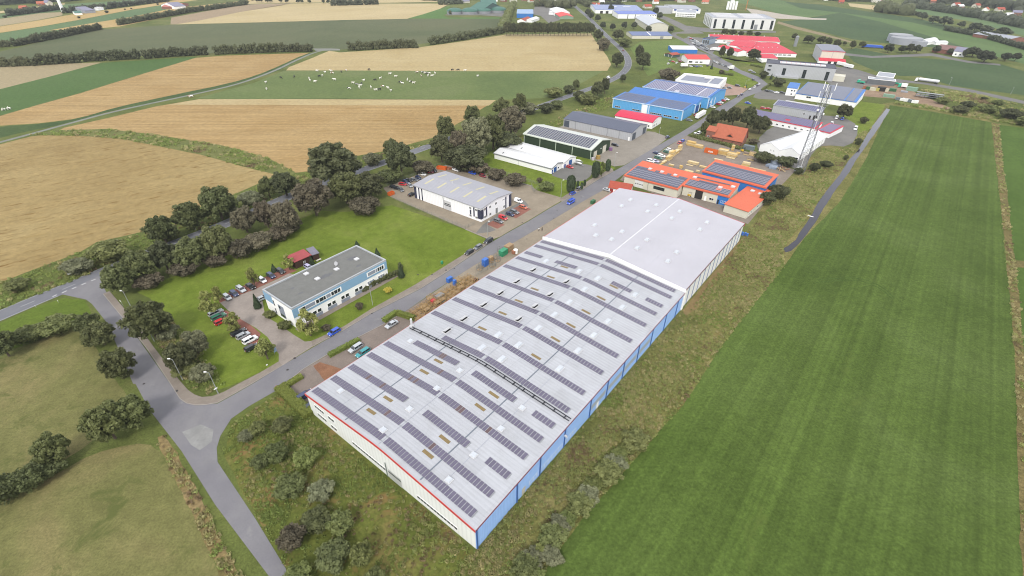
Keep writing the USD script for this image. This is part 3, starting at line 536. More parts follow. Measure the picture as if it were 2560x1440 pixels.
# ---------------------------------------------------------------- the long hall with the rows of solar panels (nearest)
def sheet_roof(name, col, ribpitch=1.0):
    """pale profiled sheeting: ribs, sheets of slightly different age, rain streaks down the slope, grime in patches"""
    c = np.array(col)
    n = {'t': ('texture_coordinate', {}), 'b': ('brick_texture', {'color1': c*.95, 'color2': c*1.05, 'mortar': c*.90, 'scale': 1., 'mortar_size': .03, 'brick_width': 7.0, 'row_height': 4.1, 'offset': .0, 'bias': .0}),
         'ms': ('mapping', {'mapping_type': 'point', 'scale': (.16, 2.2, 1.)}), 'ns': ('noise_texture', {'scale': 1., 'detail': 4., 'roughness': .6}), 'rs': ('rgb_ramp', {'ramp': [(.34, (.945, .945, .94)), (.56, (1.02,)*3)]}),
         'n': ('noise_texture', {'scale': .22, 'detail': 6., 'roughness': .7}), 'r': ('rgb_ramp', {'ramp': [(.28, (.91, .905, .89)), (.5, (1.,)*3), (.72, (1.04,)*3)]}),
         'w': ('wave_texture', {'wave_type': 'bands', 'bands_direction': 'y', 'scale': 2*math.pi/(20*ribpitch)}), 'bp': ('bump', {'strength': .5, 'distance': .03}), 'rw': ('rgb_ramp', {'ramp': [(.0, (.93,)*3), (.45, (1.0,)*3)]}),
         'x1': ('mix_color', {'blend_type': 'multiply', 'fac': 1.}), 'x2': ('mix_color', {'blend_type': 'multiply', 'fac': 1.}), 'x3': ('mix_color', {'blend_type': 'multiply', 'fac': 1.}), 'p': ('principled_bsdf', {'roughness': .48, 'specular_ior_level': .4})}
    _mats[name] = usdkit.material(stage, '/World/Looks/'+name, n, [('t.object', 'b.vector'), ('t.object', 'ms.vector'), ('ms.vector', 'ns.vector'), ('ns.fac', 'rs.fac'), ('t.object', 'n.vector'), ('n.fac', 'r.fac'), ('t.object', 'w.vector'), ('w.fac', 'bp.height'), ('bp.normal', 'p.normal'), ('w.fac', 'rw.fac'),
        ('b.color', 'x1.a'), ('rs.color', 'x1.b'), ('x1.result', 'x2.a'), ('r.color', 'x2.b'), ('x2.result', 'x3.a'), ('rw.color', 'x3.b'), ('x3.result', 'p.base_color')], surface='p.BSDF')
    return _mats[name]
HALLROOF = sheet_roof('hall_roof_sheets', S(204, 206, 212, .56))
HALLB = paint('membrane_roof', S(210, 208, 216, .56), .6, .045, .08, fine=.03)
BLUEWALL = paint('blue_ribbed_wall', S(146, 180, 228, 1.0), .5, .04, .4, rib=('y', .5, .05), fine=.03)
REDTRIM = paint('red_trim', S(238, 92, 88), .5, .05, .5)
BLUEPOST = paint('blue_post', S(70, 116, 186), .5, .05, .5)
GREYGUT = paint('grey_gutter', S(128, 136, 148), .5, .08, .5)
BROWNPANE = paint('weathered_rooflight', S(150, 128, 84), .5, .12, 2.)
WALLP = paint('pale_panel_wall', S(228, 230, 226, .85), .5, .03, .3, rib=('x', 1.2, .012), fine=.02)
hall = Bld('solar_hall', 'long pale hall with blue side wall and rows of solar panels across its roof', (0, 0), (1, 1), (2, 2), 7.16, L=56.478, D=102.3, rz=HALL_DIR, o=np.array([-6.6658, 52.9013])-56.478*np.array([math.cos(HALL_DIR), math.sin(HALL_DIR)]))
HW, HR = hall.L, 2.4
def hall_prof(o, dz=0):
    t = [0, .2, .36, .43, .47, .5, .53, .57, .64, .8, 1]
    r = [0, .41, .735, .872, .932, .95, .932, .872, .735, .41, 0]
    return [(-o+(HW+2*o)*a, 7.16+HR*b+dz) for a, b in zip(t, r)]
hall.axis, hall.rise, hall.pos = 'y', HR, .5
def _hz(x, y, th=0):
    p = np.array(hall_prof(.0)); return float(np.interp(x, p[:, 0], p[:, 1]))+.14
hall.rz_at = _hz
MB().prism([(0, -.5), (HW, -.5)]+hall_prof(0, -.03)[::-1], 'y', 0, hall.D).build(hall.path, 'wall', WALLP)
pr_ = hall_prof(.25, 0); MB().prism(pr_+[(a, b+.13) for a, b in pr_][::-1], 'y', -.2, hall.D-.01).build(hall.path, 'roof', HALLROOF)
hall.place('right', 0.0, hall.D-.05, -.4, 7.05, .003, .06).build(hall.path, 'blue_cladding', BLUEWALL)
tr_ = hall_prof(.3, 0); MB().prism([(a, b-.55) for a, b in tr_]+[(a, b+.16) for a, b in tr_][::-1], 'y', -.30, -.202).build(hall.path, 'gable_trim', REDTRIM)
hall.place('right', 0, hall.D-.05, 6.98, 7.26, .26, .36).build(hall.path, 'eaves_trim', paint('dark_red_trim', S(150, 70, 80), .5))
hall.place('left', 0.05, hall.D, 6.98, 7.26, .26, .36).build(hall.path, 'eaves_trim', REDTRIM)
for v in (0.1, 13.0, 21.5, 31.5, 43.3, 52.0, 61.0, 70.0, 79.0, 88.5, 97.5):
    hall.place('right', v, v+.28, -.3, 7.0, .063, .26).build(hall.path, 'post', BLUEPOST)
for x in (15.8, 41.1):
    hall.on_roof(x-.14, .3, x+.14, hall.D-2, .05, GREYGUT, 'roof_joint', lift=.01)
for x in (27.9, 45.2, 11.0):
    hall.on_roof(x-.05, .3, x+.05, hall.D-2, .03, paint('pale_joint', S(186, 190, 202), .5), 'roof_joint', lift=.008)
panels = []
def row(v, u0, u1, n):
    du = (u1-u0)/n
    for i in range(n):
        a = u0+du*i
        if n > 40 and abs(a+du/2-27.8) < .25: continue
        panels.append((v, a+.08, a+du-.08))
    for off in (-.78, .78):
        m = MB()
        for k in range(8):
            hall.on_roof(u0+(u1-u0)*k/8, v+off-.05, u0+(u1-u0)*(k+1)/8, v+off+.05, .06, None, None, lift=.02, build=False, mb=m)
        m.build(hall.path, 'panel_rail', GREYMETAL)
    hall.on_roof(u1+.05, v-.85, u1+.2, v+.85, .12, GREYMETAL, 'rail_end', lift=.01)
for v in (2.1, 7.55, 19.1, 25.0, 43.4, 52.6, 60.9, 69.0, 78.2, 85.3, 96.5): row(v, .4, 54.4, 58)
row(102.0-1.4, .4, 53.9, 58)
row(36.1, 12.2, 54.5, 45)
for u0, u1, n in ((.4, 22.6, 24), (29.2, 42.8, 15), (48.4, 54.4, 6)): row(13.0, u0, u1, n)
for u0, u1, n in ((7.1, 23.6, 18), (29.2, 42.8, 15), (48.4, 54.3, 6)): row(30.0, u0, u1, n)
for u0, u1, n in ((.5, 8.0, 8), (13.9, 22.4, 9), (36.2, 43.3, 8), (48.6, 54.2, 6)): row(90.2, u0, u1, n)
panels.sort(key=lambda p: p[0])
rest = MB(); rnd = random.Random(4); PVB = paint('brownish_solar_cells', S(110, 90, 92, .62), .22, .10, .35, fine=.05)
for k, (v, a, b) in enumerate(panels):
    args = (a, v-.95, b, v+.95, .04, None, None)
    if k < 300:
        hall.on_roof(*args, lift=.05, build=False, mb=(m := MB())); m.build(hall.path, 'solar_panel', PVB if rnd.random() < .04 else PV)
    else: hall.on_roof(*args, lift=.05, build=False, mb=rest)
rest.build(hall.path, 'solar_panel_rows', PV, kind='stuff')
VENT = paint('white_plastic', S(240, 240, 242), .4, .03)
DOMEM = paint('pale_rooflight', S(226, 232, 240), .25, .05, spec=.6)
def vent(h, x, y, w=.75, l=1.05, hh=.45, small=False, open_=False):
    z = h.rz_at(x, y)
    b = B(x-w-.15, y-l-.15, z-.1, x+w+.15, y+l+.15, z+.22).build(h.path, 'rooflight', VENT)
    if open_:
        v = [(x-w, y-l, z+.24), (x+w, y-l, z+.24), (x+w, y+l, z+.24), (x-w, y+l, z+.24)]
        MB().prism([(x-w, z+.24), (x+w, z+1.0), (x+w, z+1.1), (x-w, z+.34)], 'y', y-l, y+l).build(b, 'lid', VENT)
        B(x-w+.1, y-l+.1, z+.223, x+w-.1, y+l-.1, z+.235).build(b, 'opening', BLACK)
    else:
        MB().hull([(x+i*w*c, y+j*l*c, z+.22+q) for i in (-1, 1) for j in (-1, 1) for c, q in ((1, .0), (1, .1), (.75, hh))]).build(b, 'dome', DOMEM)
for i, v in enumerate((38, 45, 54, 62.2, 70.8, 79.9)):
    vent(hall, 11.0, v+.9, .7, 1.3, open_=True)
for v in (38.6, 45.6, 54.9, 63.1, 71.1, 80.5, 88.2): vent(hall, 24.7, v, .7, 1.2, open_=v > 50 and v < 85)
for v in (38.5, 45.7, 55.0, 63.2, 71.3, 80.3, 88.45): vent(hall, 31.8, v, .7, 1.25)
for v in (46.0, 55.2, 63.5, 71.7, 80.6, 89.3): vent(hall, 45.2, v, .7, 1.2)
vent(hall, 11.3, 88.2, .7, 1.2)
for x, v in ((25.7, 3.5), (25.7, 11.4), (26, 20.2), (26.1, 28.3), (45.6, 4.1), (45.5, 11.9), (45.6, 21.2), (45.6, 29.2), (5.8, 29.5), (6.6, 5.6)): vent(hall, x, v, .62, .62, .32)
for v in (5.6, 10.7, 22.7, 27.8, 45.5, 54.8, 62.8, 71.2, 80.3, 88.5):
    for x in (18.7, 37.9):
        hall.on_roof(x-1.5, v-.42, x+1.5, v+.42, .03, BROWNPANE, 'roof_panel', lift=.01)
PIPE = paint('black_pipe', S(40, 42, 50), .5, .1)
m = MB()
for off in (-.42, .42):
    q = [(u, 33.95+off, hall.rz_at(u, 0)+.25) for u in np.linspace(.9, HW-.2, 24)]
    for a, b in zip(q[:-1], q[1:]): m.tube(a, b, .13, 6)
for u in np.arange(2, HW-1, 3.1): hall.on_roof(u, 33.4, u+.28, 34.5, .14, None, None, lift=.05, build=False, mb=m)
m.build(hall.path, 'roof_pipes', PIPE)
MB().tube((.7, 34.6, 7.3), (.7, 34.6, 10.2), .32, 10).box(.2, 34.1, 7.2, 1.2, 35.1, 7.9).build(hall.path, 'chimney', VENT)
# gable windows
for (q0, q1, n) in (((786, 1012), (811, 1036), 4), ((794, 1032), (818, 1056), 4), ((819, 1038), (837, 1058), 2), ((827, 1061), (844, 1079), 2)):
    u0, u1, z0, z1 = hall.px('front', q0, q1)
    c = (hall.hit('front', *q0)[1]+hall.hit('front', *q1)[1])/2
    hall.win('front', u0, u1, c-.6, c+.6, n=n)
u0 = hall.hit('front', 883, 1113)[0]; u1 = hall.hit('front', 966, 1180)[0]; hall.win('front', u0, u1, 1.35, 2.45, n=12)
u0 = hall.hit('front', 1044, 1248)[0]; u1 = hall.hit('front', 1145, 1330)[0]; hall.win('front', u0, u1, 1.15, 2.25, n=12)
ud = hall.hit('front', 985, 1195)[0]
hall.panel('front', ud-1.6, ud+2.6, 0.0, 3.2, paint('pale_gate', S(214, 216, 212), .5), 'gate', .08)
hall.panel('front', ud-1.6, ud+2.6, 2.2, 2.6, GLASS, 'gate_window', .10, d0=.083)
MB().tube((ud-2.2, -.16, 0), (ud-2.2, -.16, 5.0), .1, 8).build(hall.path, 'downpipe', paint('green_grey_pipe', S(130, 146, 136), .5))
# side windows, doors
for v0, v1, n in ((17.6, 30.9, 9), (32.2, 36.8, 4)):
    hall.win('right', v0, v1, 1.0, 2.3, n=n, label=None)
hall.panel('right', 15.0, 16.2, 0, 2.5, paint('cream_door', S(232, 228, 214), .5), 'door', .1, d0=.063)
hall.panel('right', 47.0, 48.1, 0, 2.4, WHITER, 'door', .1, d0=.063)
for v0, v1 in ((43.9, 51.5), (52.8, 60.6), (61.6, 69.6), (70.6, 78.6)): hall.panel('right', v0, v1, 2.2, 3.9, paint('pale_band', S(196, 204, 214), .4, .05), 'window_band', .1, d0=.063)
hall.place('right', 31.1, 31.5, 4.6, 5.0, .26, .9).build(hall.path, 'wall_lamp', VENT)

# ---------------------------------------------------------------- the white hall behind it
hb = Bld('white_hall', 'large white hall with smooth grey-white roof and domed rooflights behind the solar hall', (0, 0), (1, 1), (2, 2), 8.0, L=HW, D=60.67, rz=HALL_DIR, o=hall.o+hall.ey*102.75)
hb.gable('y', 2.75, paint('white_panel_wall', S(234, 234, 230, .85), .5, .02, .3, rib=('y', 1.0, .01), fine=.02), HALLB, over=.1, th=.12)
hb.rz_at = lambda x, y, th=.12: 8.0+2.75*(1-abs(x-HW/2)/(HW/2))+.12
w2 = HW/2
for y0, y1, mt, up in ((-.35, -.11, WHITER, .35), (hb.D+.11, hb.D+.3, paint('pink_red_trim', S(240, 84, 110), .5), .16)):
    for sx in (0, 1):
        x0, x1 = (0-.3, w2) if sx == 0 else (w2, HW+.3)
        z0 = lambda x: 8.0+2.75*(1-abs(x-w2)/w2)
        MB().prism([(x0, z0(x0)-1.0), (x1, z0(x1)-1.0), (x1, z0(x1)+up), (x0, z0(x0)+up)], 'y', y0, y1).build(hb.path, 'gable_trim', mt)
MB().prism([(w2-.26, 10.84), (w2, 10.89), (w2+.26, 10.84), (w2, 10.93)], 'y', 0, hb.D).build(hb.path, 'ridge_cap', paint('ridge_white', S(226, 226, 232, .66), .6))
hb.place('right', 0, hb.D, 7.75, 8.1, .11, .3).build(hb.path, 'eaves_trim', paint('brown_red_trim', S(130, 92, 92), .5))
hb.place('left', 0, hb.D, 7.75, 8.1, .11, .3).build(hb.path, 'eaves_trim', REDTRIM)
for v in np.linspace(4.2, hb.D-4.2, 12): hb.place('right', v, v+.22, -.3, 7.7, .01, .12).build(hb.path, 'post', BLUEPOST)
hb.place('right', -.3, .9, -.3, 7.7, .005, .35).build(hb.path, 'corner_panel', WHITER)
for (x, y) in ((1170, 258), (1075, 322), (1442, 312), (1352, 380), (1690, 380), (1605, 452), (1980, 495), (1905, 570), (790, 525), (803, 633), (1080, 593), (970, 676), (1343, 680), (1240, 768), (1658, 812), (1563, 907)):
    x, y = hb.roof_px(1300+x*.2361, 440+y*.2361); vent(hb, x, y, .7, .9, .5)
hb.on_roof(HW*.73, .2, HW*.73+.06, hb.D-.2, .01, paint('pale_seam', S(206, 206, 216), .6), 'seam', lift=.004)
hb.on_roof(HW*.25, .2, HW*.25+.06, hb.D-.2, .01, paint('pale_seam', 0), 'seam', lift=.004)

# ---------------------------------------------------------------- the two-storey office with the grey flat roof
SKYBLUE = paint('sky_blue_render', S(158, 200, 232), .7, .03, .4, fine=.02)
FELT = paint('grey_roof_felt', S(134, 134, 130), .9, .08, .5, fine=.08)
of = Bld('office_building', 'white two-storey office with sky blue upper storey and flat grey roof', 0, 0, 0, 7.3, o=np.array([-67.6848, 122.1559]), rz=-.6579+math.pi/2, L=37.185, D=16.55)
of.flat(WHITER, FELT, paint('pale_coping', S(198, 202, 206), .5), .5, .45)
of.place('front', 0, of.L, 3.95, 7.2, .003, .08).build(of.path, 'blue_render', SKYBLUE)
of.place('left', 0, 5.0, 4.1, 7.2, .003, .08).build(of.path, 'blue_render', SKYBLUE)   # wraps the near corner
OGREY = paint('grey_infill', S(166, 174, 188), .6, .05)
def strip(u0, u1, z0, z1, segs):
    w = of.panel('front', u0-.25, u1+.25, z0-.25, z1+.25, WHITER, 'window_surround', .12, d0=.083)
    for a, b, k in segs:
        if k == 'w': of.place('front', a, b, z0, z1, .123, .15).build(w, 'pane', GLASS)
        else: of.place('front', a, b, z0, z1, .123, .135).build(w, 'shutter', OGREY)
strip(2.2, 17.6, 4.95, 6.25, [(2.3, 5.6, 's'), (2.5, 4.4, 'w')] and [(2.3, 2.9, 's'), (3.0, 4.3, 'w'), (4.4, 7.8, 's'), (8.2, 9.2, 'w'), (9.4, 10.9, 'w'), (11.0, 11.7, 'w'), (12.0, 13.6, 's'), (13.9, 14.8, 'w'), (15.0, 16.2, 'w'), (16.4, 17.3, 'w')])
strip(28.6, 35.8, 4.95, 6.25, [(28.8, 32.0, 's'), (32.2, 32.8, 's'), (33.0, 33.7, 'w'), (33.9, 34.7, 'w'), (34.9, 35.6, 'w')])
for u in (19.6, 22.6, 25.9): of.win('front', u, u+1.2, 5.2, 6.3, pane=OGREY)
for u in (6.2, 11.7, 17.0, 22.6): 
    of.panel('front', u-.1, u+3.4, .05, 1.35, OGREY, 'spandrel', .06)
    for k in (0, 1.75): of.win('front', u+k, u+k+1.45, 1.4, 2.75)
for u in (28.0, 32.6): of.win('front', u, u+3.0, .05, 2.9, 'glazed_door', pane=OGREY, n=3)
w = of.panel('left', 8.0, 11.2, .9, 5.6, OGREY, 'stair_window', .06)
of.place('left', 8.25, 9.3, 4.2, 5.2, .063, .09).build(w, 'pane', GLASS); of.place('left', 8.25, 10.9, 1.1, 2.2, .063, .09).build(w, 'pane', GLASS)
of.win('left', 5.3, 5.8, 3.9, 5.9, frame=DARKMETAL); of.win('left', 5.0, 5.6, .9, 2.6, frame=DARKMETAL)
for (x, y) in ((750, 540), (893, 605), (1140, 482), (1397, 352)):
    x, y = of.local(620+x*.19446, 580+y*.19446, 7.4); B(x-.75, y-.75, 7.37, x+.75, y+.75, 7.75).build(of.path, 'rooflight', VENT)
x, y = of.local(620+1125*.19446, 580+420*.19446, 8.0)
d = MB().tube((x, y, 7.37), (x, y, 8.2), .05, 6); t = np.linspace(0, 2*math.pi, 15)[:-1]
d.hull([(x+.75*math.cos(a)*.5, y-.3+.15*math.sin(a), 8.6+.75*math.sin(a)) for a in t]+[(x+.75*math.cos(a)*.9, y-.42+.15*math.sin(a), 8.6+.75*math.sin(a)) for a in t]); d.build(of.path, 'satellite_dish', VENT)
for i, (x, y, a, b) in enumerate(((1015, 555, 2.3, 1.0), (1335, 340, 1.8, 1.2), (570, 722, .7, .5), (675, 785, 1.1, .4), (1420, 432, 1.0, .6))):
    x, y = of.local(620+x*.19446, 580+y*.19446, 7.4); r = np.random.default_rng(i)
    t = np.linspace(0, 2*math.pi, 17)[:-1]; k = .75+.5*r.random(16)
    MB().prism(np.stack([x+a*k*np.cos(t), y+b*k*np.sin(t)], 1), 'z', 7.362, 7.367).build(of.path, 'damp_patch', paint('damp_felt', S(112, 112, 114), .5, .1))
B(-.6, -2.0, -.2, of.L+4, -.02, .12).build(of.path, 'plinth_paving', footway)

# ---------------------------------------------------------------- white workshop with dark corner stripes
WROOF = paint('workshop_roof', S(188, 188, 196), .5, .04, .2, rib=('y', 1.0, .03), fine=.02)
NAVY = paint('navy_panel', S(72, 76, 100), .4, .06, .5)
# roof corners read off at the eaves: near-left, near corner, far right
ws = Bld('workshop', 'white workshop with navy corner stripes and yellow rooflight strips on a pale grey roof', (1034, 463), (1202, 522), (1100, 425), 6.4)
# ridge along the front? the gables face left-back and right-front
ws.gable('x', 1.15, paint('workshop_wall', S(244, 244, 246, .85), .5, .02, .3, rib=('x', 1.0, .008), fine=.02), WROOF, over=.45, th=.25)
for k in range(5):
    for q in (0, 1):
        x = ws.L*(.10+.195*k)
        y0, y1 = (ws.D*.16, ws.D*.44) if q == 0 else (ws.D*.56, ws.D*.84)
        ws.on_roof(x-.5, y0, x+.5, y1, .03, paint('yellowed_rooflight', S(222, 214, 172), .5, .06), 'rooflight', lift=.01)
vx, vy = ws.L*.36, ws.D*.5; MB().tube((vx, vy, 7.6), (vx, vy, 8.3), .3, 10).build(ws.path, 'vent', VENT)
L, D = ws.L, ws.D
ws.panel('front', 0, 1.6, 0, 5.9, NAVY, 'dark_panel'); ws.panel('front', 2.9, 3.6, 0, 5.9, NAVY, 'dark_panel'); ws.panel('front', 4.9, 5.6, 0, 5.9, NAVY, 'dark_panel')
ws.panel('front', L-2.0, L, 1.2, 5.6, NAVY, 'dark_panel'); ws.panel('front', L-4.4, L-3.6, 1.5, 5.9, NAVY, 'dark_panel'); ws.panel('front', L-6.4, L-5.6, 1.5, 4.2, NAVY, 'dark_panel')
for u in (L-6.7, L-3.3):
    for z in (.9, 4.5): ws.win('front', u, u+1.3, z, z+1.1, n=2)
g = ws.panel('front', L*.47, L*.47+4.2, 0, 4.4, paint('white_gate', S(236, 236, 238), .5, .03), 'roller_gate', .1)
ws.place('front', L*.47+.1, L*.47+4.1, 2.0, 2.4, .103, .12).build(g, 'gate_pane', GLASS); ws.place('front', L*.47+.1, L*.47+4.1, 2.7, 3.1, .103, .12).build(g, 'gate_pane', GLASS)
MB().tube((L*.47-.4, -.15, 0), (L*.47-.4, -.15, 6.0), .08, 6).build(ws.path, 'downpipe', DARKMETAL)
ws.panel('right', 0, 1.8, 1.2, 5.6, NAVY, 'dark_panel'); ws.panel('right', 3.4, 4.2, 1.2, 5.9, NAVY, 'dark_panel'); ws.panel('right', D-1.8, D, 0, 5.9, NAVY, 'dark_panel'); ws.panel('right', D-4.6, D-3.7, 0, 5.9, NAVY, 'dark_panel')
for u, z in ((2.0, 4.6), (2.0, .9), (5.6, .9), (5.6, 4.4), (9.6, 4.6), (15.6, .9)): ws.win('right', u, u+1.4, z, z+1.2, n=2)
ws.win('right', 10.0, 11.6, .05, 2.9, 'glazed_door', n=2); ws.panel('right', 15.2, 17.0, 4.9, 5.1, DARKMETAL, 'sign_bar')
# ================================================================ the other buildings of the estate
def Hh(bx, by, ty): return float(HZ(G(bx, by), ty))
RED = paint('red_sheet_roof', S(236, 66, 86), .65, .05, .15, rib=('x', 1., .03)); ORANGE = paint('orange_sheet_roof', S(248, 122, 84), .6, .05, .15, rib=('x', .5, .03))
TILE = paint('red_tiles', S(196, 94, 72), .8, .10, .8, rib=('y', .35, .05)); TILE2 = paint('orange_tiles', S(208, 118, 88), .8, .07, .6, rib=('y', .35, .05)); BRICK = paint('brick_wall', S(158, 108, 92, .62), .9, .10, 1.5)
SLATE = paint('slate_grey_sheet', S(100, 106, 126), .5, .05, .15, rib=('x', 1., .03)); LGREY = paint('light_grey_cladding', S(190, 192, 196, .7), .5, .03, .3, rib=('x', 1.2, .012))
DGREEN = paint('dark_green_cladding', S(52, 70, 50, .7), .6, .08, .5, rib=('x', .6, .03)); BROOF = paint('blue_sheet_roof', S(62, 132, 214), .5, .04, .15, rib=('x', 1., .03)); BWALL = paint('bright_blue_wall', S(96, 168, 222, .8), .5, .04, .3, rib=('x', 1.2, .015))
DKBLUE = paint('deep_blue_door', S(36, 84, 170), .5, .05); WROOFW = paint('white_sheet_roof', S(246, 246, 246, .60), .5, .02, .2, rib=('x', 1., .02)); GROOF = paint('grey_sheet_roof', S(140, 142, 158), .5, .05, .2, rib=('x', 1., .03))
DROOF = paint('dark_membrane', S(74, 76, 92), .6, .06, .2); GREENROOF = paint('green_membrane', S(74, 124, 108), .6, .06, .3); OPEN = paint('dark_opening', (.025, .022, .02), .9, .2)
GREYR = paint('pale_grey_roof', S(184, 188, 198), .6, .04, .2)
def bld(name, label, p0, p1, p2, hb, axis, rise, wall, roof, Dk=1., pos=.5, over=.3, arc=0, trim=None, th=.2, D=None):
    h = Hh(*hb) if isinstance(hb, tuple) else hb
    b = Bld(name, label, p0, p1, p2 or p1, h, D=D)
    if D is None: b.D = float((G(*p2, h+rise)-b.o)@b.ey) if Dk == 'ridge' else b.D*Dk
    if axis: b.gable(axis, rise, wall, roof, over, th, pos, arc=arc)
    else: b.flat(wall, roof, trim or WHITER)
    return b
def row_of(b, wall, us, z0, z1, w, n=1, **k):
    for u in us: b.win(wall, u, u+w, z0, z1, n=n, **k)
def eave_trim(b, mat, d=.35):
    """gutter board along the near eaves and barge boards up the right gable"""
    k = b.rise/(b.D*b.pos) if b.axis == 'x' else 0
    B(-.4, -d-.12, b.h-.45, b.L+.4, -d-.02, b.h+.02).build(b.path, 'gutter', mat)
    if b.axis == 'x' and 0 < b.pos < 1:
        y = b.D*b.pos; 
        for x0, x1 in ((b.L+.36, b.L+.44), (-.44, -.36)):
            MB().prism([(-d, b.h-.30), (y, b.h+b.rise-.12), (b.D+d, b.h-.30), (b.D+d, b.h+.30), (y, b.h+b.rise+.34), (-d, b.h+.26)], 'x', x0, x1).build(b.path, 'barge_board', mat)
# white twin sheds
tw = bld('white_shed', 'front one of two joined low white sheds with blue doors', (1236, 382.6), (1379, 420.7), (1409.6, 407), (1381, 435, 420.7), 'x', 1.3, WHITER, WROOFW)
h1 = tw.h
eave_trim(tw, GREYMETAL, .3)
tw.door('right', .5, 1.4, 2.1, DKBLUE); tw.door('right', 2.3, 5.2, 2.7, paint('blue_gate', S(60, 110, 180), .5), 'gate'); tw.win('right', 6.2, 7.6, 1.0, 2.0)
tw.on_roof(tw.L*.12, 1.2, tw.L*.12+.6, 2.4, .03, GLASS, 'rooflight'); B(tw.L*.44, -.12, 0, tw.L*.44+.08, -.02, h1-.3).build(tw.path, 'downpipe', GREYMETAL)
t2 = bld('white_shed', 'rear one of two joined low white sheds, with a small dark rooflight', (1267.6, 367.7), (1409.6, 407), (1436.5, 391), h1, 'x', 1.4, WHITER, WROOFW)
t2.door('right', 1.2, 2.0, 2.1, DKBLUE); t2.door('right', .1, .9, 2.1, DKBLUE); t2.door('right', 5.2, 8.2, 3.0, paint('blue_gate', 0), 'gate')
t2.on_roof(t2.L*.22, 1.6, t2.L*.22+.6, 3.0, .03, GLASS, 'rooflight')
# dark green hall with solar roof
gh = bld('green_hall', 'dark green hall with white trim and a roof full of solar panels', (1310, 334), (1479.5, 374.4), (1529, 350), (1475, 399, 374.4), 'x', 2.6, DGREEN, paint('white_metal_roof', S(236, 240, 232), .4, .03), over=.55)
eave_trim(gh, paint('pale_green_trim', S(214, 226, 206, .7), .5), .55)
for u in (.1, gh.L*.25, gh.L*.49, gh.L*.73, gh.L-.5): B(u, -.14, 0, u+.3, -.002, gh.h-.4).build(gh.path, 'post', paint('pale_green_trim', 0))
gh.array(1.6, .35, gh.L-1.8, gh.D*.5-.6, 27, 7, PVDARK, .30, .26, single=True)
gh.panel('right', 2.8, 6.6, 0, 3.7, CREAM, 'gate'); gh.panel('right', gh.D*.60, gh.D*.60+4.2, 0, 4.2, CREAM, 'gate'); gh.panel('right', gh.D*.48, gh.D*.48+1.0, 3.2, 3.7, WHITER, 'sign')
# slate grey barn
gb = bld('grey_barn', 'light grey barn with slate grey roof and dark gates', (1409.6, 297), (1580, 332.7), (1620.7, 312), (1580, 353, 332.7), 'x', 2.4, LGREY, SLATE, over=.25)
for u in (gb.L*.185, gb.L*.42, gb.L*.66, gb.L*.83): B(u, -.1, 0, u+.12, -.002, gb.h-.2).build(gb.path, 'downpipe', DARKMETAL)
gb.panel('front', .5, 4.4, .2, gb.h-.7, paint('slate_gate', S(84, 92, 104, .7), .5), 'gate'); gb.door('front', gb.L-2.0, gb.L-1.0, 2.3, WHITER)
gb.panel('right', 1.2, 6.2, 0, gb.h-.8, paint('slate_gate', 0), 'gate'); gb.panel('right', gb.D-6, gb.D-1.4, 0, gb.h-.8, paint('slate_gate', 0), 'gate')
# pink-red arched office
pk = bld('red_roof_office', 'small white office with a gently arched pink-red roof between barn and blue halls', (1537.8, 289.5), (1631.5, 306.7), (1659, 293.5), (1631, 322.7, 306.7), 'x', 1.8, WHITER, paint('pink_red_roof', S(234, 58, 92), .65, .04), arc=9, th=.3)
pk.rise = 1.8; row_of(pk, 'right', (1.2, 4.2, 7.2), .9, 2.2, 1.4); row_of(pk, 'right', (3.2, 5.4), pk.h-1.0, pk.h+.1, 1.0); row_of(pk, 'front', (pk.L-6, pk.L-3), 1, 2.2, 1.2)
# blue halls
bh = bld('blue_hall', 'front blue hall with two fields of dark solar panels on its roof', (1533, 245.7), (1708.5, 277), (1726, 261.6), (1707, 302, 277), 'x', 1.0, BWALL, BROOF, pos=1, th=.25)
TRIMW = paint('pale_blue_trim', S(206, 226, 244, .75), .5)
def corners(b, n='corner_post', mt=None):
    for u in (0, b.L-.5): B(u, -.1, -.2, u+.5, -.002, b.h-.05).build(b.path, n, mt or TRIMW)
    B(b.L+.002, 0, -.2, b.L+.1, .5, b.h-.05).build(b.path, n, mt or TRIMW); B(-.4, -.42, b.h-.3, b.L+.4, -.32, b.h+.28).build(b.path, 'gutter', mt or TRIMW)
corners(bh)
bh.array(1.2, .3, bh.L*.475, bh.D-.6, 30, 5, PVDARK, .28, .34); bh.array(bh.L*.53, .3, bh.L-1.2, bh.D-.6, 30, 5, PVDARK, .28, .34)
u = bh.L*.5; B(u-3.0, -.9, -.2, u+.9, -.01, bh.h-.6).build(bh.path, 'porch', WHITER); B(u-3.9, -.12, -.2, u-3.1, -.003, bh.h-.1).build(bh.path, 'pilaster', TRIMW); B(u+1.6, -.12, -.2, u+2.4, -.003, bh.h-.1).build(bh.path, 'pilaster', TRIMW)
for a, n_ in ((2.2, 3), (bh.L*.30, 5), (bh.L*.56, 6), (bh.L*.75, 4), (bh.L*.9, 2)): bh.win('front', a, a+n_*1.5, .9, 2.0, n=n_)
b2 = bld('blue_hall', 'middle blue hall with plain bright blue roof', (1569.7, 232.4), (1740, 261.6), (1762, 246.3), (1741, 284, 261.6), 'x', 2.2, BWALL, BROOF, Dk='ridge', pos=1, th=.25)
corners(b2); b2.panel('right', 1.4, 7.0, 0, 5.2, DKBLUE, 'gate'); b2.panel('right', 8.0, 9.6, 0, 6.0, WHITER, 'pilaster'); b2.panel('right', b2.D-3.2, b2.D-.6, 0, 4.5, OPEN, 'open_gate')
b3 = bld('blue_hall', 'rear blue hall roofed with violet-blue solar panels', (1607.6, 217), (1773.6, 245), (1811.5, 223.5), (1775, 272, 245), 'x', 2.0, BWALL, BROOF, pos=.62, th=.25)
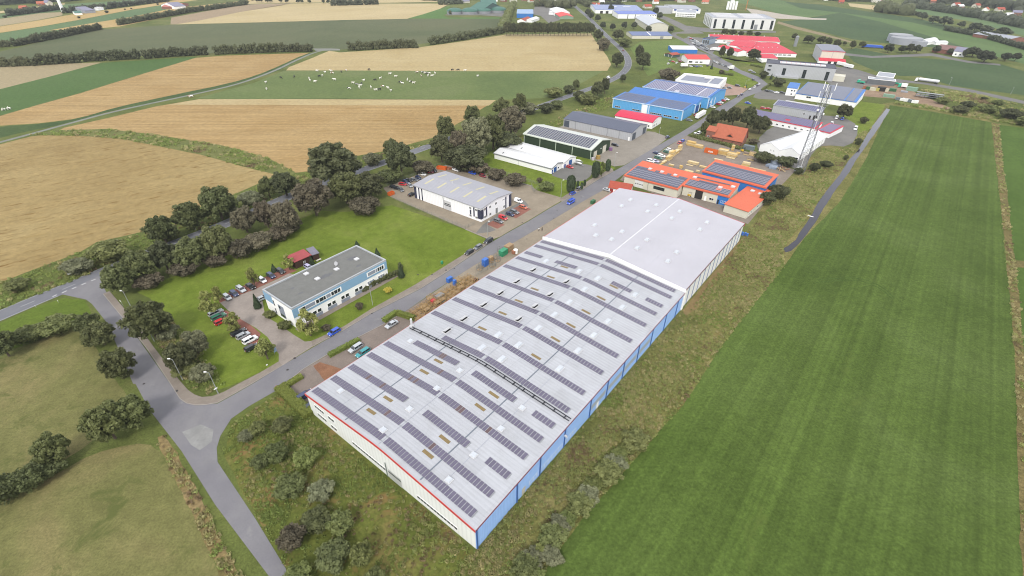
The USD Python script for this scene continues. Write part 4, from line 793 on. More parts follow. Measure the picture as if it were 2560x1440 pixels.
corners(b3); b3.on_roof(.8, .3, b3.L-2.0, b3.D*.6-.3, .03, paint('bright_rail', S(206, 204, 214, .62), .4), 'panel_backing', lift=.03); b3.array(1.0, .4, b3.L*.36, b3.D*.6-.4, 11, 5, PVBLUE, .42, .06); b3.array(b3.L*.38, .4, b3.L*.80, b3.D*.6-.4, 13, 5, PVBLUE, .42, .06, skip=lambda i, j: j < 1 and 2 < i < 5); b3.array(b3.L*.82, .4, b3.L-2.2, b3.D*.6-.4, 7, 5, PVBLUE, .42, .06)
b3.array(1.0, b3.D*.64, b3.L-1.5, b3.D-.5, 40, 2, PVBLUE, .42, .06)
b3.panel('right', .4, 2.4, 0, 5.6, DKBLUE, 'gate'); b3.panel('right', 6, 7.2, 0, 6.2, WHITER, 'pilaster'); b3.panel('right', 13, 14, 0, 6.0, WHITER, 'pilaster'); b3.panel('right', 3, 5.4, 3.8, 4.4, WHITER, 'sign')
b4 = bld('white_shop', 'white flat-roofed shop with large blue solar fields behind the blue halls', (1688.6, 200), (1800, 213), (1826, 196), 5.5, None, 0, WHITER, paint('white_roof', S(240, 240, 236), .6, .03), trim=WHITER)
b4.array(b4.L*.10, 1.0, b4.L*.70, b4.D*.75, 26, 7, paint('slate_solar', S(104, 110, 132), .3, .08), .03, .03); b4.array(b4.L*.74, 1.0, b4.L*.95, b4.D*.8, 10, 7, paint('slate_solar', 0), .03, .03)
B(b4.L*.55, b4.D*.55, b4.h+.07, b4.L*.76, b4.D*.66, b4.h+.9).build(b4.path, 'rooflight', VENT); b4.win('right', 2, 6, 1, 3, n=3); b4.win('right', 8, 12, 1, 3, n=3)
# solar roof hall with blue edge and its annex
sr = bld('blue_edge_hall', 'white hall with slate solar roof edged in bright blue', (1990, 234), (2140, 256.4), (2151, 223), (2134.6, 270, 256.4), 'x', 3.0, WHITER, BROOF, Dk='ridge', pos=1, th=.2)
sr.array(.4, .3, sr.L*.40, sr.D-.3, 22, 9, paint('slate_solar', 0), .05, .03); sr.array(sr.L*.40, 2.2, sr.L*.62, sr.D-.3, 12, 7, paint('slate_solar', 0), .05, .03); sr.array(sr.L*.40, .3, sr.L*.80, 2.2, 22, 2, paint('slate_solar', 0), .05, .03); sr.array(sr.L*.62, 2.2, sr.L*.80, sr.D-.3, 10, 7, paint('slate_solar', 0), .05, .03); sr.array(sr.L*.82, .3, sr.L*.96, sr.D-.3, 8, 9, paint('slate_solar', 0), .05, .03)
sr.win('front', sr.L*.19, sr.L*.19+3.4, 2.0, 3.4, n=2)
an = bld('office_annex', 'narrow white two-storey annex with bright blue roof at the end of the blue-edged hall', (1968, 219), (1993, 222), (2001, 211), (1965, 238, 219), 'x', .7, WHITER, BROOF, pos=1)
row_of(an, 'front', (an.L*.45, an.L*.72), an.h-2.4, an.h-1.2, 1.3); an.win('front', an.L*.5, an.L*.5+1.3, .9, 2.1)
# grey hall with solar roof
gs = bld('grey_solar_hall', 'grey hall with solar roof and white ridge rooflight, just left of the mast', (1934, 262.4), (2052, 282.4), (2062.7, 269), (2051, 301.5, 282.4), 'x', 1.8, LGREY, GREYR, Dk='ridge', pos=1)
gs.array(.5, .3, gs.L-1, gs.D-1.2, 22, 3, PVBLUE, .18, .03); gs.on_roof(gs.L*.16, gs.D-.9, gs.L*.92, gs.D-.1, .5, VENT, 'ridge_rooflight', lift=.05)
gs.win('front', gs.L*.66, gs.L*.66+1.3, 2.2, 3.4); gs.door('front', gs.L*.80, gs.L*.80+1.1, 2.4, OPEN); gs.panel('front', gs.L*.88, gs.L*.88+2.5, 0, 3, OPEN, 'open_gate')
# long low red building with solar roof
lr = bld('long_red_building', 'long low white building with red eaves and violet-blue solar panels, behind the white tent hall', (1858, 286), (2039, 322.5), (2048, 305), (2038, 336, 322.5), 'x', 1.6, WHITER, RED, Dk='ridge', pos=1)
lr.array(.5, .5, lr.L-.8, lr.D-.2, 30, 4, PVBLUE, .14, .03, skip=lambda i, j: j == 1 and i in (17, 18)); row_of(lr, 'front', np.linspace(lr.L*.40, lr.L*.9, 7), 1.0, 2.0, 1.5, 2)
la = bld('red_roof_annex', 'low white annex with red roof and five blue solar strips beside the parking yard', (2040, 326), (2075, 334), (2089, 314), (2073, 345, 333.5), 'x', .6, WHITER, RED, pos=1)
la.array(.8, .8, la.L-.6, la.D-.8, 5, 4, PVBLUE, .25, .03); la.win('front', la.L*.05, la.L*.05+2.0, 1.2, 2.0, n=2)
# white tent halls
tl = bld('tent_hall', 'left nave of the pure white twin tent hall, with rows of small roof slits', (1901, 362), (1949, 376.5), (1958, 320), (1897, 377, 362), 'y', 2.8, WHITER, paint('white_tarpaulin', S(246, 247, 248, .60), .55, .02), over=.1)
for v in (.22, .3, .38, .58, .66): tl.on_roof(tl.L*.16, tl.D*v, tl.L*.36, tl.D*v+.6, .03, paint('grey_slit', S(120, 130, 140)), 'roof_slit', lift=.02)
row_of(tl, 'front', (tl.L*.55, tl.L*.7), 2.2, 2.8, .8)
tr2 = bld('tent_hall', 'right nave of the pure white twin tent hall, with a vertically ribbed side wall', (1949.5, 376.5), (2001, 388.5), (2040, 337), tl.h, 'y', 2.8, WHITER, paint('white_tarpaulin', 0), over=.1)
B(-.12, .1, tl.h-.1, .16, tl.D, tl.h+.22).build(tr2.path, 'valley_gutter', paint('gutter_shade', S(140, 144, 148), .6)); tr2.win('front', tr2.L*.55, tr2.L*.95, .8, 2.0, n=3)
for v in np.linspace(1, tr2.D-1, 9): tr2.panel('right', v, v+.15, 0, tr2.h-.3, GREYMETAL, 'tent_post', .1)
# brick house
bk = bld('brick_house', 'brick house with steep orange-red tiled roof and a triangular louvre dormer', (1783, 339), (1855, 353.4), None, (1853, 366, 353.4), 'x', 6.4, BRICK, TILE2, D=10.5, over=.5)
for u in (0, bk.L*.36, bk.L*.68, bk.L-.3): B(u, -.25, -.2, u+.35, -.003, bk.h-.1).build(bk.path, 'buttress', paint('dark_brick', S(112, 76, 66, .62), .9))
x0, x1, ym = bk.L*.42, bk.L*.68, 3.2
zz = bk.rz_at(0, .6); MB().prism([(x0, zz+.1), (x1, zz+.1), ((x0+x1)/2, zz+2.2)], 'y', .5, ym).build(bk.path, 'dormer', TILE2); MB().prism([(x0+.5, zz+.2), (x1-.5, zz+.2), ((x0+x1)/2, zz+1.5)], 'y', .44, .497).build(bk.path, 'louvre', OPEN)
bka = bld('brick_annex', 'small brick annex with the same orange tiles at the left end of the brick house', (1767, 325), (1788, 329.5), None, (1768, 347, 325), 'x', 2.0, BRICK, TILE2, D=7.5)
bka.win('front', 1.2, 2.4, 1.6, 2.6)
# orange-roofed timber works
o1 = bld('timber_works', 'left wing of the orange-roofed timber works with a large solar field and white gate', (1562, 438), (1695, 473), (1731, 433), (1692, 495, 473), 'x', 1.5, CREAM, ORANGE, Dk='ridge', pos=1)
def strips(b, x0, y0, x1, y1, rows, n, skip=None):
    for j in range(1, rows-1): yr = y0+(y1-y0)*j/rows-.21; b.on_roof(x0, yr, x1, yr+.17, .05, paint('bright_rail', S(206, 204, 214, .62), .4), 'panel_rail', lift=.09)
    for j in range(rows):
        a, c = y0+(y1-y0)*j/rows, y0+(y1-y0)*(j+1)/rows-.25; m = MB()
        for i in range(n):
            if skip and skip(i/n, j): continue
            b.on_roof(x0+(x1-x0)*i/n+.02, a, x0+(x1-x0)*(i+1)/n-.02, c, .06, None, None, lift=.09, build=False, mb=m)
        m.build(b.path, 'solar_panel_row', PVDARK)
strips(o1, .5, .5, o1.L-.6, o1.D*.66, 6, 26, lambda f, j: j == 5 and (.2 < f < .36 or .46 < f < .58 or .68 < f < .84))
for f in (.27, .5, .75): x = o1.L*f; B(x-.8, o1.D*.60, o1.rz_at(x, o1.D*.62)-.2, x+.8, o1.D*.60+1.6, o1.rz_at(x, o1.D*.66)+.45).build(o1.path, 'rooflight', VENT)
eave_trim(o1, paint('orange_trim', S(240, 126, 98), .5), .3); g_ = o1.panel('front', o1.L*.21, o1.L*.37, .1, 4.0, WHITE, 'gate')
for k in range(4): o1.place('front', o1.L*.215+k*1.2, o1.L*.215+k*1.2+.8, 1.7, 2.1, .043, .06).build(g_, 'pane', GLASS)
o1.win('front', o1.L*.565, o1.L*.77, 1.6, 3.2, n=4, frame=DARKMETAL); B(o1.L*.46, -.12, 0, o1.L*.46+.1, -.02, o1.h-.3).build(o1.path, 'downpipe', DARKMETAL)
o2 = bld('timber_works', 'middle wing of the orange-roofed timber works with open dark gate and blue wall', (1709, 463.4), (1823.5, 492), (1847, 460), (1820, 516, 492), 'x', 1.5, CREAM, ORANGE, Dk='ridge', pos=1)
strips(o2, .4, .4, o2.L-.8, o2.D*.60, 6, 24, lambda f, j: (j > 3 and f > .66) or (j == 5 and f < .2) or (j in (2, 3) and .66 < f < .76)); strips(o2, o2.L*.12, o2.D*.72, o2.L*.85, o2.D*.80, 1, 18)
for f, q in ((.08, .7), (.71, .42), (.93, .68)): x, y = o2.L*f, o2.D*q; B(x-.9, y-.9, o2.rz_at(x, y)-.2, x+.9, y+.9, o2.rz_at(x, y)+.4).build(o2.path, 'rooflight', VENT)
eave_trim(o2, paint('orange_trim', S(240, 126, 98), .5), .3); o2.panel('front', o2.L*.285, o2.L*.45, 0, 4.4, OPEN, 'open_gate', .03); o2.panel('front', o2.L*.77, o2.L-.1, .1, 4.6, paint('mid_blue_wall', S(54, 126, 204, .7), .5), 'blue_panel')
o2.win('front', o2.L*.60, o2.L*.70, 1.0, 2.2, n=2); o2.win('front', o2.L*.85, o2.L*.96, 1.0, 2.2, n=3); o2.door('front', o2.L*.78, o2.L*.815, 2.2, GLASS); o2.door('front', o2.L*.50, o2.L*.54, 2.3, WHITER)
o3 = bld('timber_works', 'rear wing of the orange-roofed timber works with the biggest solar field and blue end wall', (1757, 427.5), (1915, 469), (1947.5, 438), 5.5, 'x', 1.6, paint('mid_blue_wall', 0), ORANGE, Dk='ridge', pos=1)
strips(o3, .8, .8, o3.L-1.2, o3.D*.78, 7, 30); eave_trim(o3, paint('orange_trim', S(240, 126, 98), .5), .3)
o4 = bld('timber_works', 'right wing of the orange-roofed timber works with plain roof and two rooflights', (1812, 512), (1870, 529.5), (1919, 472), (1866, 547, 529.5), 'y', .4, CREAM, ORANGE, pos=0, over=.4)
for q, x in ((.72, .35), (.70, .72)): y = o4.D*q; B(o4.L*x-.9, y-.9, o4.rz_at(o4.L*x, y)-.2, o4.L*x+.9, y+.9, o4.rz_at(o4.L*x, y)+.4).build(o4.path, 'rooflight', VENT)
row_of(o4, 'right', (o4.D*.35, o4.D*.6), 1.2, 2.6, 2.2, 2); row_of(o4, 'right', (2, 5), .8, 2.0, 1.2)
th_ = bld('tile_roof_garage', 'small white garage with steep dark red tiled roof beside the timber works', (1522.5, 468), (1576, 477), None, 2.6, 'x', 2.3, WHITER, TILE, D=5.4, over=.35)
th_.door('front', .6, 2.2, 2.0, paint('red_door', S(170, 60, 56), .6))
# grey hall with three tall windows
tw3 = bld('tall_window_hall', 'grey hall with three tall dark windows and a white rooflight band on a dark roof', (1915.6, 158), (2091, 172.5), (2080, 161), (2086, 203.5, 172.5), None, 0, LGREY, DROOF, trim=paint('dark_coping', S(70, 64, 84), .5))
for f in (.265, .56, .88): tw3.win('front', tw3.L*f, tw3.L*f+2.8, .4, tw3.h*.72, n=2, frame=DARKMETAL)
for z in (tw3.h*.42, tw3.h*.75): tw3.win('front', 2.5, 5.4, z, z+1.3, n=2, frame=DARKMETAL)
B(tw3.L*.20, tw3.D*.25, tw3.h+.07, tw3.L*.86, tw3.D*.55, tw3.h+.8).build(tw3.path, 'rooflight_band', VENT)
for k in range(9): B(tw3.L*(.22+.07*k), tw3.D*.25+.2, tw3.h+.802, tw3.L*(.22+.07*k)+.25, tw3.D*.55, tw3.h+.9).build(tw3.path, 'band_rib', paint('pink_red_trim', 0))
B(tw3.L*.17, -4.5, -.2, tw3.L*.52, -.02, 1.6).build(tw3.path, 'loading_ramp', LGREY)
# white cold store
cs = bld('cold_store', 'tall white cold store with cream front and pink roof edge right of the red works', (2055, 127), (2113.7, 130.5), (2010, 109), (2048, 157, 127), 'y', .8, LGREY, GROOF, over=.15)
cs.panel('front', .3, cs.L*.49, cs.h*.42, cs.h-.3, CREAM, 'cream_panel'); cs.panel('front', cs.L*.51, cs.L-.3, cs.h*.42, cs.h-.3, CREAM, 'cream_panel')
B(-.2, -.25, cs.h-.35, cs.L+.2, -.15, cs.h+.3).build(cs.path, 'roof_edge', paint('pink_red_trim', 0))
MB().prism([(-7, -.3), (-.05, -.3), (-.05, cs.h*.42), (-7, cs.h*.28)], 'x', -1.0, cs.L+2).build(cs.path, 'lean_to', WHITER); MB().prism([(-7.3, cs.h*.275), (-.05, cs.h*.425), (-.05, cs.h*.445), (-7.3, cs.h*.295)], 'x', -1.3, cs.L+2.3).build(cs.path, 'lean_to_roof', RED)
for u in (cs.L*.35, cs.L*.6): B(u, -7.12, 0, u+3, -7.01, 3.0).build(cs.path, 'dock_gate', OPEN)
# red-roofed works
r1 = bld('red_works', 'rear block of the long red-roofed works with a cream eaves line', (1776, 97), (1950, 105), (1968, 94), (1777, 107, 97), 'x', 2.2, WHITER, RED, Dk=1.0)
eave_trim(r1, CREAM, .3); row_of(r1, 'front', (2, 6, 16), 2.2, 3.4, 2.6, 2)
for f in (.06, .12, .2, .35, .42, .8): B(r1.L*f, r1.D*.5, r1.rz_at(0, r1.D*.5)-.2, r1.L*f+1.2, r1.D*.5+1.2, r1.rz_at(0, r1.D*.5)+.9).build(r1.path, 'roof_vent', VENT)
r2 = bld('red_works', 'large front block of the red-roofed works, its roof dotted with small rooflights', (1868, 132), (1992, 134.5), (1970, 107), (1993, 143, 134), 'x', 1.6, WHITER, RED, pos=.8)
for i in range(8):
    x, y = r2.L*(.12+.1*i), r2.D*(.42-.02*(i % 3)); r2.on_roof(x, y, x+.7, y+2.2, .25, VENT, 'rooflight')
row_of(r2, 'front', np.linspace(r2.L*.35, r2.L*.82, 6), 1.6, 2.8, 4.0, 3)
r3 = bld('red_works', 'white gabled wing at the left of the red-roofed works', (1845, 130), (1869, 129), (1824, 115), (1846, 141, 130), 'y', 1.6, WHITER, RED)
row_of(r3, 'left', (2, 6, 10), 1.4, 2.6, 2.2, 2)
r4 = bld('red_works', 'lower middle block of the red-roofed works behind the gabled wing', (1822, 113), (1880, 118), (1895, 104), 5.0, 'x', 1.2, WHITER, RED)
r5 = bld('red_roof_shed', 'small white shed with red roof in front of the red-roofed works', (1904, 145), (1945, 146.5), (1946, 138), (1905, 155, 145), 'x', .7, WHITER, RED, pos=1)
ge = bld('glass_entrance', 'grey glass entrance block at the left end of the red-roofed works', (1757, 97), (1775, 99), (1762, 87), (1758, 110, 97), None, 0, paint('blue_grey_glass', S(150, 170, 190, .6), .3), DROOF, trim=DKBLUE)
for f in (.1, .4, .7): ge.win('front', ge.L*f, ge.L*f+ge.L*.25, .6, ge.h-.8, n=2)
t_ = thing('silo', 'grey steel silo behind the red-roofed works', 'silo', (*G(1987, 116), 0)); MB().tube((0, 0, -.2), (0, 0, 11), 2.0, 14).build(t_, 'shell', GREYMETAL); MB().tube((0, 0, 11), (0, 0, 12.2), 2.05, 14, .3).build(t_, 'cap', GREYMETAL)
# big white hall with slot windows
bw = bld('big_white_hall', 'big white hall with seven tall slot windows and strips of rooflights', (1782, 44.4), (1940, 48.5), (1741, 31.4), (1780, 71.5, 44.4), None, 0, WHITE, GREYR, trim=paint('pale_coping', 0))
for f in (.035, .18, .335, .485, .635, .785, .935): bw.win('front', bw.L*f, bw.L*f+3.6, .8, bw.h*.88, n=1, frame=LGREY)
bw.panel('front', bw.L*.685, bw.L*.74, 0, bw.h*.48, GREYMETAL, 'gate')
for f in (.1, .3, .5, .7, .88): bw.win('left', bw.D*f, bw.D*f+4, .8, bw.h*.85, n=1, frame=LGREY)
for j in range(6):
    for k in (0, 1): B(bw.L*(.08+.44*k), bw.D*(.08+.155*j), bw.h+.07, bw.L*(.42+.44*k), bw.D*(.08+.155*j)+2.2, bw.h+1.2).build(bw.path, 'rooflight_strip', VENT)
# farther works
fb = bld('far_blue_hall', 'far white hall with grey-blue roof and open gates beside the country road', (1489, 24.5), (1607, 26), (1600, 13), (1490, 33.5, 24.5), 'x', 2.0, WHITER, paint('grey_blue_roof', S(150, 164, 206), .5, .03), pos=.7)
for f in (.1, .22, .36): fb.panel('front', fb.L*f, fb.L*f+5, 0, 4, OPEN, 'open_gate')
for f in (.35, .65): fb.on_roof(fb.L*f, fb.D*.4, fb.L*f+14, fb.D*.46, .4, VENT, 'rooflight')
f2 = bld('far_blue_hall', 'far white hall with bright violet-blue roof and three dark slits', (1546, 35), (1643, 35.5), (1637, 28), (1548, 46.5, 35), 'x', 1.2, WHITER, paint('violet_blue_roof', S(110, 132, 214), .5, .03), pos=.85)
for f in (.24, .43): f2.panel('front', f2.L*f, f2.L*f+1.2, 0, f2.h-.5, DARKMETAL, 'slit')
row_of(f2, 'front', np.linspace(f2.L*.7, f2.L*.95, 5), f2.h-2.6, f2.h-1.2, 1.6)
f3 = bld('far_grey_box', 'far pale grey windowless block behind the round-roofed hall', (1648, 19.5), (1681, 20), (1626, 14), (1648, 34, 19.5), None, 0, LGREY, GREYR, trim=GREYMETAL)
f4 = bld('far_white_works', 'far white works with blue gable panels and stacked roof strips', (1682, 22), (1752, 23), (1745, 13), (1683, 33, 22), 'x', 2.0, WHITER, GREYR)
for f in (.05, .38, .7): f4.panel('front', f4.L*f, f4.L*f+f4.L*.22, f4.h-3, f4.h-.4, DKBLUE, 'blue_panel')
f5 = bld('far_white_works', 'far low white office with rows of windows left of the big white hall', (1690, 31), (1741, 33), (1735, 25), (1692, 42, 31), None, 0, WHITER, GREYR)
row_of(f5, 'front', np.linspace(2, f5.L-6, 7), 1, 2.2, 4, 2); row_of(f5, 'front', np.linspace(2, f5.L-6, 7), 4, 5.2, 4, 2)
f6 = bld('round_roof_hall', 'hall with barrel-shaped pale roof and cream round gable', (1622, 64), (1671, 64.5), (1617, 44), (1626, 78.5, 64), 'y', 4.0, CREAM, paint('pale_barrel_roof', S(214, 218, 226), .5, .03), arc=13, over=.6, th=.35)
f7 = bld('far_blue_shed', 'long cream shed with slate-blue roof left of the blue long shed', (1581, 89), (1681, 89.5), (1679, 80), (1583, 97, 89), 'x', 1.6, CREAM, paint('slate_blue_roof', S(104, 122, 170), .5, .04), pos=.7)
f7.on_roof(f7.L*.45, .2, f7.L*.45+1.2, f7.D*.65, .1, WHITER, 'white_strip'); f7.panel('front', f7.L*.70, f7.L*.78, 0, f7.h-.6, GREYMETAL, 'gate')
f8 = bld('blue_long_shed', 'long blue shed with white roof on the lawn inside the bend', (1682, 123.5), (1744, 124.5), (1740, 116), (1683, 133, 123.5), 'x', 1.2, paint('mid_blue_wall', 0), WROOFW, pos=.8)
f9 = bld('red_shop', 'white shop with bright red roof beside the street', (1720, 148), (1775.6, 148.5), (1775, 139), (1722, 160, 148), 'x', 1.8, WHITER, paint('bright_red_roof', S(246, 76, 70), .6, .04), pos=.7)
f9.win('front', f9.L*.06, f9.L*.22, 1.2, 3, n=3); row_of(f9, 'front', (f9.L*.35, f9.L*.55), 1.2, 2.6, 3, 2)
f10 = bld('pavilion', 'little open pavilion with white frame and red roof left of the red-roofed shop', (1662, 134), (1681, 138), None, 2.6, 'y', 1.2, paint('glass_wall', S(90, 110, 110), .3), TILE, D=12, over=.5)
for u in (0, f10.L*.5, f10.L-.3): B(u, -.3, 0, u+.3, -.05, 2.6).build(f10.path, 'frame_post', WHITER)
for i, (p0, p1, p2, l) in enumerate((((1171, 22), (1206, 25), (1210, 17), 'left'), ((1204, 19), (1243, 19), (1240, 10), 'right'))):
    b_ = bld('green_barn', f'{l} one of two big barns with green roofs at the domed farm', p0, p1, p2, 6.0, 'x', 9.0, paint('green_wall', S(86, 112, 108), .6), GREENROOF, Dk=1.3); b_.panel('front', b_.L*.75, b_.L*.85, 0, 5, WHITER, 'gate')
for i, (x, y, r) in enumerate(((1137, 34, 18), (1174, 34, 19), (1211, 33, 16), (1246, 31, 19))):
    g = G(x, y); R0 = r*dist(g)/F*.95
    t_ = thing('digester_dome', f'{("first", "second", "third", "last")[i]} from the left of four low green domed tanks at the farm', 'tank', (*g, 0))
    MB().tube((0, 0, -.3), (0, 0, 4), R0, 24).build(t_, 'tank_wall', GREYMETAL)
    pr = [(R0*1.01*math.cos(a), 4+R0*.36*math.sin(a)) for a in np.linspace(0, math.pi/2-.02, 7)]; c = trimesh.creation.revolve(np.array(pr+[(0, 4+R0*.36)]), sections=24); MB().add(c.vertices, c.faces).build(t_, 'dome', GREENROOF)
fa = bld('far_blue_store', 'light blue flat-gabled store behind the tree row', (1292, 34), (1333, 34.5), (1331, 24), (1293, 45, 34), 'x', 1.5, paint('mid_blue_wall', 0), paint('light_blue_roof', S(160, 190, 226), .5), pos=.8)
fa2 = bld('far_white_hall', 'white gabled hall before the dark wood', (1386, 31), (1424, 31), (1422, 22), 5, 'y', 3.0, WHITER, WROOFW); fa3 = bld('far_red_barn', 'pale green barn with red roof in front of the white gabled hall', (1399, 42), (1434, 42), (1433, 33), 3.5, 'y', 2.4, paint('pale_green_wall', S(160, 186, 160), .6), paint('bright_red_roof', 0))
fa4 = bld('far_white_hall', 'low white hall left of the white gabled hall', (1372, 30), (1386, 31), (1385, 23), 4, 'x', 1.0, WHITER, WROOFW)
fa5 = bld('far_house', 'white house with red-brown gable roof just behind the tree row', (1293, 51), (1312, 52), (1311, 45), 3.2, 'y', 2.5, WHITER, TILE); fa6 = bld('far_house', 'white house with white double gable behind the tree row', (1313, 50), (1330, 51), (1329, 44), 3.2, 'y', 2.2, WHITER, WROOFW)
# farm on the right
for i, (x, y, r, hh, l) in enumerate(((2246, 97, 19, 8, 'left'), (2262, 103, 25, 7, 'front'), (2293, 108, 14, 5, 'small right'))):
    g = G(x, y+6); R0 = r*dist(g)/F; t_ = thing('slurry_tank', f'{l} one of the round grey slurry tanks at the right farm', 'tank', (*g, 0)); MB().tube((0, 0, -.3), (0, 0, hh), R0, 24).build(t_, 'tank_wall', GREYR); MB().tube((0, 0, hh+.01), (0, 0, hh+.3), R0*.96, 24).build(t_, 'cover', GREYMETAL)
bld('farm_tent', 'bigger white arched tent at the right farm', (2293, 104), (2318, 107), (2318, 98), 3, 'y', 3, WHITER, WROOFW, arc=9); bld('farm_tent', 'smaller flat white tent at the right farm', (2325, 104), (2341, 107), (2341, 101), 2.5, 'y', 1.5, WHITER, WROOFW, arc=9)
bld('farm_barn', 'long farm barn with dull red roof at the right farm', (2333, 121), (2386, 128), (2384, 117), 4, 'x', 3, BRICK, paint('dull_red_roof', S(150, 112, 106), .8, .06)); fh = bld('farm_house', 'white farmhouse with grey roof among the trees at the right farm', (2385, 128), (2414, 131), (2413, 122), 5, 'x', 3, WHITER, paint('grey_tiles', S(150, 148, 170), .7)); row_of(fh, 'front', (2, 6, 10), 1.5, 3, 1.6)
bld('far_barn', 'long pale barn beyond the hedge at the far right', (2434, 84), (2525, 98), (2524, 90), 4, 'x', 2.5, BRICK, paint('pale_grey_roof', 0))
bld('weigh_house', 'grey flat-roofed canopy block beside the side road', (2191, 190), (2234, 195), (2234, 184), 5.5, None, 0, LGREY, GREYR); bld('weigh_canopy', 'long low pale canopy in front of the grey canopy block', (2171, 197), (2240, 204), (2240, 199), 4, None, 0, paint('canopy_shade', S(120, 124, 128), .7), GREYR)
bld('trailer_store', 'pair of tall cream trailers joined side by side at the end of the tall-window hall', (2084, 190), (2113, 193), (2120, 188), 4.2, None, 0, CREAM, CREAM, trim=CREAM)
# far left farm and villages
fl1 = bld('far_farm_barn', 'low far barn with pink-red roof at the top of the picture', (404, 17), (446, 16.5), (446, 9), 3.5, 'x', 3, BRICK, paint('pink_tiles', S(214, 130, 116), .7)); fl2 = bld('far_farm_house', 'far farmhouse with violet-grey roof beside the pink-roofed barn', (436, 17), (464, 15), (463, 8), 4, 'x', 5, WHITER, paint('grey_tiles', 0))
bld('far_farm_barn', 'grey-roofed barn among trees right of the wind turbine', (212, 27), (237, 25), (236, 17), 4, 'x', 4, GREYR, paint('grey_tiles', 0)); bld('far_farm_house', 'white-roofed building among trees right of the wind turbine', (244, 20), (258, 18), (257, 13), 4, 'x', 2, WHITER, WROOFW); bld('far_farm_house', 'pale green-grey shed at the turbine foot', (187, 33), (205, 32), (205, 28), 3, 'x', 2, WHITER, GREENROOF)
hp = [(1120, 5), (1154, 3), (1166, 8), (1236, 4), (1256, 4), (1284, 6), (1262, -3), (1308, 2), (1330, 6), (1346, 0), (1352, 9), (1391, 2), (1416, -4), (1452, 2), (1505, 10), (1477, 18), (1490, 17), (1530, 2), (1560, 4), (1598, 5), (1620, 21), (1640, 10), (1693, 3), (1710, 7), (1668, 2), (1734, 5), (1760, 9), (2070, 2), (2100, 8), (2186, 6), (2197, 4), (2329, 8), (2352, 3), (2393, 18), (2402, 20), (2446, 20), (2474, 28), (2536, 38), (2500, 28), (2520, 45), (100, 14), (116, 13), (20, 10), (56, 28), (2300, 2), (2420, 14)]
cols = ((TILE, 'red'), (TILE2, 'orange'), (paint('grey_tiles', 0), 'grey'), (TILE, 'red'), (WROOFW, 'white'))
for i, (x, y) in enumerate(hp):
    g = G(x, y); rr = random.Random(i); rf, cn = cols[i % 5] if x > 1000 else cols[i % 3]
    s = 8+4*rr.random(); b_ = Bld('village_house', f'{cn}-roofed house '+('in the village behind the domed farm' if x < 1440 and x > 1000 else 'in the far village at the top right' if x > 2000 else 'beyond the far workshops' if x > 1000 else 'in the wood at the top left'), 0, 0, 0, 3.2+1.5*(i % 2), o=(g[0]-s/2, g[1]), rz=rr.random()*1.4-.7, L=s*1.3, D=s, group=f'{cn}-roofed village houses {"behind the domed farm" if x < 1440 and x > 1000 else "top right" if x > 2000 else "beyond the workshops" if x > 1000 else "top left"}', cat='house')
    b_.gable('x', 3.4, (WHITER, BRICK, CREAM)[i % 3], rf, .4)
    b_.win('front', 1.5, 3, 1, 2.3); b_.win('front', 5, 6.5, 1, 2.3)
# plant tower and crane behind the big white hall
g = G(1829, 24); t_ = thing('plant_tower', 'white cluster of silos and a tower behind the big white hall', 'silos', (*g, 0))
for i in range(4): MB().tube((i*5.5-9, 0, -.2), (i*5.5-9, 0, 14), 2.2, 12).build(t_, 'silo', WHITER)
B(-3, 3, -.2, 3, 8, 24).build(t_, 'tower', WHITE)
g = G(1864, 26); t_ = thing('tower_crane', 'small orange tower crane behind the big white hall', 'crane', (*g, 0)); m = MB()
B(-.5, -.5, 0, .5, .5, 26).build(t_, 'mast', paint('crane_orange', S(220, 140, 70), .5)); B(-12, -.4, 26, 4, .4, 27).build(t_, 'jib', paint('crane_orange', 0))
# ================================================================ trees, shrubs, hedges, grass
ORD = 'first second third fourth fifth sixth seventh eighth ninth tenth eleventh twelfth thirteenth fourteenth fifteenth sixteenth seventeenth eighteenth nineteenth twentieth'.split()
LEAF = {'oak': leafy('leaf_dark_green', (.052, .060, .022), (.165, .180, .070)), 'brown': leafy('leaf_brown_green', (.058, .050, .032), (.190, .165, .105)),
        'willow': leafy('leaf_grey_green', (.085, .092, .048), (.250, .255, .145)), 'young': leafy('leaf_fresh_green', (.12, .14, .036), (.33, .345, .115)),
        'bush': leafy('leaf_mid_green', (.065, .078, .024), (.205, .225, .082)), 'conifer': leafy('needles', (.022, .038, .018), (.085, .118, .058)),
        'yellow': leafy('leaf_yellow', (.35, .30, .03), (.62, .54, .12), val=.05), 'hedge': leafy('hedge_leaf', (.09, .12, .02), (.235, .275, .062)),
        'far': leafy('leaf_far', (.034, .042, .026), (.11, .122, .07)), 'dark': leafy('leaf_deep_green', (.036, .042, .019), (.130, .138, .062)), 'lime': leafy('leaf_lime', (.08, .10, .024), (.225, .25, .085))}
def quads(P, N, size, rng, flat=.55):
    n = len(P)
    N = N+rng.normal(0, flat, (n, 3)); N /= np.linalg.norm(N, axis=1, keepdims=True)
    a = np.cross(N, rng.normal(0, 1, (n, 3))); a /= np.linalg.norm(a, axis=1, keepdims=True)+1e-9; b = np.cross(N, a)
    s = (size*(.6+.8*rng.random(n)))[:, None] if np.ndim(size) else size*(.6+.8*rng.random((n, 1)))
    v = np.stack([P-a*s-b*s*.7, P+a*s-b*s*.6, P+a*s*.8+b*s*.7, P-a*s*.7+b*s*.6], 1).reshape(-1, 3)
    i = np.arange(n)[:, None]*4
    return v, np.vstack([i+[0, 1, 2], i+[0, 2, 3]])
ICO = trimesh.creation.icosphere(1)
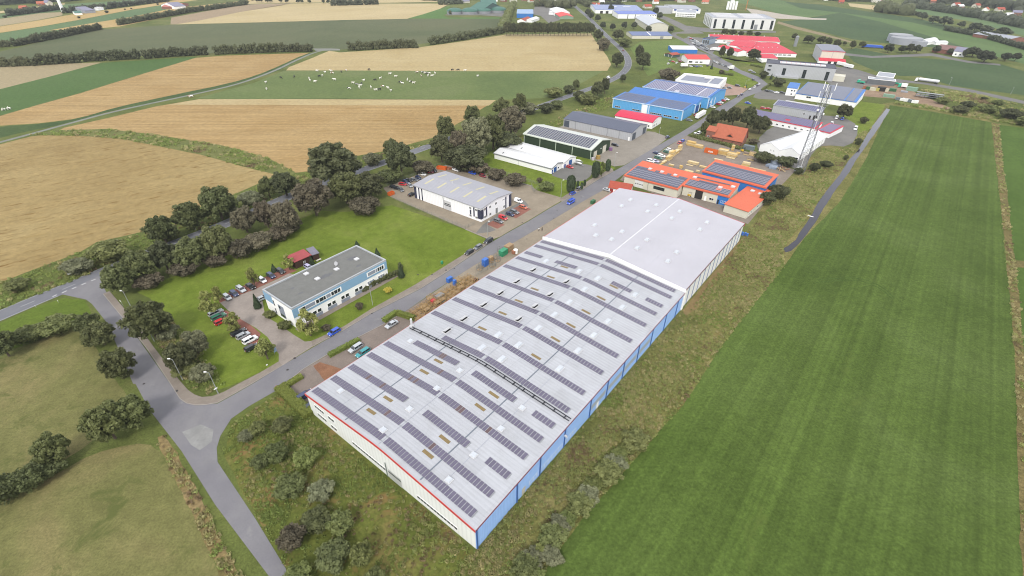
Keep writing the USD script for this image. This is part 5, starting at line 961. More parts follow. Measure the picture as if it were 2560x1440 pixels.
def lobes_mesh(C, R, per, size, seed, squash=1.0, core=.78, tilt=.55):
    rng = np.random.default_rng(seed); m = MB()
    for c, r in zip(C, R):
        n = max(6, int(per*(r/np.mean(R))**2))
        d = rng.normal(0, 1, (n, 3)); d /= np.linalg.norm(d, axis=1, keepdims=True)
        d = d[d[:, 2] > -.65]
        rr = r*(.84+.28*rng.random((len(d), 1)))
        m.add(*quads(c+d*rr*[1, 1, squash], d, size, rng, tilt))
        m.add(ICO.vertices*r*core*[1, 1, squash]*(.85+.3*rng.random((len(ICO.vertices), 1)))+c, ICO.faces)
    return m
def crown(kind, seed):
    rng = np.random.default_rng(seed); C, R = [], []
    if kind in ('oak', 'brown', 'dark', 'far', 'willow'):
        n = {'oak': 42, 'brown': 46, 'dark': 44, 'far': 11, 'willow': 50}[kind]
        for i in range(n):
            z = 1-2*(i+.5)/n; z = z*.9+.06; t = i*2.4+rng.random()*.8; q = math.sqrt(max(0, 1-z*z)); k = .62+.22*rng.random()+.10*math.sin(3*t+z*4)
            C.append((k*q*math.cos(t)*(1-.12*z), k*q*math.sin(t)*(1-.12*z), k*z)); R.append(.15+.13*rng.random()+(.1 if kind == 'far' else 0))
        C.append((0, 0, 0)); R.append(.62)
        return lobes_mesh(C, R, {'far': 60}.get(kind, 105), .058 if kind != 'far' else .13, seed, core=.7, tilt=.7)
    if kind == 'bush':
        for i in range(34):
            t = i*2.4+rng.random(); q = math.sqrt((i+.3)/34)*.8; C.append((q*math.cos(t), q*math.sin(t), -.25+.62*(1-q*q)+.15*rng.random())); R.append(.14+.14*rng.random())
        C.append((0, 0, -.25)); R.append(.6)
        return lobes_mesh(C, R, 84, .06, seed, core=.7, tilt=.7)
    if kind == 'young':
        for i in range(26):
            z = rng.uniform(-.85, .8); t = i*2.4; q = (.85-.55*max(0, z))*math.sqrt(max(.05, 1-z*z))*rng.uniform(.35, .95); C.append((q*math.cos(t), q*math.sin(t), z)); R.append(.17+.1*rng.random())
        return lobes_mesh(C, R, 62, .07, seed, core=.5, tilt=.8)
    if kind in ('conifer', 'column'):
        m = MB(); n = 1500; z = rng.random(n)**.8*2-1; rr = (1-z)/2*.95+.03 if kind == 'conifer' else np.sqrt(np.maximum(0, 1-(z*.97)**4))*.8
        t = rng.random(n)*6.283; P = np.stack([rr*np.cos(t), rr*np.sin(t), z], 1)*(.8+.3*rng.random((n, 1))*[1, 1, 0]+[0, 0, .2])
        N = np.stack([np.cos(t), np.sin(t), np.full(n, .5)], 1); m.add(*quads(P, N, .10, rng, .4))
        zz = np.linspace(-1, .98, 7); pr = [((1-a)/2*.78+.01 if kind == 'conifer' else math.sqrt(max(.01, 1-(a*.97)**4))*.66, a) for a in zz]
        c = trimesh.creation.revolve(np.array([(0, -1)]+pr+[(0, 1)]), sections=9); m.add(c.vertices, c.faces); return m
FORMS = {}
def tree_form(kind, look, var):
    k = (kind, look, var)
    if k in FORMS: return FORMS[k]
    f = form('tree_form'); FORMS[k] = f; sd_ = sum(map(ord, kind))*7+var*13
    if kind not in ('bush',):
        rng = np.random.default_rng(sd_); m = MB(); m.tube((0, 0, -1.25), (0, 0, -.55), .075, 7, .055)
        for i in range(5):
            t = i*1.3+rng.random(); m.tube((0, 0, -.75+.1*i), (.45*math.cos(t), .45*math.sin(t), -.1+.12*i), .035, 5, .012)
        m.tube((0, 0, -.55), (0, 0, .5), .055, 6, .015)
        m.build(f, 'trunk', BARK)
    else: 
        m = MB()
        for i in range(4): m.tube((0, 0, -.8), (.4*math.cos(i*1.6), .4*math.sin(i*1.6), -.1), .03, 5, .012)
        m.build(f, 'stem', BARK)
    crown(kind, sd_).build(f, 'crown' if kind != 'bush' else 'foliage', LEAF[look])
    return f
_tn = [0]
def plant(kind, box, label, look=None, group=None, name=None, cat=None, nvar=3, zmul=1.0):
    """a tree whose crown fills the photo box (x0, y0, x1, y1)"""
    x0, y0, x1, y1 = box; cx, cy = (x0+x1)/2, (y0+y1)/2; _tn[0] += 1
    p = G(cx, cy, 3.0); d = dist(p, 3.0); phi = math.asin((HC-3)/d)
    ray = abs(math.cos(0))*d/F*math.hypot(1, 0)
    s = d/F*math.sqrt(1/(1+((cx-1280)/F)**2+((cy-720)/F)**2))    # metres per pixel at the slant distance
    r = (x1-x0)*s/2; V = (y1-y0)*s/2
    c = math.sqrt(max(V*V-(r*math.sin(phi))**2, 0))/math.cos(phi) if V > r*math.sin(phi) else 0
    c = min(max(c, .62*r), 2.2*r)
    kk = 1.2 if kind not in ('bush',) else .72
    if kind in ('conifer', 'column'): kk = 1.02
    z = c*kk; p = G(cx, cy, z)
    var = _tn[0] % nvar; rng = random.Random(_tn[0])
    return copy_of(tree_form(kind, look or kind, var), name or ('shrub' if kind == 'bush' else 'tree'), label, cat or ('shrub' if kind == 'bush' else 'tree'), (p[0], p[1], z), rng.random()*6.28, (r*.90, r*.90, c*zmul*.9), group)
T = plant
# ---- along the country road, field side
T('oak', (362, 533, 437, 607), 'round dark tree at the wheat field corner, nearest of the row by the country road')
T('oak', (430, 500, 512, 572), 'round dark tree second from the near end of the row by the country road')
T('oak', (497, 463, 585, 545), 'tall dark tree third from the near end of the row by the country road')
T('bush', (215, 598, 325, 655), 'broad shrub on the verge above the country road near the give-way line', 'bush')
T('bush', (150, 640, 232, 690), 'low scrub on the field verge left of the broad roadside shrub', 'willow')
T('bush', (10, 688, 75, 735), 'low shrub on the field verge at the left edge of the picture', 'bush')
T('bush', (320, 625, 372, 652), 'small shrub on the verge between the broad shrub and the first roadside tree')
T('bush', (395, 572, 450, 605), 'shrub at the foot of the first round tree by the country road', 'bush')
T('oak', (643, 440, 692, 492), 'smaller of two dark trees at the end of the reed strip')
T('oak', (672, 425, 746, 487), 'larger of two dark trees at the end of the reed strip', 'dark')
T('bush', (590, 470, 660, 520), 'light shrub left of the two trees at the end of the reed strip', 'willow')
T('bush', (545, 510, 600, 545), 'grey-green shrub on the verge right of the tall third roadside tree', 'willow')
T('dark', (766, 356, 894, 460), 'largest dark tree, alone at the edge of the striped wheat')
T('oak', (954, 345, 1002, 398), 'narrow tree beside the gap that shows the country road')
T('dark', (962, 352, 1037, 432), 'dense dark tree right of the gap that shows the country road')
T('bush', (900, 375, 960, 420), 'pale shrubs on the verge between the largest tree and the road gap', 'willow')
T('bush', (1020, 395, 1090, 440), 'brown scrub below the dense dark tree by the road gap', 'brown')
T('oak', (1088, 290, 1137, 345), 'tree at the near corner of the striped wheat behind the willow')
T('brown', (1118, 322, 1168, 390), 'brownish tree left of the round grey willow')
T('dark', (1072, 336, 1132, 400), 'dark tree left of the brownish tree, beside the road gap')
T('willow', (1153, 292, 1230, 378), 'round pale grey-green willow among dark trees')
T('oak', (1200, 282, 1265, 362), 'broad tree right of the round grey willow')
T('brown', (1240, 265, 1315, 335), 'broad brownish tree above the dark green hall')
T('oak', (1158, 262, 1202, 306), 'small tree at the wheat edge behind the willow')
T('oak', (1232, 243, 1278, 288), 'tree at the far corner of the striped wheat')
T('oak', (1283, 232, 1320, 278), 'slender tree at the corner of the cow pasture')
T('bush', (1290, 250, 1350, 290), 'pale scrub right of the slender pasture corner tree', 'willow')
T('bush', (1100, 370, 1230, 415), 'row of low dark shrubs along the fence under the willow', 'dark')
T('bush', (1220, 330, 1310, 375), 'low dark shrubs left of the dark green hall', 'dark')
T('bush', (1357, 212, 1412, 248), 'broad brown-green shrub at the pasture edge by the road', 'bush')
T('bush', (1404, 208, 1440, 238), 'dark round shrub right of the broad pasture edge shrub', 'dark')
T('oak', (1430, 198, 1450, 222), 'small pointed tree at the pasture edge')
T('bush', (1343, 252, 1388, 288), 'dark shrub beside the road north of the slate grey barn', 'dark')
T('bush', (1372, 245, 1412, 278), 'round shrub right of the dark shrub north of the grey barn', 'oak')
T('bush', (1430, 222, 1467, 256), 'dark shrub right beside the country road, half way to the bend', 'dark')
T('oak', (1478, 203, 1512, 238), 'tree left of the white van at the bend', 'dark')
T('dark', (1500, 193, 1526, 230), 'dark tree under the white van at the bend')
T('dark', (1549, 185, 1566, 204), 'small round tree on the inside of the bend')
T('dark', (1528, 130, 1560, 163), 'round tree outside the tightest part of the bend')
T('dark', (1588, 112, 1612, 148), 'taller of two dark trees on the grass right of the bend')
T('dark', (1592, 130, 1628, 168), 'broader of two dark trees on the grass right of the bend')
T('dark', (1483, 74, 1508, 99), 'round tree at the road end of the tree row behind the pale stubble')
T('dark', (1530, 74, 1562, 97), 'round tree right of the road before the blue-roofed shed')
T('bush', (1540, 92, 1582, 120), 'olive shrubs right of the road below the round tree', 'bush')
T('bush', (1440, 232, 1500, 262), 'scrub between the country road and the blue halls', 'bush')
T('bush', (1490, 90, 1530, 130), 'dry reddish scrub left of the road before the bend', 'brown')
# ---- belt between the country road and the lawn
T('oak', (250, 655, 332, 733), 'dark tree at the junction corner, first of the belt')
T('oak', (306, 622, 382, 702), 'dark tree in the belt, second from the junction')
T('dark', (366, 598, 442, 675), 'dense dark tree in the belt, third from the junction')
T('oak', (432, 588, 522, 668), 'broad tree in the belt above the far end of the lawn parking')
T('oak', (502, 560, 578, 645), 'tree in the belt with a yellowish lower side')
T('brown', (574, 514, 642, 580), 'brownish round tree at the roadside in the middle of the belt')
T('brown', (632, 498, 690, 566), 'brownish tree left of the bare-looking belt tree', 'brown')
T('brown', (675, 500, 748, 580), 'brownish bare-looking tree right of the belt middle')
for i, b in enumerate(((560, 585, 640, 655), (600, 570, 690, 635), (660, 555, 735, 610), (500, 620, 575, 675), (420, 650, 500, 690), (330, 680, 410, 725), (700, 540, 760, 585))):
    T('bush', b, f'grey-brown scrub in the belt above the lawn, {("by the middle roadside tree", "below the brownish trees", "at the lawn edge below the bare-looking tree", "right of the yellowish tree", "at the lawn edge left of the middle", "at the junction end", "at the upper end")[i]}', 'brown', 'scrub in the belt along the lawn')
T('brown', (730, 445, 832, 535), 'big brownish tree at the upper corner of the lawn')
T('brown', (815, 425, 905, 505), 'big tree behind the round brown bush at the yard corner', 'oak')
T('bush', (862, 480, 957, 548), 'big rounded brown bush at the upper right corner of the lawn', 'brown')
T('oak', (872, 428, 962, 495), 'dark tree left of the parked wrecks of the workshop yard', 'dark')
T('bush', (935, 420, 1010, 460), 'low green shrubs behind the fence of the workshop yard', 'oak')
# ---- beside the side road
T('oak', (183, 776, 250, 836), 'tree at the head of the upper dry meadow, left of the side road')
T('oak', (205, 800, 287, 868), 'tree beside the side road, overlapping the one at the meadow head')
T('oak', (250, 863, 333, 950), 'round tree alone on the left side of the side road')
T('brown', (208, 1000, 312, 1108), 'larger rounded tree of the pair left of the road fork', 'bush')
T('brown', (275, 985, 372, 1080), 'smaller tree of the pair left of the road fork', 'bush')
T('oak', (80, 1078, 166, 1165), 'round tree between the two dry meadows', 'bush')
T('bush', (55, 1125, 165, 1210), 'dark shrubs below the round tree between the dry meadows', 'oak')
T('bush', (-50, 1170, 48, 1280), 'dark hedge shrub between the dry meadows at the picture edge', 'oak')
T('bush', (25, 1150, 112, 1245), 'dark hedge shrub between the dry meadows, second from the picture edge', 'oak')
T('oak', (-40, 815, 34, 895), 'dark tree cut by the left edge above the upper dry meadow')
T('bush', (20, 815, 110, 860), 'green brambles left of the upper dry meadow', 'bush')
T('bush', (90, 790, 190, 835), 'tall weeds along the top of the upper dry meadow', 'bush')
T('oak', (312, 742, 422, 852), 'big round tree on the corner right of the side road')
T('oak', (405, 850, 482, 930), 'dark tree between two street lamps of the side road', 'dark')
T('willow', (450, 820, 520, 890), 'pale shrub behind the dark tree between the street lamps', 'willow')
T('bush', (380, 800, 450, 860), 'scrub at the foot of the big corner tree', 'willow')
T('bush', (470, 900, 540, 965), 'grey-green scrub by the last street lamp at the road fork', 'willow')
T('bush', (425, 895, 495, 950), 'brown scrub beside the dark tree between street lamps', 'bush')
# ---- the office grounds
for b, w in (((490, 722, 548, 788), 'left of the silver car row'), ((525, 708, 556, 752), 'slim one behind the silver car row'), ((610, 664, 648, 716), 'between the two car rows'), ((700, 632, 737, 674), 'left of the red-roofed garden shed'),
             ((553, 776, 605, 832), 'in front of the small red car'), ((628, 838, 692, 902), 'at the end of the white car row by the street'), ((732, 768, 802, 842), 'at the near corner of the office')):
    T('young', b, 'light green young tree '+w, group='young trees round the office parking')
for b, w in (((628, 732, 650, 772), 'at the office entrance corner'), ((674, 658, 692, 680), 'behind the office by the car row'), ((770, 637, 786, 664), 'beside the garden shed'), ((992, 660, 1012, 694), 'at the right end of the office hedge'), ((933, 618, 951, 642), 'behind the far office corner'), ((884, 600, 899, 616), 'far one behind the office roof')):
    T('conifer', b, 'small dark pointed conifer '+w)
T('bush', (957, 714, 982, 736), 'bright yellow round shrub in front of the office hedge', 'yellow')
T('bush', (886, 750, 910, 780), 'dark loose shrub on the lawn below the office hedge', 'brown')
T('bush', (800, 806, 830, 832), 'small pink-leaved shrub right of the corner tree of the office', 'brown')
for b, w in (((655, 772, 690, 800), 'beside the office entrance path'), ((690, 796, 730, 830), 'along the office end wall')): T('bush', b, 'low garden shrubs '+w, 'bush')
# ---- thicket beside the solar hall
thk = [(585, 1035, 655, 1105), (640, 1025, 722, 1100), (615, 1085, 715, 1180), (690, 1095, 790, 1195), (640, 1165, 760, 1265), (725, 1180, 830, 1275), (700, 1250, 830, 1355), (650, 1290, 760, 1400), (775, 1255, 880, 1360), (735, 1340, 880, 1440), (835, 1335, 925, 1440), (655, 1395, 780, 1500), (860, 1400, 960, 1500), (560, 1060, 620, 1120), (590, 1120, 660, 1190)]
thk = [(a+(d_-c_)*0+24+.12*(c_-a), b_+.12*(d_-b_), c_+24-.12*(c_-a), d_-.12*(d_-b_)) for a, b_, c_, d_ in thk]
for i, b in enumerate(thk):
    T('bush', b, f'shrub in the thicket between lane and solar hall gable, {ORD[i]} counted from the fork', ('bush', 'oak', 'bush', 'lime', 'bush', 'willow', 'oak', 'brown')[i % 8], 'shrubs of the thicket by the solar hall', name='shrub', cat='shrub')
ln = [(1290, 1436), (1315, 1418), (1332, 1396), (1350, 1380), (1362, 1350), (1384, 1338), (1398, 1312), (1418, 1300), (1432, 1276), (1452, 1258), (1470, 1240), (1480, 1215), (1500, 1204), (1522, 1180), (1540, 1160), (1548, 1140), (1568, 1122), (1590, 1100), (1380, 1390), (1340, 1436)]
for i, (x, y) in enumerate(ln):
    w = 22+7*((i*7) % 4); T('bush', (x-w, y-w*.8, x+w, y+w*.8), f'olive shrub between solar hall and mown field, {ORD[i]} from the near end', ('lime', 'bush', 'willow', 'lime')[i % 4], 'shrub line along the mown field')
# ---- by the white twin sheds
for b, w in (((1414, 438, 1442, 482), 'tallest of the four by the blue parked car'), ((1440, 448, 1449, 474), 'second of the four by the blue parked car'), ((1450, 455, 1459, 474), 'thinnest of the four by the blue parked car'), ((1458, 444, 1466, 470), 'last of the four by the blue parked car'), ((1477, 404, 1503, 444), 'dark one at the left of the clump by the concrete yard'), ((1512, 398, 1529, 428), 'dark one at the right of the clump by the concrete yard')):
    T('column', b, 'dark upright conifer, '+w, 'conifer')
T('young', (1495, 402, 1517, 438), 'yellow-green tree in the middle of the conifer clump', 'lime')
T('bush', (1342, 452, 1392, 478), 'low shrub inside the wire gate by the workshop yard', 'bush'); T('bush', (1340, 440, 1358, 460), 'small dark shrub behind the wire gate', 'brown')
for b in ((1170, 412, 1230, 428), (1210, 425, 1270, 445), (1255, 435, 1320, 462), (1130, 405, 1180, 420)): T('bush', b, 'dry rust-brown weeds along the yard fence', 'brown', 'weeds along the workshop yard')
# ---- round the brick house
for b, w in (((1766, 272, 1800, 316), 'left one of the pair before the caravan'), ((1794, 272, 1818, 306), 'right one of the pair before the caravan'), ((1818, 265, 1856, 310), 'left one of three behind the brick house'), ((1852, 265, 1896, 318), 'tallest of three behind the brick house'), ((1880, 288, 1927, 330), 'right one of three behind the brick house')):
    T('dark', b, 'dense dark tree, '+w, 'dark')
T('oak', (1752, 302, 1776, 335), 'small tree at the street corner of the brick house', 'bush')
T('bush', (1870, 345, 1900, 362), 'clipped low shrub behind the brick house wall', 'brown')
for b, w in (((1882, 378, 1942, 408), 'under the near gable of the white tent hall'), ((1938, 386, 1996, 420), 'left of the mast foot'), ((2022, 402, 2052, 432), 'dark one right of the mast foot'), ((2048, 398, 2084, 422), 'broad one near the ditch behind the mast'), ((1918, 452, 1978, 505), 'big round one at the end of the orange-roofed works'), ((1895, 470, 1940, 520), 'round one against the end wall of the orange-roofed works'), ((2108, 383, 2122, 405), 'slim one beside the ditch'), ((2136, 340, 2158, 368), 'at the ditch below the parking yard'), ((2148, 288, 2172, 312), 'at the ditch beside the parked white van'), ((1985, 415, 2010, 440), 'between the scrap heap and the mast')):
    T('bush', b, 'dark shrub '+w, 'dark')
T('dark', (2094, 260, 2134, 294), 'round tree at the end of the blue solar roof hall', 'dark')
T('bush', (1640, 168, 1702, 202), 'brown-green trees behind the far blue solar roof', 'brown')
for b, w in (((1898, 173, 1922, 200), 'at the street curve'), ((1930, 190, 1966, 220), 'in front of the grey hall with three tall windows'), ((1795, 172, 1812, 187), 'purple one on the corner lawn')): T('bush', b, 'dark shrub '+w, 'dark' if '1795' not in str(b) else 'brown')
for b, w in (((1925, 184, 1933, 198), 'left'), ((1936, 190, 1945, 203), 'right'), ((1776, 158, 1784, 172), 'street-side')): T('conifer', b, 'small pointed conifer before the grey hall, '+w+' one' if w != 'street-side' else 'small pointed conifer by the yard of the red-roofed shop')
# ---- trees of the trading estate
for b, w in (((1870, 122, 1903, 148), 'large round tree before the red roof works'), ((1818, 118, 1836, 142), 'dark tree right of the parked lorries'), ((1798, 114, 1814, 142), 'dark tree left of the parked lorries')): T('dark', b, w)
for b, w in (((1803, 71, 1823, 86), 'first'), ((1822, 73, 1843, 87), 'second'), ((1845, 77, 1861, 89), 'third'), ((1866, 75, 1883, 89), 'fourth'), ((1886, 79, 1903, 90), 'fifth')): T('dark', b, w+' tree from the left between the red roof works and the big white hall')
for i, b in enumerate(((1979, 83, 1997, 98), (2009, 88, 2037, 105), (2043, 90, 2066, 107), (2064, 93, 2082, 112), (2084, 98, 2103, 117), (2106, 103, 2117, 112), (2125, 101, 2141, 120), (2148, 103, 2166, 117))):
    T('dark', b, f'{("first", "second", "third", "fourth", "fifth", "sixth", "seventh", "eighth")[i]} tree from the left in the row behind the white cold store')
for i, b in enumerate(((2211, 109, 2236, 129), (2247, 113, 2266, 130), (2267, 109, 2287, 130), (2285, 112, 2305, 130), (2333, 113, 2353, 130), (2369, 120, 2384, 135), (2408, 122, 2421, 141), (2418, 117, 2454, 139), (2446, 126, 2488, 152), (2505, 131, 2530, 150), (2531, 131, 2554, 150))):
    T('dark', b, f'{("first", "second", "third", "fourth", "fifth", "sixth", "seventh", "eighth", "ninth", "tenth", "eleventh")[i]} tree from the left along the farm lane on the right', 'far')
for i, b in enumerate(((2298, 31, 2320, 47), (2322, 39, 2350, 55), (2348, 41, 2381, 61), (2397, 53, 2415, 67), (2423, 57, 2457, 75), (2453, 63, 2483, 83), (2487, 71, 2525, 89))):
    T('far', b, f'{("first", "second", "third", "fourth", "fifth", "sixth", "seventh")[i]} tree from the left in the loose row before the far village', 'far')
for i, (x, y) in enumerate(((1561, 62), (1532, 66), (1508, 62), (1478, 38), (1495, 44), (1622, 72), (1678, 72), (1586, 62), (1640, 26), (1470, 30), (1650, 38), (1545, 8), (1528, 20))):
    T('dark', (x-8, y-8, x+8, y+8), f'{("first", "second", "third", "fourth", "fifth", "sixth", "seventh", "eighth", "ninth", "tenth", "eleventh", "twelfth", "thirteenth")[i]} round tree listed from the bend outward among the far workshops', 'far', 'trees among the far workshops' if x >= 1530 else 'trees beside the far country road')
for i in range(24):
    x = 1266+i*9.3; T('dark', (x-9, 55+(i*5 % 4), x+9, 84), 'tall dark tree in the close row at the head of the pale stubble field', 'dark', 'tree row at the head of the pale stubble')
# ---- hedgerows: long strips of bushes, each strip one thing
def hedgerow(line, h, w, label, look='dark', name='hedgerow', cat='hedgerow', q=.62, per=26, step=None, seed=0):
    P = np.array([G(*p) for p in line]); cum_ = np.concatenate([[0], np.cumsum(np.linalg.norm(np.diff(P, axis=0), axis=1))])
    rng = np.random.default_rng(abs(seed+int(line[0][0]*3+line[0][1]))); c0 = P.mean(0); C, R = [], []
    st = step or w*.32
    for s in np.arange(0, cum_[-1], st):
        x = np.array([np.interp(s, cum_, P[:, 0]), np.interp(s, cum_, P[:, 1])])-c0; top = h*(.72+.4*rng.random()); r = w*.36*(.75+.5*rng.random())
        for z in np.arange(r*.6, max(top-r, r*.7), r*1.1): C.append((*(x+rng.normal(0, w*.15, 2)), z)); R.append(r*(.8+.3*rng.random()))
        C.append((*(x+rng.normal(0, w*.12, 2)), top-r*.8)); R.append(r)
    t = thing(name, label, cat, (*c0, 0))
    lobes_mesh(np.array(C), np.array(R), per, q, seed+3).build(t, 'foliage', LEAF[look])
HR_ = hedgerow
HR_([(-30, 120), (0, 118), (30, 116)], 7, 6, 'dark hedgerow cut by the left edge above the maize')
HR_([(38, 116), (120, 100), (254, 73)], 8, 7, 'long dark hedgerow along the upper left side of the maize')
HR_([(298, 63), (350, 54), (400, 45)], 8, 8, 'dark hedgerow at the lower end of the bare brown field')
HR_([(404, 44), (460, 34), (511, 26)], 8, 8, 'dark hedgerow half way along the bare brown field')
HR_([(517, 26), (570, 18), (620, 11)], 8, 9, 'dark hedgerow at the far end of the bare brown field')
HR_([(-40, 170), (0, 167), (79, 164)], 8, 6, 'clipped dark hedgerow under the maize, cut by the left edge')
HR_([(87, 164), (205, 156)], 9, 6, 'dark hedgerow under the maize, second from the left edge')
HR_([(214, 154), (355, 147)], 9, 6, 'dark hedgerow under the maize, above the green strip')
HR_([(364, 147), (440, 141), (519, 137)], 9, 6, 'dark hedgerow under the maize, third gap from the left')
HR_([(541, 136), (697, 130)], 9, 6, 'long dark hedgerow under the maize with a taller tree in it')
HR_([(707, 130), (782, 129)], 9, 6, 'short dark hedgerow beside the end of the field track')
HR_([(874, 126), (960, 122), (1045, 119)], 9, 7, 'dark hedgerow left of the gap above the pale stubble')
HR_([(1076, 112), (1150, 101), (1262, 82)], 9, 8, 'rising dark hedgerow right of the gap above the pale stubble')
HR_([(1255, 78), (1268, 48), (1282, 18)], 11, 14, 'tall broad hedge running away behind the pale stubble', 'bush', per=40)
HR_([(1150, 30), (1125, 36)], 6, 6, 'short hedge at the corner of the green domed farm')
HR_([(834, 14), (945, 11)], 11, 10, 'dark copse at the top of the far stubble', 'far')
HR_([(1100, 12), (1152, 9)], 12, 14, 'small dark copse left of the green barns', 'far')
HR_([(2362, 76), (2440, 90), (2500, 106), (2575, 128)], 6, 7, 'dark hedge on the far side of the maize at the right edge', 'far')
HR_([(2262, 34), (2300, 40)], 6, 6, 'low hedge running from the dark wood on the right', 'far')
HR_([(1726, 341), (1790, 358), (1848, 373)], 1.9, 2.6, 'bushy green hedge between the brick house and the timber stacks', 'bush', q=.3, per=60)
HR_([(1878, 164), (1906, 170)], 1.8, 2.2, 'clipped hedge beside the street before the grey hall', 'bush', q=.3, per=30)
HR_([(1810, 186), (1830, 189)], 2.2, 3.0, 'clipped hedge behind the white solar-roofed shop', 'bush', q=.3, per=30)
HR_([(1905, 226), (1925, 212)], 1.5, 1.6, 'low hedge beside the street at the curve', 'bush', q=.3, per=30)
HR_([(908, 727), (945, 708), (985, 690), (1002, 682), (1001, 668)], 2.0, 2.0, 'dark clipped hedge round the right end of the office', 'oak', q=.16, per=46)
HR_([(-40, 14), (30, 10), (140, 4), (240, -4), (380, -14)], 14, 40, 'dark wood along the top left edge behind the wind turbine', 'far', 'wood', 'wood', 1.5, 40, 9)
HR_([(20, 40), (90, 32), (150, 24)], 9, 10, 'tree belt left of the wind turbine', 'far', q=.9)
HR_([(160, 33), (200, 30), (270, 22), (330, 14), (420, 4)], 9, 9, 'tree belt round the farm right of the wind turbine', 'far', q=.9, step=5)
HR_([(2206, 30), (2235, 35), (2262, 38)], 20, 34, 'big dark wood standing alone at the top right', 'dark', 'wood', 'wood', 1.0, 50, 9)
HR_([(2264, 16), (2330, 26), (2420, 40), (2500, 56), (2590, 76)], 10, 24, 'long wood with village houses in it at the top right', 'far', 'wood', 'wood', 1.1, 34, 9)
HR_([(2270, 0), (2400, 12), (2500, 22), (2620, 36)], 11, 40, 'farther wood behind the village at the top right', 'far', 'wood', 'wood', 1.4, 34, 12)
HR_([(2040, 0), (2110, 4), (2190, 4)], 9, 16, 'tree belt in the village left of the big dark wood', 'far', 'wood', 'wood', 1.0, 30, 9)
HR_([(1348, 16), (1395, 20), (1438, 20)], 15, 26, 'dark wood behind the white gabled hall', 'dark', 'wood', 'wood', 1.0, 44, 9)
HR_([(1440, 6), (1462, 12), (1476, 20)], 12, 16, 'dark trees beside the far end of the country road', 'dark', 'wood', 'wood', 1.0, 40, 8)
HR_([(1060, 1), (1150, 1), (1250, -2), (1345, -2)], 9, 16, 'trees between the village houses behind the domed farm', 'far', 'wood', 'wood', 1.1, 30, 10)
HR_([(1480, 2), (1580, 4), (1690, 2), (1770, 0)], 9, 14, 'trees between the houses behind the far workshops', 'far', 'wood', 'wood', 1.1, 30, 10)
HR_([(1500, 14), (1560, 18)], 7, 8, 'short tree belt behind the far blue hall', 'far', q=.8)
for x, y, w in ((266, 29, 6), (197, 43, 5), (12, 41, 6), (312, 23, 3), (328, 21, 3), (394, 10, 4)): T('bush', (x-w, y-w*.7, x+w, y+w*.7), 'lone bush between the far stripes of crop', 'far', 'lone bushes among the far crops')
for i, x in enumerate((643, 652, 667, 676, 701, 716, 744, 754, 773, 808, 820)): T('far', (x-5, -5+i*.4, x+5, 4+i*.3), 'small tree in the gappy row at the far edge of the stubble', 'far', 'gappy tree row at the far stubble')
# clipped hedges by the hall: rounded boxes of small leaves
def clipped(a, b, h, w, label, look='hedge'):
    P, Q = G(*a), G(*b); L = np.linalg.norm(Q-P); rzz = math.atan2(*(Q-P)[::-1]); t = thing('clipped_hedge', label, 'hedge', (*P, 0), rzz); rng = np.random.default_rng(int(a[0]))
    m = MB(); m.hull([(x, y*k, z) for x in (.1, L-.1) for y in (-w/2+.1, w/2-.1) for z, k in ((0, 1), (h-.3, 1), (h-.1, .8))])
    n = int((L*w+2*h*(L+w))*26); pos = []; nor = []
    A = np.array([L*w, L*h, L*h, w*h, w*h]); ch = rng.choice(5, n, p=A/A.sum()); u, v = rng.random(n), rng.random(n)
    pos = np.where((ch == 0)[:, None], np.stack([u*L, (v-.5)*w, np.full(n, h)], 1), np.where((ch < 3)[:, None], np.stack([u*L, np.where(ch == 1, -w/2, w/2), v*h], 1), np.stack([np.where(ch == 3, 0, L), (u-.5)*w, v*h], 1)))
    nor = np.where((ch == 0)[:, None], [[0, 0, 1.]], np.where((ch < 3)[:, None], np.stack([0*u, np.where(ch == 1, -1., 1.), 0*u], 1), np.stack([np.where(ch == 3, -1., 1.), 0*u, 0*u], 1)))
    bump_ = (meshkit.fbm(pos*.9, 2, 3)-.5)[:, None]*.4
    m.add(*quads(pos+nor*(bump_+rng.normal(0, .04, (n, 1))), nor, .13, rng, .45)); m.build(t, 'foliage', LEAF[look])
clipped((701, 972), (776, 1042), 1.5, 3.0, 'broad clipped hedge at the near left corner of the solar hall')
clipped((715, 968), (756, 943), 1.1, 1.6, 'short clipped hedge beside the street by the hall corner')
clipped((823, 892), (899, 852), 1.2, 1.5, 'long clipped hedge behind the silver estate car')
clipped((960, 806), (992, 784), 1.4, 1.6, 'clipped hedge beside the street above the silver saloon')
clipped((992, 786), (1036, 800), 1.6, 1.6, 'clipped hedge against the stacked cages above the silver saloon')
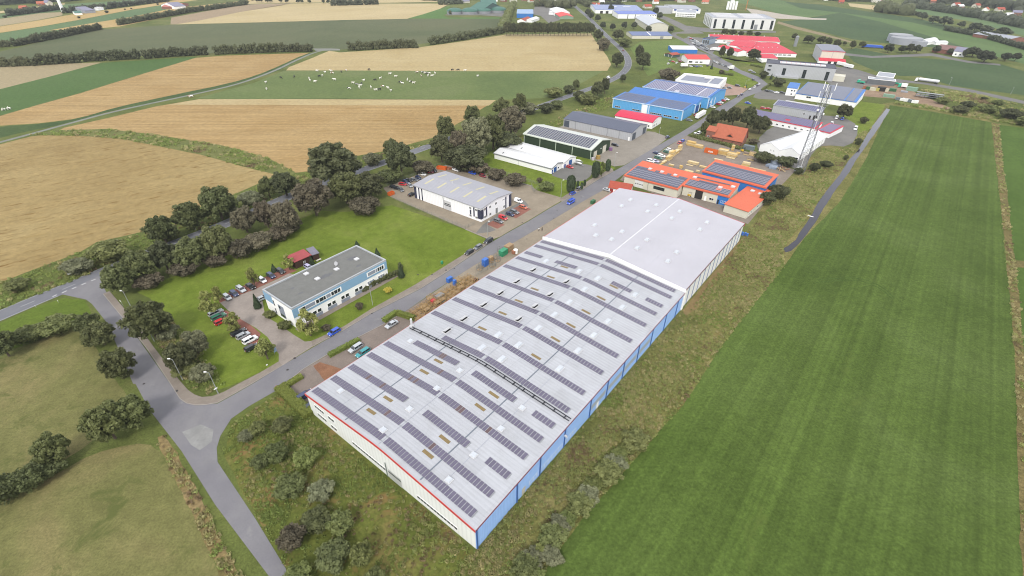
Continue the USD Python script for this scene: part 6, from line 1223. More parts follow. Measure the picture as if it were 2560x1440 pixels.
# ---- uncountable growth: tall grass and weeds on rough ground
def tuft(name, mat, seed, n=16, h=.8, spread=.55):
    rng = np.random.default_rng(seed); m = MB()
    for i in range(n):
        t = rng.random()*6.28; r = spread*math.sqrt(rng.random()); x, y = r*math.cos(t), r*math.sin(t); hh = h*(.5+.7*rng.random()); l = .35*rng.random(); t2 = rng.random()*6.28; w = .05+.05*rng.random()
        m.add([(x-w*math.sin(t2), y+w*math.cos(t2), -.05), (x+w*math.sin(t2), y-w*math.cos(t2), -.05), (x+l*math.cos(t2+.4), y+l*math.sin(t2+.4), hh)], [(0, 1, 2)])
        if i % 2 == 0: m.add(*quads(np.array([[x, y, hh*.55]]), np.array([[math.cos(t), math.sin(t), .8]]), .16, rng, .4))
    return m, mat
TUFTS = [tuft('t', leafy('grass_green', (.14, .18, .045), (.34, .40, .12), .4), 1, 22), tuft('t', leafy('grass_straw', (.28, .25, .11), (.56, .50, .26), .4), 2, 22, .9), tuft('t', leafy('grass_olive', (.19, .215, .065), (.43, .44, .17), .4), 3, 22, 1.0), tuft('t', leafy('grass_rust', (.15, .11, .055), (.30, .225, .13), .35), 4, 18, .7)]
def scatter(name, label, px, dens, weights, hs=(.7, 1.3), seed=0, patch=.07, far=None, cat='tall grass'):
    poly = Polygon([G(*p) for p in px]).buffer(0); rng = np.random.default_rng(seed); x0, y0, x1, y1 = poly.bounds
    n = int((x1-x0)*(y1-y0)*dens); q = np.stack([rng.uniform(x0, x1, n), rng.uniform(y0, y1, n)], 1)
    import shapely
    q = q[shapely.contains_xy(poly, q[:, 0], q[:, 1])]
    f = meshkit.fbm(np.hstack([q*patch, np.full((len(q), 1), seed)]), 3, seed)
    keep = rng.random(len(q)) < np.clip((f-.28)*3.2, .12, 1); q, f = q[keep], f[keep]
    g = meshkit.fbm(np.hstack([q*patch*1.7, np.full((len(q), 1), seed+5.)]), 3, seed+5)
    w = np.cumsum(weights)/sum(weights); ids = np.searchsorted(w, np.clip((g-.5)*1.9+.5+rng.normal(0, .16, len(q)), 0, .999))
    path = numbered('/World', name); pi = UsdGeom.PointInstancer.Define(stage, path)
    for i_, (m_, mt_) in enumerate(TUFTS): m_.build(path, 'tuft', mt_)
    pi.CreatePrototypesRel().SetTargets([Sdf.Path(path+('/tuft' if i_ == 0 else f'/tuft_{i_:03d}')) for i_ in range(len(TUFTS))])
    pi.CreateProtoIndicesAttr(Vt.IntArray.FromNumpy(ids.astype(np.int32))); pi.CreatePositionsAttr(Vt.Vec3fArray.FromNumpy(np.hstack([q, np.full((len(q), 1), .02)]).astype(np.float32)))
    a = rng.random(len(q))*math.pi; o = np.stack([np.cos(a), 0*a, 0*a, np.sin(a)], 1)
    pi.CreateOrientationsAttr(Vt.QuathArray([Gf.Quath(*map(float, r)) for r in o]))
    s = rng.uniform(*hs, (len(q), 1)); pi.CreateScalesAttr(Vt.Vec3fArray.FromNumpy(np.hstack([s*1.15, s*1.15, s]).astype(np.float32)))
    tag(pi, label, cat, kind='stuff')
scatter('tall_grass', 'rough dry grass and weeds between the halls and the mown field', [(1190, 1376), (1255, 1299), (1371, 1168), (1701, 780), (1715, 790), (1850, 607), (1905, 540), (1975, 460), (2060, 370), (2126, 372), (2146, 335), (2180, 318), (2148, 360), (2118, 398), (2064, 478), (2010, 552), (1956, 619), (1960, 632), (1960, 668), (1875, 772), (1801, 870), (1710, 1010), (1589, 1145), (1460, 1290), (1354, 1440), (1290, 1560), (1060, 1560), (1100, 1460)], 3.4, (4, 2.6, 5, .6), (.4, .8), seed=3)
scatter('tall_grass', 'tall grass and brambles between the lane and the solar hall gable', [(580, 1062), (690, 988), (760, 1030), (1186, 1378), (1100, 1500), (800, 1560), (705, 1410), (640, 1290), (556, 1130)], 2.6, (7, 1.6, 3, 1.0), (.35, .75), seed=8)
scatter('tall_grass', 'weeds on the verges of the country road', [(0, 706), (200, 632), (363, 580), (437, 542), (591, 485), (730, 440), (960, 382), (1080, 350), (1240, 300), (1240, 303), (1051, 368), (934, 410), (730, 482), (571, 545), (330, 640), (190, 700), (0, 775)], .55, (8, 1.2, 3, .5), (.5, 1.3), seed=11)
scatter('tall_grass', 'reeds in the strip between the two wheat fields', [(70, 337), (148, 327), (270, 323), (403, 340), (554, 364), (672, 397), (736, 430), (690, 437), (588, 411), (504, 387), (403, 367), (302, 347), (208, 340)], .5, (6, 2, 3, .3), (.9, 1.7), seed=13)
scatter('tall_grass', 'dry weeds along the left edge of the lane', [(388, 1097), (415, 1085), (450, 1150), (520, 1280), (590, 1420), (640, 1500), (600, 1500), (540, 1400), (490, 1300), (440, 1200)], 1.6, (2, 4, 2, 4), (.5, 1.1), seed=15)
scatter('tall_grass', 'dry weeds and scrub right of the side road', [(380, 770), (430, 800), (480, 850), (530, 910), (560, 962), (520, 985), (470, 965), (400, 870)], 1.2, (4, 3, 3, .6), (.5, 1.2), seed=17)
scatter('tall_grass', 'weeds between the country road and the works', [(1130, 402), (1236, 374), (1310, 335), (1420, 285), (1530, 235), (1545, 262), (1430, 300), (1330, 340), (1300, 350), (1240, 385), (1150, 412)], .6, (8, 1, 2, .3), (.6, 1.4), seed=19)
scatter('tall_grass', 'scrubby heath left of the side road at the right edge', [(2230, 258), (2300, 262), (2376, 272), (2400, 262), (2300, 225), (2420, 233), (2560, 264), (2700, 300), (2700, 345), (2480, 302)], .35, (5, 2, 4, 1), (1., 2.2), seed=21, patch=.03)
scatter('tall_grass', 'grass tufts along the ditch in the mown field', [(2480, 306), (2498, 312), (2506, 400), (2520, 500), (2538, 650), (2550, 760), (2562, 950), (2580, 1440), (2558, 1440), (2537, 900), (2516, 660), (2500, 500)], .8, (1, 5, 3, 2), (.4, 1.), seed=23)
for i, b in enumerate(((2380, 262, 2425, 285), (2340, 240, 2378, 262), (2402, 250, 2440, 272), (2445, 262, 2500, 282), (2500, 270, 2560, 300), (2480, 250, 2512, 264), (2452, 240, 2470, 252), (2540, 290, 2590, 315), (2320, 232, 2345, 246))):
    T('bush', b, f'low bush on the heath at the right edge, {("below the steel rack", "right of the steel rack", "third from the rack", "in the middle", "nearest the picture edge", "near the side road", "small one near the side road", "cut by the picture edge", "behind the steel rack")[i]}', ('dark', 'bush')[i % 2], 'bushes on the heath at the right edge')
# ================================================================ vehicles
CARCOL = {'black': (.012, .012, .014), 'dark blue': (.015, .025, .075), 'blue': (.02, .07, .42), 'silver': (.42, .44, .46), 'grey': (.16, .17, .18), 'white': (.78, .78, .78), 'red': (.42, .02, .025), 'dark red': (.20, .02, .03),
          'teal': (.02, .22, .24), 'green': (.03, .13, .08), 'orange-red': (.45, .09, .03), 'lilac': (.40, .38, .55), 'emerald': (.03, .36, .22)}
def carpaint(c):
    k = 'car_paint_'+c.replace(' ', '_').replace('-', '_')
    if k not in _mats:
        _mats[k] = usdkit.material(stage, '/World/Looks/'+k, {'p': ('principled_bsdf', {'base_color': CARCOL[c], 'roughness': .28, 'metallic': .35 if c in ('silver', 'grey') else 0., 'coat_weight': .6, 'coat_roughness': .06})}, [], surface='p.BSDF')
    return _mats[k]
CGLASS = paint('car_glass', (.018, .022, .026), .08, .1, 1., spec=.7); LAMPW = paint('lamp_clear', (.7, .7, .72), .15, .02, 1.); LAMPR = paint('lamp_red', (.35, .01, .01), .25, .02, 1.); HUB = paint('wheel_rim', (.35, .36, .37), .35, .05, 1., .6)
SHAPES = {  # length, width, height, bonnet length, bonnet height, cabin start/end at the waist, roof start/end (fractions of length from the nose)
    'hatchback': (4.1, 1.74, 1.47, .82, .22, .98, .36, .90), 'saloon': (4.6, 1.78, 1.43, .86, .24, .88, .40, .74), 'estate car': (4.65, 1.78, 1.48, .86, .24, .985, .38, .93), 'off-roader': (4.5, 1.85, 1.72, 1.0, .22, .985, .34, .93),
    'van': (5.0, 1.95, 2.0, 1.12, .10, .99, .22, .97), 'small van': (4.3, 1.8, 1.82, 1.0, .18, .99, .32, .97)}
_cars = {}
def car_form(kind, col):
    if (kind, col) in _cars: return _cars[kind, col]
    f = form('car_form'); _cars[kind, col] = f
    L, W, H, hb_, c0, c1, r0, r1 = SHAPES[kind]; X = lambda q: L/2-q*L; pm = carpaint(col); w = W/2
    m = MB()
    m.hull([(X(0), s*w*.72, .42) for s in (-1, 1)]+[(X(.015), s*w*.86, .30) for s in (-1, 1)]+[(X(.01), s*w*.76, .62) for s in (-1, 1)]+[(X(.10), s*w*.98, .30) for s in (-1, 1)]+[(X(.08), s*w*.9, hb_*.92) for s in (-1, 1)]+[(X(.14), s*w, .62) for s in (-1, 1)]
           +[(X(c0+.04), s*w*.92, hb_+.04) for s in (-1, 1)]+[(X(c0+.04), s*w, .70) for s in (-1, 1)]+[(X(.9), s*w, .70) for s in (-1, 1)]+[(X(.985), s*w*.9, .70) for s in (-1, 1)]+[(X(.97), s*w*.88, hb_+.06) for s in (-1, 1)]+[(X(1), s*w*.8, .45) for s in (-1, 1)]+[(X(.97), s*w*.92, .28) for s in (-1, 1)])
    m.build(f, 'body', pm, smooth=35)
    g = MB(); wt = .90; rt = .76 if kind != 'van' else .86
    g.hull([(X(c0), s*w*wt, hb_+.02) for s in (-1, 1)]+[(X(c1), s*w*wt, hb_+.02) for s in (-1, 1)]+[(X(r0), s*w*rt, H-.05) for s in (-1, 1)]+[(X(r1), s*w*rt, H-.05) for s in (-1, 1)])
    g.build(f, 'windows', CGLASS)
    MB().hull([(X(r0-.02), s*w*(rt+.01), H-.10) for s in (-1, 1)]+[(X(r1+.02), s*w*(rt+.01), H-.10) for s in (-1, 1)]+[(X(r0+.05), s*w*rt*.86, H) for s in (-1, 1)]+[(X(r1-.04), s*w*rt*.86, H) for s in (-1, 1)]).build(f, 'roof', pm, smooth=40)
    for s in (-1, 1):
        q = MB()
        for a, b, wd in ((c0, r0, .05), (c1, r1, .07), ((c0+c1)/2-.01, (r0+r1)/2-.01, .05))[:2 if 'van' in kind else 3]:
            q.hull([(X(a)+e, s*(w*wt+d), hb_) for e in (-wd, wd) for d in (-.03, .012)]+[(X(b)+e, s*(w*rt+d), H-.06) for e in (-wd, wd) for d in (-.03, .012)])
        if 'van' in kind: MB().hull([(X(a), s*(w*wt+d), hb_) for a in (.52, c1) for d in (-.03, .012)]+[(X(a), s*(w*rt+d), H-.06) for a in (.52, r1) for d in (-.03, .012)]).build(f, 'side_panel', pm)
        q.build(f, 'pillars', pm, kind='stuff')
    for fx in (.19, .80):
        for s in (-1, 1):
            p = MB().tube((X(fx), s*(w-.20), .31), (X(fx), s*(w+.01), .31), .31, 14).build(f, 'wheel', BLACK); MB().tube((X(fx), s*(w+.008), .31), (X(fx), s*(w+.02), .31), .20, 10).build(p, 'rim', HUB)
    for s in (-1, 1):
        B(X(.03), s*w*.66-.17, .60, X(.005), s*w*.66+.17, .74).build(f, 'headlight', LAMPW); B(X(.998), s*w*.74-.10, .72, X(.98), s*w*.74+.10, .92).build(f, 'tail_light', LAMPR)
        B(X(c0+.05), s*(w*.95)-.06, hb_+.03, X(c0+.09), s*(w*.95)+.10*s+.06, hb_+.17).build(f, 'mirror', pm)
    B(X(1.003), -.26, .45, X(.997), .26, .56).build(f, 'number_plate', WHITER)
    return f
def car(x, y, kind, col, d, label, group=None):
    """d: heading in radians, or a second pixel that the nose points to"""
    p = G(x, y, .7)
    if isinstance(d, tuple): q = G(*d, .7); d = math.atan2(q[1]-p[1], q[0]-p[0])
    n = {'hatchback': 'hatchback', 'saloon': 'saloon', 'estate car': 'estate_car', 'off-roader': 'off_roader', 'van': 'van', 'small van': 'small_van'}[kind]
    return copy_of(car_form(kind, col), 'parked_'+n, label, 'van' if 'van' in kind else 'car', (p[0], p[1], .045), d, None, group)
A_, X_ = ALONG, HALL_DIR; AB, XB = ALONG+math.pi, HALL_DIR+math.pi
for x, y, k, c, d, l in (
    (835, 829, 'hatchback', 'blue', AB, 'bright blue hatchback on the footway in front of the office'), (979, 810, 'saloon', 'silver', AB, 'silver saloon between clipped hedges beside the solar hall'), (889, 869, 'estate car', 'silver', AB, 'silver estate car beside the teal one at the solar hall'),
    (907, 881, 'estate car', 'teal', AB, 'teal estate car parked beside the solar hall'), (762, 987, 'estate car', 'dark blue', A_, 'dark blue car behind the broad hedge at the hall corner'), (779, 1012, 'hatchback', 'dark blue', A_, 'dark car half hidden behind the near corner of the solar hall'),
    (1221, 602, 'off-roader', 'black', AB, 'black off-roader, farthest of three cars on the roadside lawn'), (1195, 617, 'hatchback', 'grey', AB, 'grey hatchback, middle of three cars on the roadside lawn'), (1173, 630, 'hatchback', 'black', AB, 'black small car, nearest of three on the roadside lawn'),
    (1427, 505, 'van', 'blue', AB, 'blue van with pale roof driving on the street'), (1432, 482, 'hatchback', 'blue', A_, 'blue hatchback by the small conifers of the white sheds'), (1449, 470, 'estate car', 'grey', A_, 'dark grey car parked behind the blue hatchback by the conifers'),
    (1518, 474, 'saloon', 'silver', X_, 'silver car beside the tile-roofed garage'),
    (701, 677, 'hatchback', 'black', X_, 'black car, rightmost on the red paving by the garden shed'), (677, 688, 'hatchback', 'dark blue', X_, 'dark blue car second from the garden shed'), (655, 699, 'hatchback', 'white', X_, 'white car with dark glass roof third from the garden shed'),
    (626, 715, 'saloon', 'black', X_, 'black saloon at the right end of the lawn-side row'), (602, 722, 'estate car', 'silver', X_, 'silver estate second from the right in the lawn-side row'), (585, 733, 'hatchback', 'dark blue', X_, 'dark car between two silver ones in the lawn-side row'), (567, 742, 'hatchback', 'silver', X_, 'silver car at the left end of the lawn-side row'),
    (539, 781, 'estate car', 'silver', A_, 'silver estate farthest from the street in the red-paved side row'), (546, 791, 'estate car', 'green', A_, 'dark green car between silver estate and small red car'), (552, 803, 'hatchback', 'red', A_, 'small bright red car under the young tree'),
    (596, 830, 'estate car', 'black', A_, 'black estate in the red-paved side row next to a silver car'), (607, 838, 'hatchback', 'silver', A_, 'silver car between the black estate and the white car'), (625, 849, 'off-roader', 'white', A_, 'white car near the young tree by the street'), (628, 868, 'hatchback', 'black', A_, 'dark car half hidden by the young tree at the street'),
    (655, 745, 'saloon', 'silver', A_, 'silver car close to the end wall of the office'), (771, 667, 'hatchback', 'lilac', X_, 'pale lilac car behind the office by the shed'),
    (1246, 552, 'estate car', 'grey', X_, 'dark grey estate on the near red bay of the workshop'), (1258, 544, 'small van', 'red', X_, 'bright red people carrier before the workshop'), (1275, 535, 'hatchback', 'dark blue', X_, 'dark blue car before the workshop gable'), (1286, 529, 'estate car', 'grey', X_, 'grey car beside the dark blue one before the workshop'), (1308, 517, 'hatchback', 'orange-red', X_, 'orange-red hatchback on the far red bay'), (1296, 502, 'small van', 'white', X_, 'white small van beside the workshop corner'),
    (1181, 432, 'saloon', 'blue', X_, 'blue car, left of three behind the workshop'), (1207, 439, 'hatchback', 'dark red', X_, 'dark red car, middle of three behind the workshop'), (1231, 445, 'off-roader', 'black', X_, 'black car, right of three behind the workshop'), (1140, 424, 'saloon', 'white', X_, 'white car behind the workshop next to the orange skip'), (1030, 485, 'saloon', 'black', A_, 'black car at the left end wall of the workshop'),
    (1425, 417, 'hatchback', 'red', X_, 'red car before the white twin sheds'), (1538, 362, 'estate car', 'black', X_, 'black car beside the dark green hall'), (1669, 342, 'hatchback', 'dark blue', A_, 'dark blue car at the street by the grey barn'),
    (1642, 382, 'saloon', 'dark blue', X_, 'dark saloon nearest the street centre by the timber yard'), (1646, 394, 'estate car', 'green', X_, 'dark green car in the timber yard row'), (1654, 389, 'estate car', 'white', X_, 'white car behind the dark green one in the timber yard row'), (1667, 379, 'hatchback', 'green', X_, 'green car at the far end of the timber yard row'), (1674, 374, 'hatchback', 'white', X_, 'white car at the far end of the timber yard row'), (1627, 402, 'off-roader', 'white', X_, 'white off-roader at the near end of the timber yard row'), (1638, 402, 'saloon', 'lilac', X_, 'pale lilac car beside the white off-roader'),
    (1700, 356, 'hatchback', 'red', A_, 'red car at the timber yard corner'), (1707, 351, 'hatchback', 'blue', A_, 'blue car beside the red one at the timber yard corner'), (1739, 334, 'estate car', 'white', A_, 'left white car before the brick annex'), (1748, 332, 'small van', 'white', A_, 'right white car before the brick annex'),
    (1723, 300, 'estate car', 'grey', X_, 'grey car at the corner of the front blue hall'), (1739, 287, 'hatchback', 'red', A_, 'red car behind the white caravan'), (1781, 267, 'estate car', 'white', X_, 'white car nearest at the blue hall gates'), (1797, 260, 'hatchback', 'red', X_, 'red car second along the blue halls'), (1802, 256, 'hatchback', 'white', X_, 'white car between the two red ones along the blue halls'), (1808, 251, 'hatchback', 'red', X_, 'red car fourth along the blue halls'), (1817, 248, 'hatchback', 'white', X_, 'white car farthest along the blue halls'),
    (1870, 257, 'saloon', 'blue', X_, 'blue car left of the grey hall court'), (1846, 240, 'hatchback', 'grey', A_, 'grey car at the kerb beyond the blue halls'), (1854, 236, 'hatchback', 'dark blue', A_, 'dark car ahead of the grey one at the kerb'), (1875, 223, 'hatchback', 'white', A_, 'white car first in the kerb row at the curve'), (1887, 217, 'hatchback', 'white', A_, 'white car second in the kerb row at the curve'), (1893, 213, 'hatchback', 'dark blue', A_, 'dark car third in the kerb row at the curve'), (1898, 210, 'hatchback', 'white', A_, 'white car last in the kerb row at the curve'),
    (1918, 227, 'hatchback', 'black', X_, 'first dark car left of the blue-edged hall annex'), (1928, 228, 'hatchback', 'grey', X_, 'second dark car left of the blue-edged hall annex'), (1942, 231, 'hatchback', 'white', X_, 'white car left of the blue-edged hall annex'), (1955, 231, 'hatchback', 'black', X_, 'dark car next to the blue-edged hall annex'), (1908, 270, 'hatchback', 'red', X_, 'left red car before the grey solar hall'), (1921, 271, 'saloon', 'red', X_, 'right red car before the grey solar hall'),
    (2092, 294, 'van', 'white', A_, 'white van next to the blue pickup in the parking yard'), (2106, 297, 'small van', 'blue', A_, 'blue van in the parking yard'), (2080, 308, 'small van', 'white', A_, 'white van behind the red-roofed annex'), (2139, 321, 'van', 'white', AB, 'white van alone at the edge of the parking yard'),
    (1844, 214, 'off-roader', 'black', X_, 'black off-roader on the pink paving of the white shop'), (1824, 219, 'hatchback', 'grey', X_, 'right grey car beside the white shop'), (1812, 220, 'hatchback', 'silver', X_, 'left grey car beside the white shop'), (1876, 176, 'hatchback', 'silver', X_, 'upper car by the tall-window hall'), (1884, 181, 'hatchback', 'grey', X_, 'lower car by the tall-window hall'), (1883, 199, 'hatchback', 'black', (1896, 207), 'dark car driving in the street curve'),
    (1558, 126, 'hatchback', 'dark red', (1530, 102), 'dark red car on the country road before the bend'), (1521, 194, 'van', 'white', (1545, 184), 'white van on the country road at the bend')):
    car(x, y, k, c, d, l)
rr = random.Random(5)
for i in range(6):
    c = ('silver', 'white', 'grey', 'silver', 'black', 'white')[i]; car(1785+i*7.3, 153.5+i*2.9, 'hatchback', c, (1850, 182), f'{("first", "second", "third", "fourth", "fifth", "sixth")[i]} car at the kerb past the red-roofed shop')
for i, (x, y) in enumerate(((1671, 159), (1675, 151), (1683, 154), (1692, 157), (1700, 153), (1727, 165), (1735, 165), (1752, 165), (1769, 164), (1743, 166))):
    c = ('white', 'grey', 'red', 'white', 'dark red', 'white', 'dark blue', 'silver', 'black', 'blue')[i]; car(x, y, 'hatchback', c, rr.choice((X_, A_)), f'{c} car in the yard round the red-roofed shop', f'{c} cars round the red-roofed shop')
for i in range(26):
    r_, k_ = divmod(i, 9); c = rr.choice(('white', 'silver', 'grey', 'black', 'red', 'dark blue', 'silver')); car(1722+k_*5.2+r_*5+rr.random(), 93+k_*2.6+r_*7+rr.random(), 'hatchback', c, X_, f'{c} car in the car park left of the red works', f'{c} cars in the works car park')
wr = ((984, 467, 'black'), (992, 470, 'black'), (1003, 474, 'grey'), (1007, 460, 'red'), (1025, 463, 'silver'), (1014, 454, 'dark blue'), (1022, 451, 'black'), (1036, 449, 'grey'), (1046, 444, 'dark blue'), (1056, 435, 'white'), (1052, 430, 'green'), (1066, 428, 'red'), (1077, 428, 'dark red'), (1086, 426, 'black'))
for x, y, c in wr: car(x, y, 'hatchback', c, X_+rr.uniform(-.4, .4), f'{c} damaged car crowded along the fence behind the workshop', f'{c} damaged cars along the workshop fence')
# lorries, caravan, trailers
def lorry(x0, y0, x1, y1, label, cab, box, kind='box', name='lorry'):
    """nose at the first pixel, tail at the second"""
    p, q = G(x0, y0), G(x1, y1); d = p-q; L = max(np.linalg.norm(d), 5.); rz = math.atan2(d[1], d[0]); c = (p+q)/2
    t = thing(name, label, 'lorry' if name == 'lorry' else name.replace('_', ' '), (*c, .03), rz); h = L/2; cm = carpaint(cab)
    if name == 'lorry':
        MB().hull([(h-a, s, z) for a, z in ((0, .6), (2.1, .6), (.15, 1.6), (.45, 2.9), (2.1, 3.1)) for s in (-1.2, 1.2)]).build(t, 'cab', cm); B(h-.30, -1.0, 1.75, h-.02, 1.0, 2.6).build(t, 'windscreen', CGLASS); b0 = h-2.5
    else: b0 = h-.6
    B(-h, -.5, .75, h-1.2, .5, 1.0).build(t, 'chassis', BLACK)
    if kind == 'box': MB().hull([(x, y, z) for x in (-h, b0) for y, z in ((-1.25, 1.1), (1.25, 1.1), (-1.25, 3.55), (1.25, 3.55), (-1.1, 3.7), (1.1, 3.7))]).build(t, 'box_body', box)
    elif kind == 'tank':
        a = np.linspace(0, 2*math.pi, 15)[:-1]; MB().hull([(x, r*1.25*math.cos(k), 2.4+r*1.25*math.sin(k)) for k in a for x, r in ((-h, .7), (-h+.5, 1), (b0-.5, 1), (b0, .7))]).build(t, 'tank', box, smooth=40)
    else:
        B(-h, -1.2, 1.05, b0, 1.2, 1.25).build(t, 'flat_bed', box)
        for s in (-1.2, 1.14): B(-h, s, 1.25, b0, s+.06, 1.8).build(t, 'side_board', box)
    ws_ = (h-1.3, -h+1.2, -h+2.5) if name == 'lorry' else (0,)
    for x in ws_:
        for s in (-1, 1): MB().tube((x, s*.85, .48), (x, s*1.2, .48), .48, 12).build(t, 'wheel', BLACK)
    return t
WB = paint('white_box_body', (.74, .74, .72), .4, .04); SILV = paint('silver_tank', (.66, .67, .68), .25, .05, .5, .3); EMB = paint('emerald_box', (.04, .38, .24), .5); BLB = paint('blue_box', (.04, .10, .42), .4); OXR = paint('red_oxide', (.28, .12, .07), .8, .15)
lorry(2286, 203, 2345, 211, 'white lorry with a long silver tank on the side road', 'white', SILV, 'tank')
lorry(2207, 122, 2153, 119, 'blue articulated lorry with white and blue trailer on the farm lane', 'blue', BLB)
lorry(2222, 208, 2262, 217, 'emerald green lorry in the red-brown yard', 'emerald', EMB, 'flat'); lorry(2243, 218, 2266, 221, 'emerald green lorry with white box in the red-brown yard', 'emerald', WB); lorry(2142, 207, 2160, 210, 'emerald green pickup lorry near the cream trailers', 'emerald', EMB, 'flat')
lorry(2112, 167, 2092, 163, 'left of two white trailers before the cold store', 'white', WB, 'box', 'trailer'); lorry(2131, 173, 2110, 168, 'right of two white trailers before the cold store', 'white', WB, 'box', 'trailer')
lorry(1775, 126, 1800, 129, 'left white lorry before the red-roofed works', 'white', WB); lorry(1802, 126, 1824, 131, 'right white lorry before the red-roofed works', 'white', WB)
lorry(1700, 168, 1718, 168, 'white box trailer beside the red-roofed shop', 'white', WB, 'box', 'trailer'); lorry(1824, 175, 1831, 174, 'small white caravan parked at the street corner', 'white', WB, 'box', 'caravan')
lorry(1740, 300, 1759, 288, 'big white caravan parked at the roadside by the blue halls', 'white', WB, 'box', 'caravan'); lorry(1906, 159, 1896, 154, 'white trailer left of the red-roofed shed', 'white', WB, 'box', 'trailer')
def boat(x, y, d, label):
    t = thing('boat_trailer', label, 'boat', (*G(x, y), .03), d); MB().hull([(2.6, 0, 1.2)]+[(a, s*b, z) for a, b, z in ((1.2, .75, 1.25), (-2.4, .85, 1.15), (-2.4, .5, .7), (1.0, .25, .65)) for s in (-1, 1)]).build(t, 'hull', WB); B(-2.2, -.65, 1.13, 1.0, .65, 1.2).build(t, 'cockpit', GREYMETAL); B(-1, -.4, .4, 3.4, .4, .5).build(t, 'trailer', GREYMETAL)
    for s in (-.9, .9): MB().tube((-.9, s-.08, .3), (-.9, s+.08, .3), .3, 10).build(t, 'wheel', BLACK)
boat(1443, 405, X_+.2, 'upper of two boats on trailers beside the white sheds'); boat(1446, 412, X_-.1, 'lower of two boats on trailers beside the white sheds')
# containers and skips
def container(x, y, L, W, H, d, mat, label, open_=False, name='container', load=None):
    t = thing(name, label, name, (*G(x, y), .03), d); m = MB()
    if open_:
        for a in ((-L/2, -W/2, -L/2+.1, W/2), (L/2-.1, -W/2, L/2, W/2), (-L/2+.1, -W/2, L/2-.1, -W/2+.1), (-L/2+.1, W/2-.1, L/2-.1, W/2)): m.box(a[0], a[1], 0, a[2], a[3], H)
        m.box(-L/2+.1, -W/2+.1, .05, L/2-.1, W/2-.1, H*.4); m.build(t, 'skip_body', mat)
    else:
        m.box(-L/2, -W/2, 0, L/2, W/2, H).build(t, 'body', mat)
    r = MB()
    for k in np.arange(-L/2+.25, L/2-.1, .5): r.box(k, -W/2-.06, .15, k+.2, -W/2-.004, H-.15); r.box(k, W/2+.004, .15, k+.2, W/2+.06, H-.15)
    r.build(t, 'ribs', mat)
    if not open_: B(L/2+.003, -W/2+.1, .1, L/2+.05, W/2-.1, H-.1).build(t, 'door', mat)
    return t
ORC = paint('orange_container', S(236, 116, 48, .6), .6, .08); GNC = paint('green_container', S(64, 120, 80, .6), .6, .1); CRC = paint('cream_container', S(226, 222, 196, .6), .6); YLC = paint('yellow_container', S(206, 196, 110, .6), .6); GYC = paint('grey_container', S(126, 138, 142, .6), .6); PGC = paint('pale_green_container', S(150, 186, 160, .6), .6)
c_ = container(1777, 383, 7.5, 2.4, 2.4, X_, ORC, 'orange container with white lettering among the timber stacks', True)
tm = meshkit.text_mesh('AVG', 1.0, .02, True); tm.apply_translation((-tm.bounds[1][0]/2, .7, 0)); tm.apply_transform(trimesh.transformations.rotation_matrix(math.pi/2, (1, 0, 0))); tm.apply_translation((0, -1.27, 0)); MB().add(tm.vertices, tm.faces).build(c_, 'lettering', WHITER)
container(978, 487, 3.0, 1.8, 1.5, A_, ORC, 'orange skip at the left corner of the workshop yard', True, 'skip'); container(1105, 423, 5.5, 2.2, 1.5, X_+.3, ORC, 'orange skip behind the workshop next to the fence', True, 'skip'); container(1122, 423, 2.4, 1.8, 1.0, X_, OXR, 'small rusty skip right of the orange skip', True, 'skip')
container(1871, 374, 6, 2.4, 2.5, X_, GYC, 'grey container behind the timber stacks'); container(2163, 222, 4, 2.4, 2.4, X_, OXR, 'rust red container, leftmost of the coloured row'); container(2171, 224, 4, 2.4, 2.4, X_, GNC, 'green container, second of the coloured row'); container(2181, 226, 4.5, 2.4, 2.4, X_, CRC, 'cream container, third of the coloured row'); container(2191, 227, 3.5, 2.4, 2.4, X_, YLC, 'yellow-green container, fourth of the coloured row'); container(2213, 229, 4, 2.4, 2.4, X_, CRC, 'cream container right of the open shed')
container(2231, 228, 5, 3.0, 2.2, X_, GNC, 'plain green container right of the cream one'); container(2221, 243, 8, 2.6, 2.2, X_, PGC, 'pale green hipped container alone in the red-brown yard'); container(2278, 227, 8, 2.8, 3.0, X_, PGC, 'tall pale green container on the right of the yard'); container(2202, 227, 6, 5, 3, X_, OPEN, 'dark open-fronted shed in the coloured container row', name='shed')
for i, (x, c, l) in enumerate(((2246, GYC, 'grey'), (2257, WB, 'white'), (2267, WB, 'white'), (2277, GYC, 'grey'), (2286, WB, 'white'))): container(x, 250+i*1.9, 4.5, 2.2, 2.0, X_, c, f'{("first", "second", "third", "fourth", "last")[i]} small container in the row along the yard hedge, {l}')
container(2260, 231, 5, 2.2, 1.2, X_, GREYR, 'silver flat trailer load beside the tall green container'); container(1482, 508, 2.6, 1.4, 1.5, A_, GNC, 'pale green box cabinet on the paving beside the white hall', name='cabinet')
g = G(2320, 246); t_ = thing('steel_rack', 'long steel rack stacked with frames at the end of the red-brown yard', 'rack', (*g, 0), X_); 
for i in range(7):
    for s in (-1.6, 1.6): B(-9+3*i, s-.1, 0, -8.8+3*i, s+.1, 4).build(t_, 'post', DARKMETAL)
for z in (1.3, 2.6, 3.9): B(-9, -1.7, z, 9.3, 1.7, z+.12).build(t_, 'shelf', GREYMETAL)
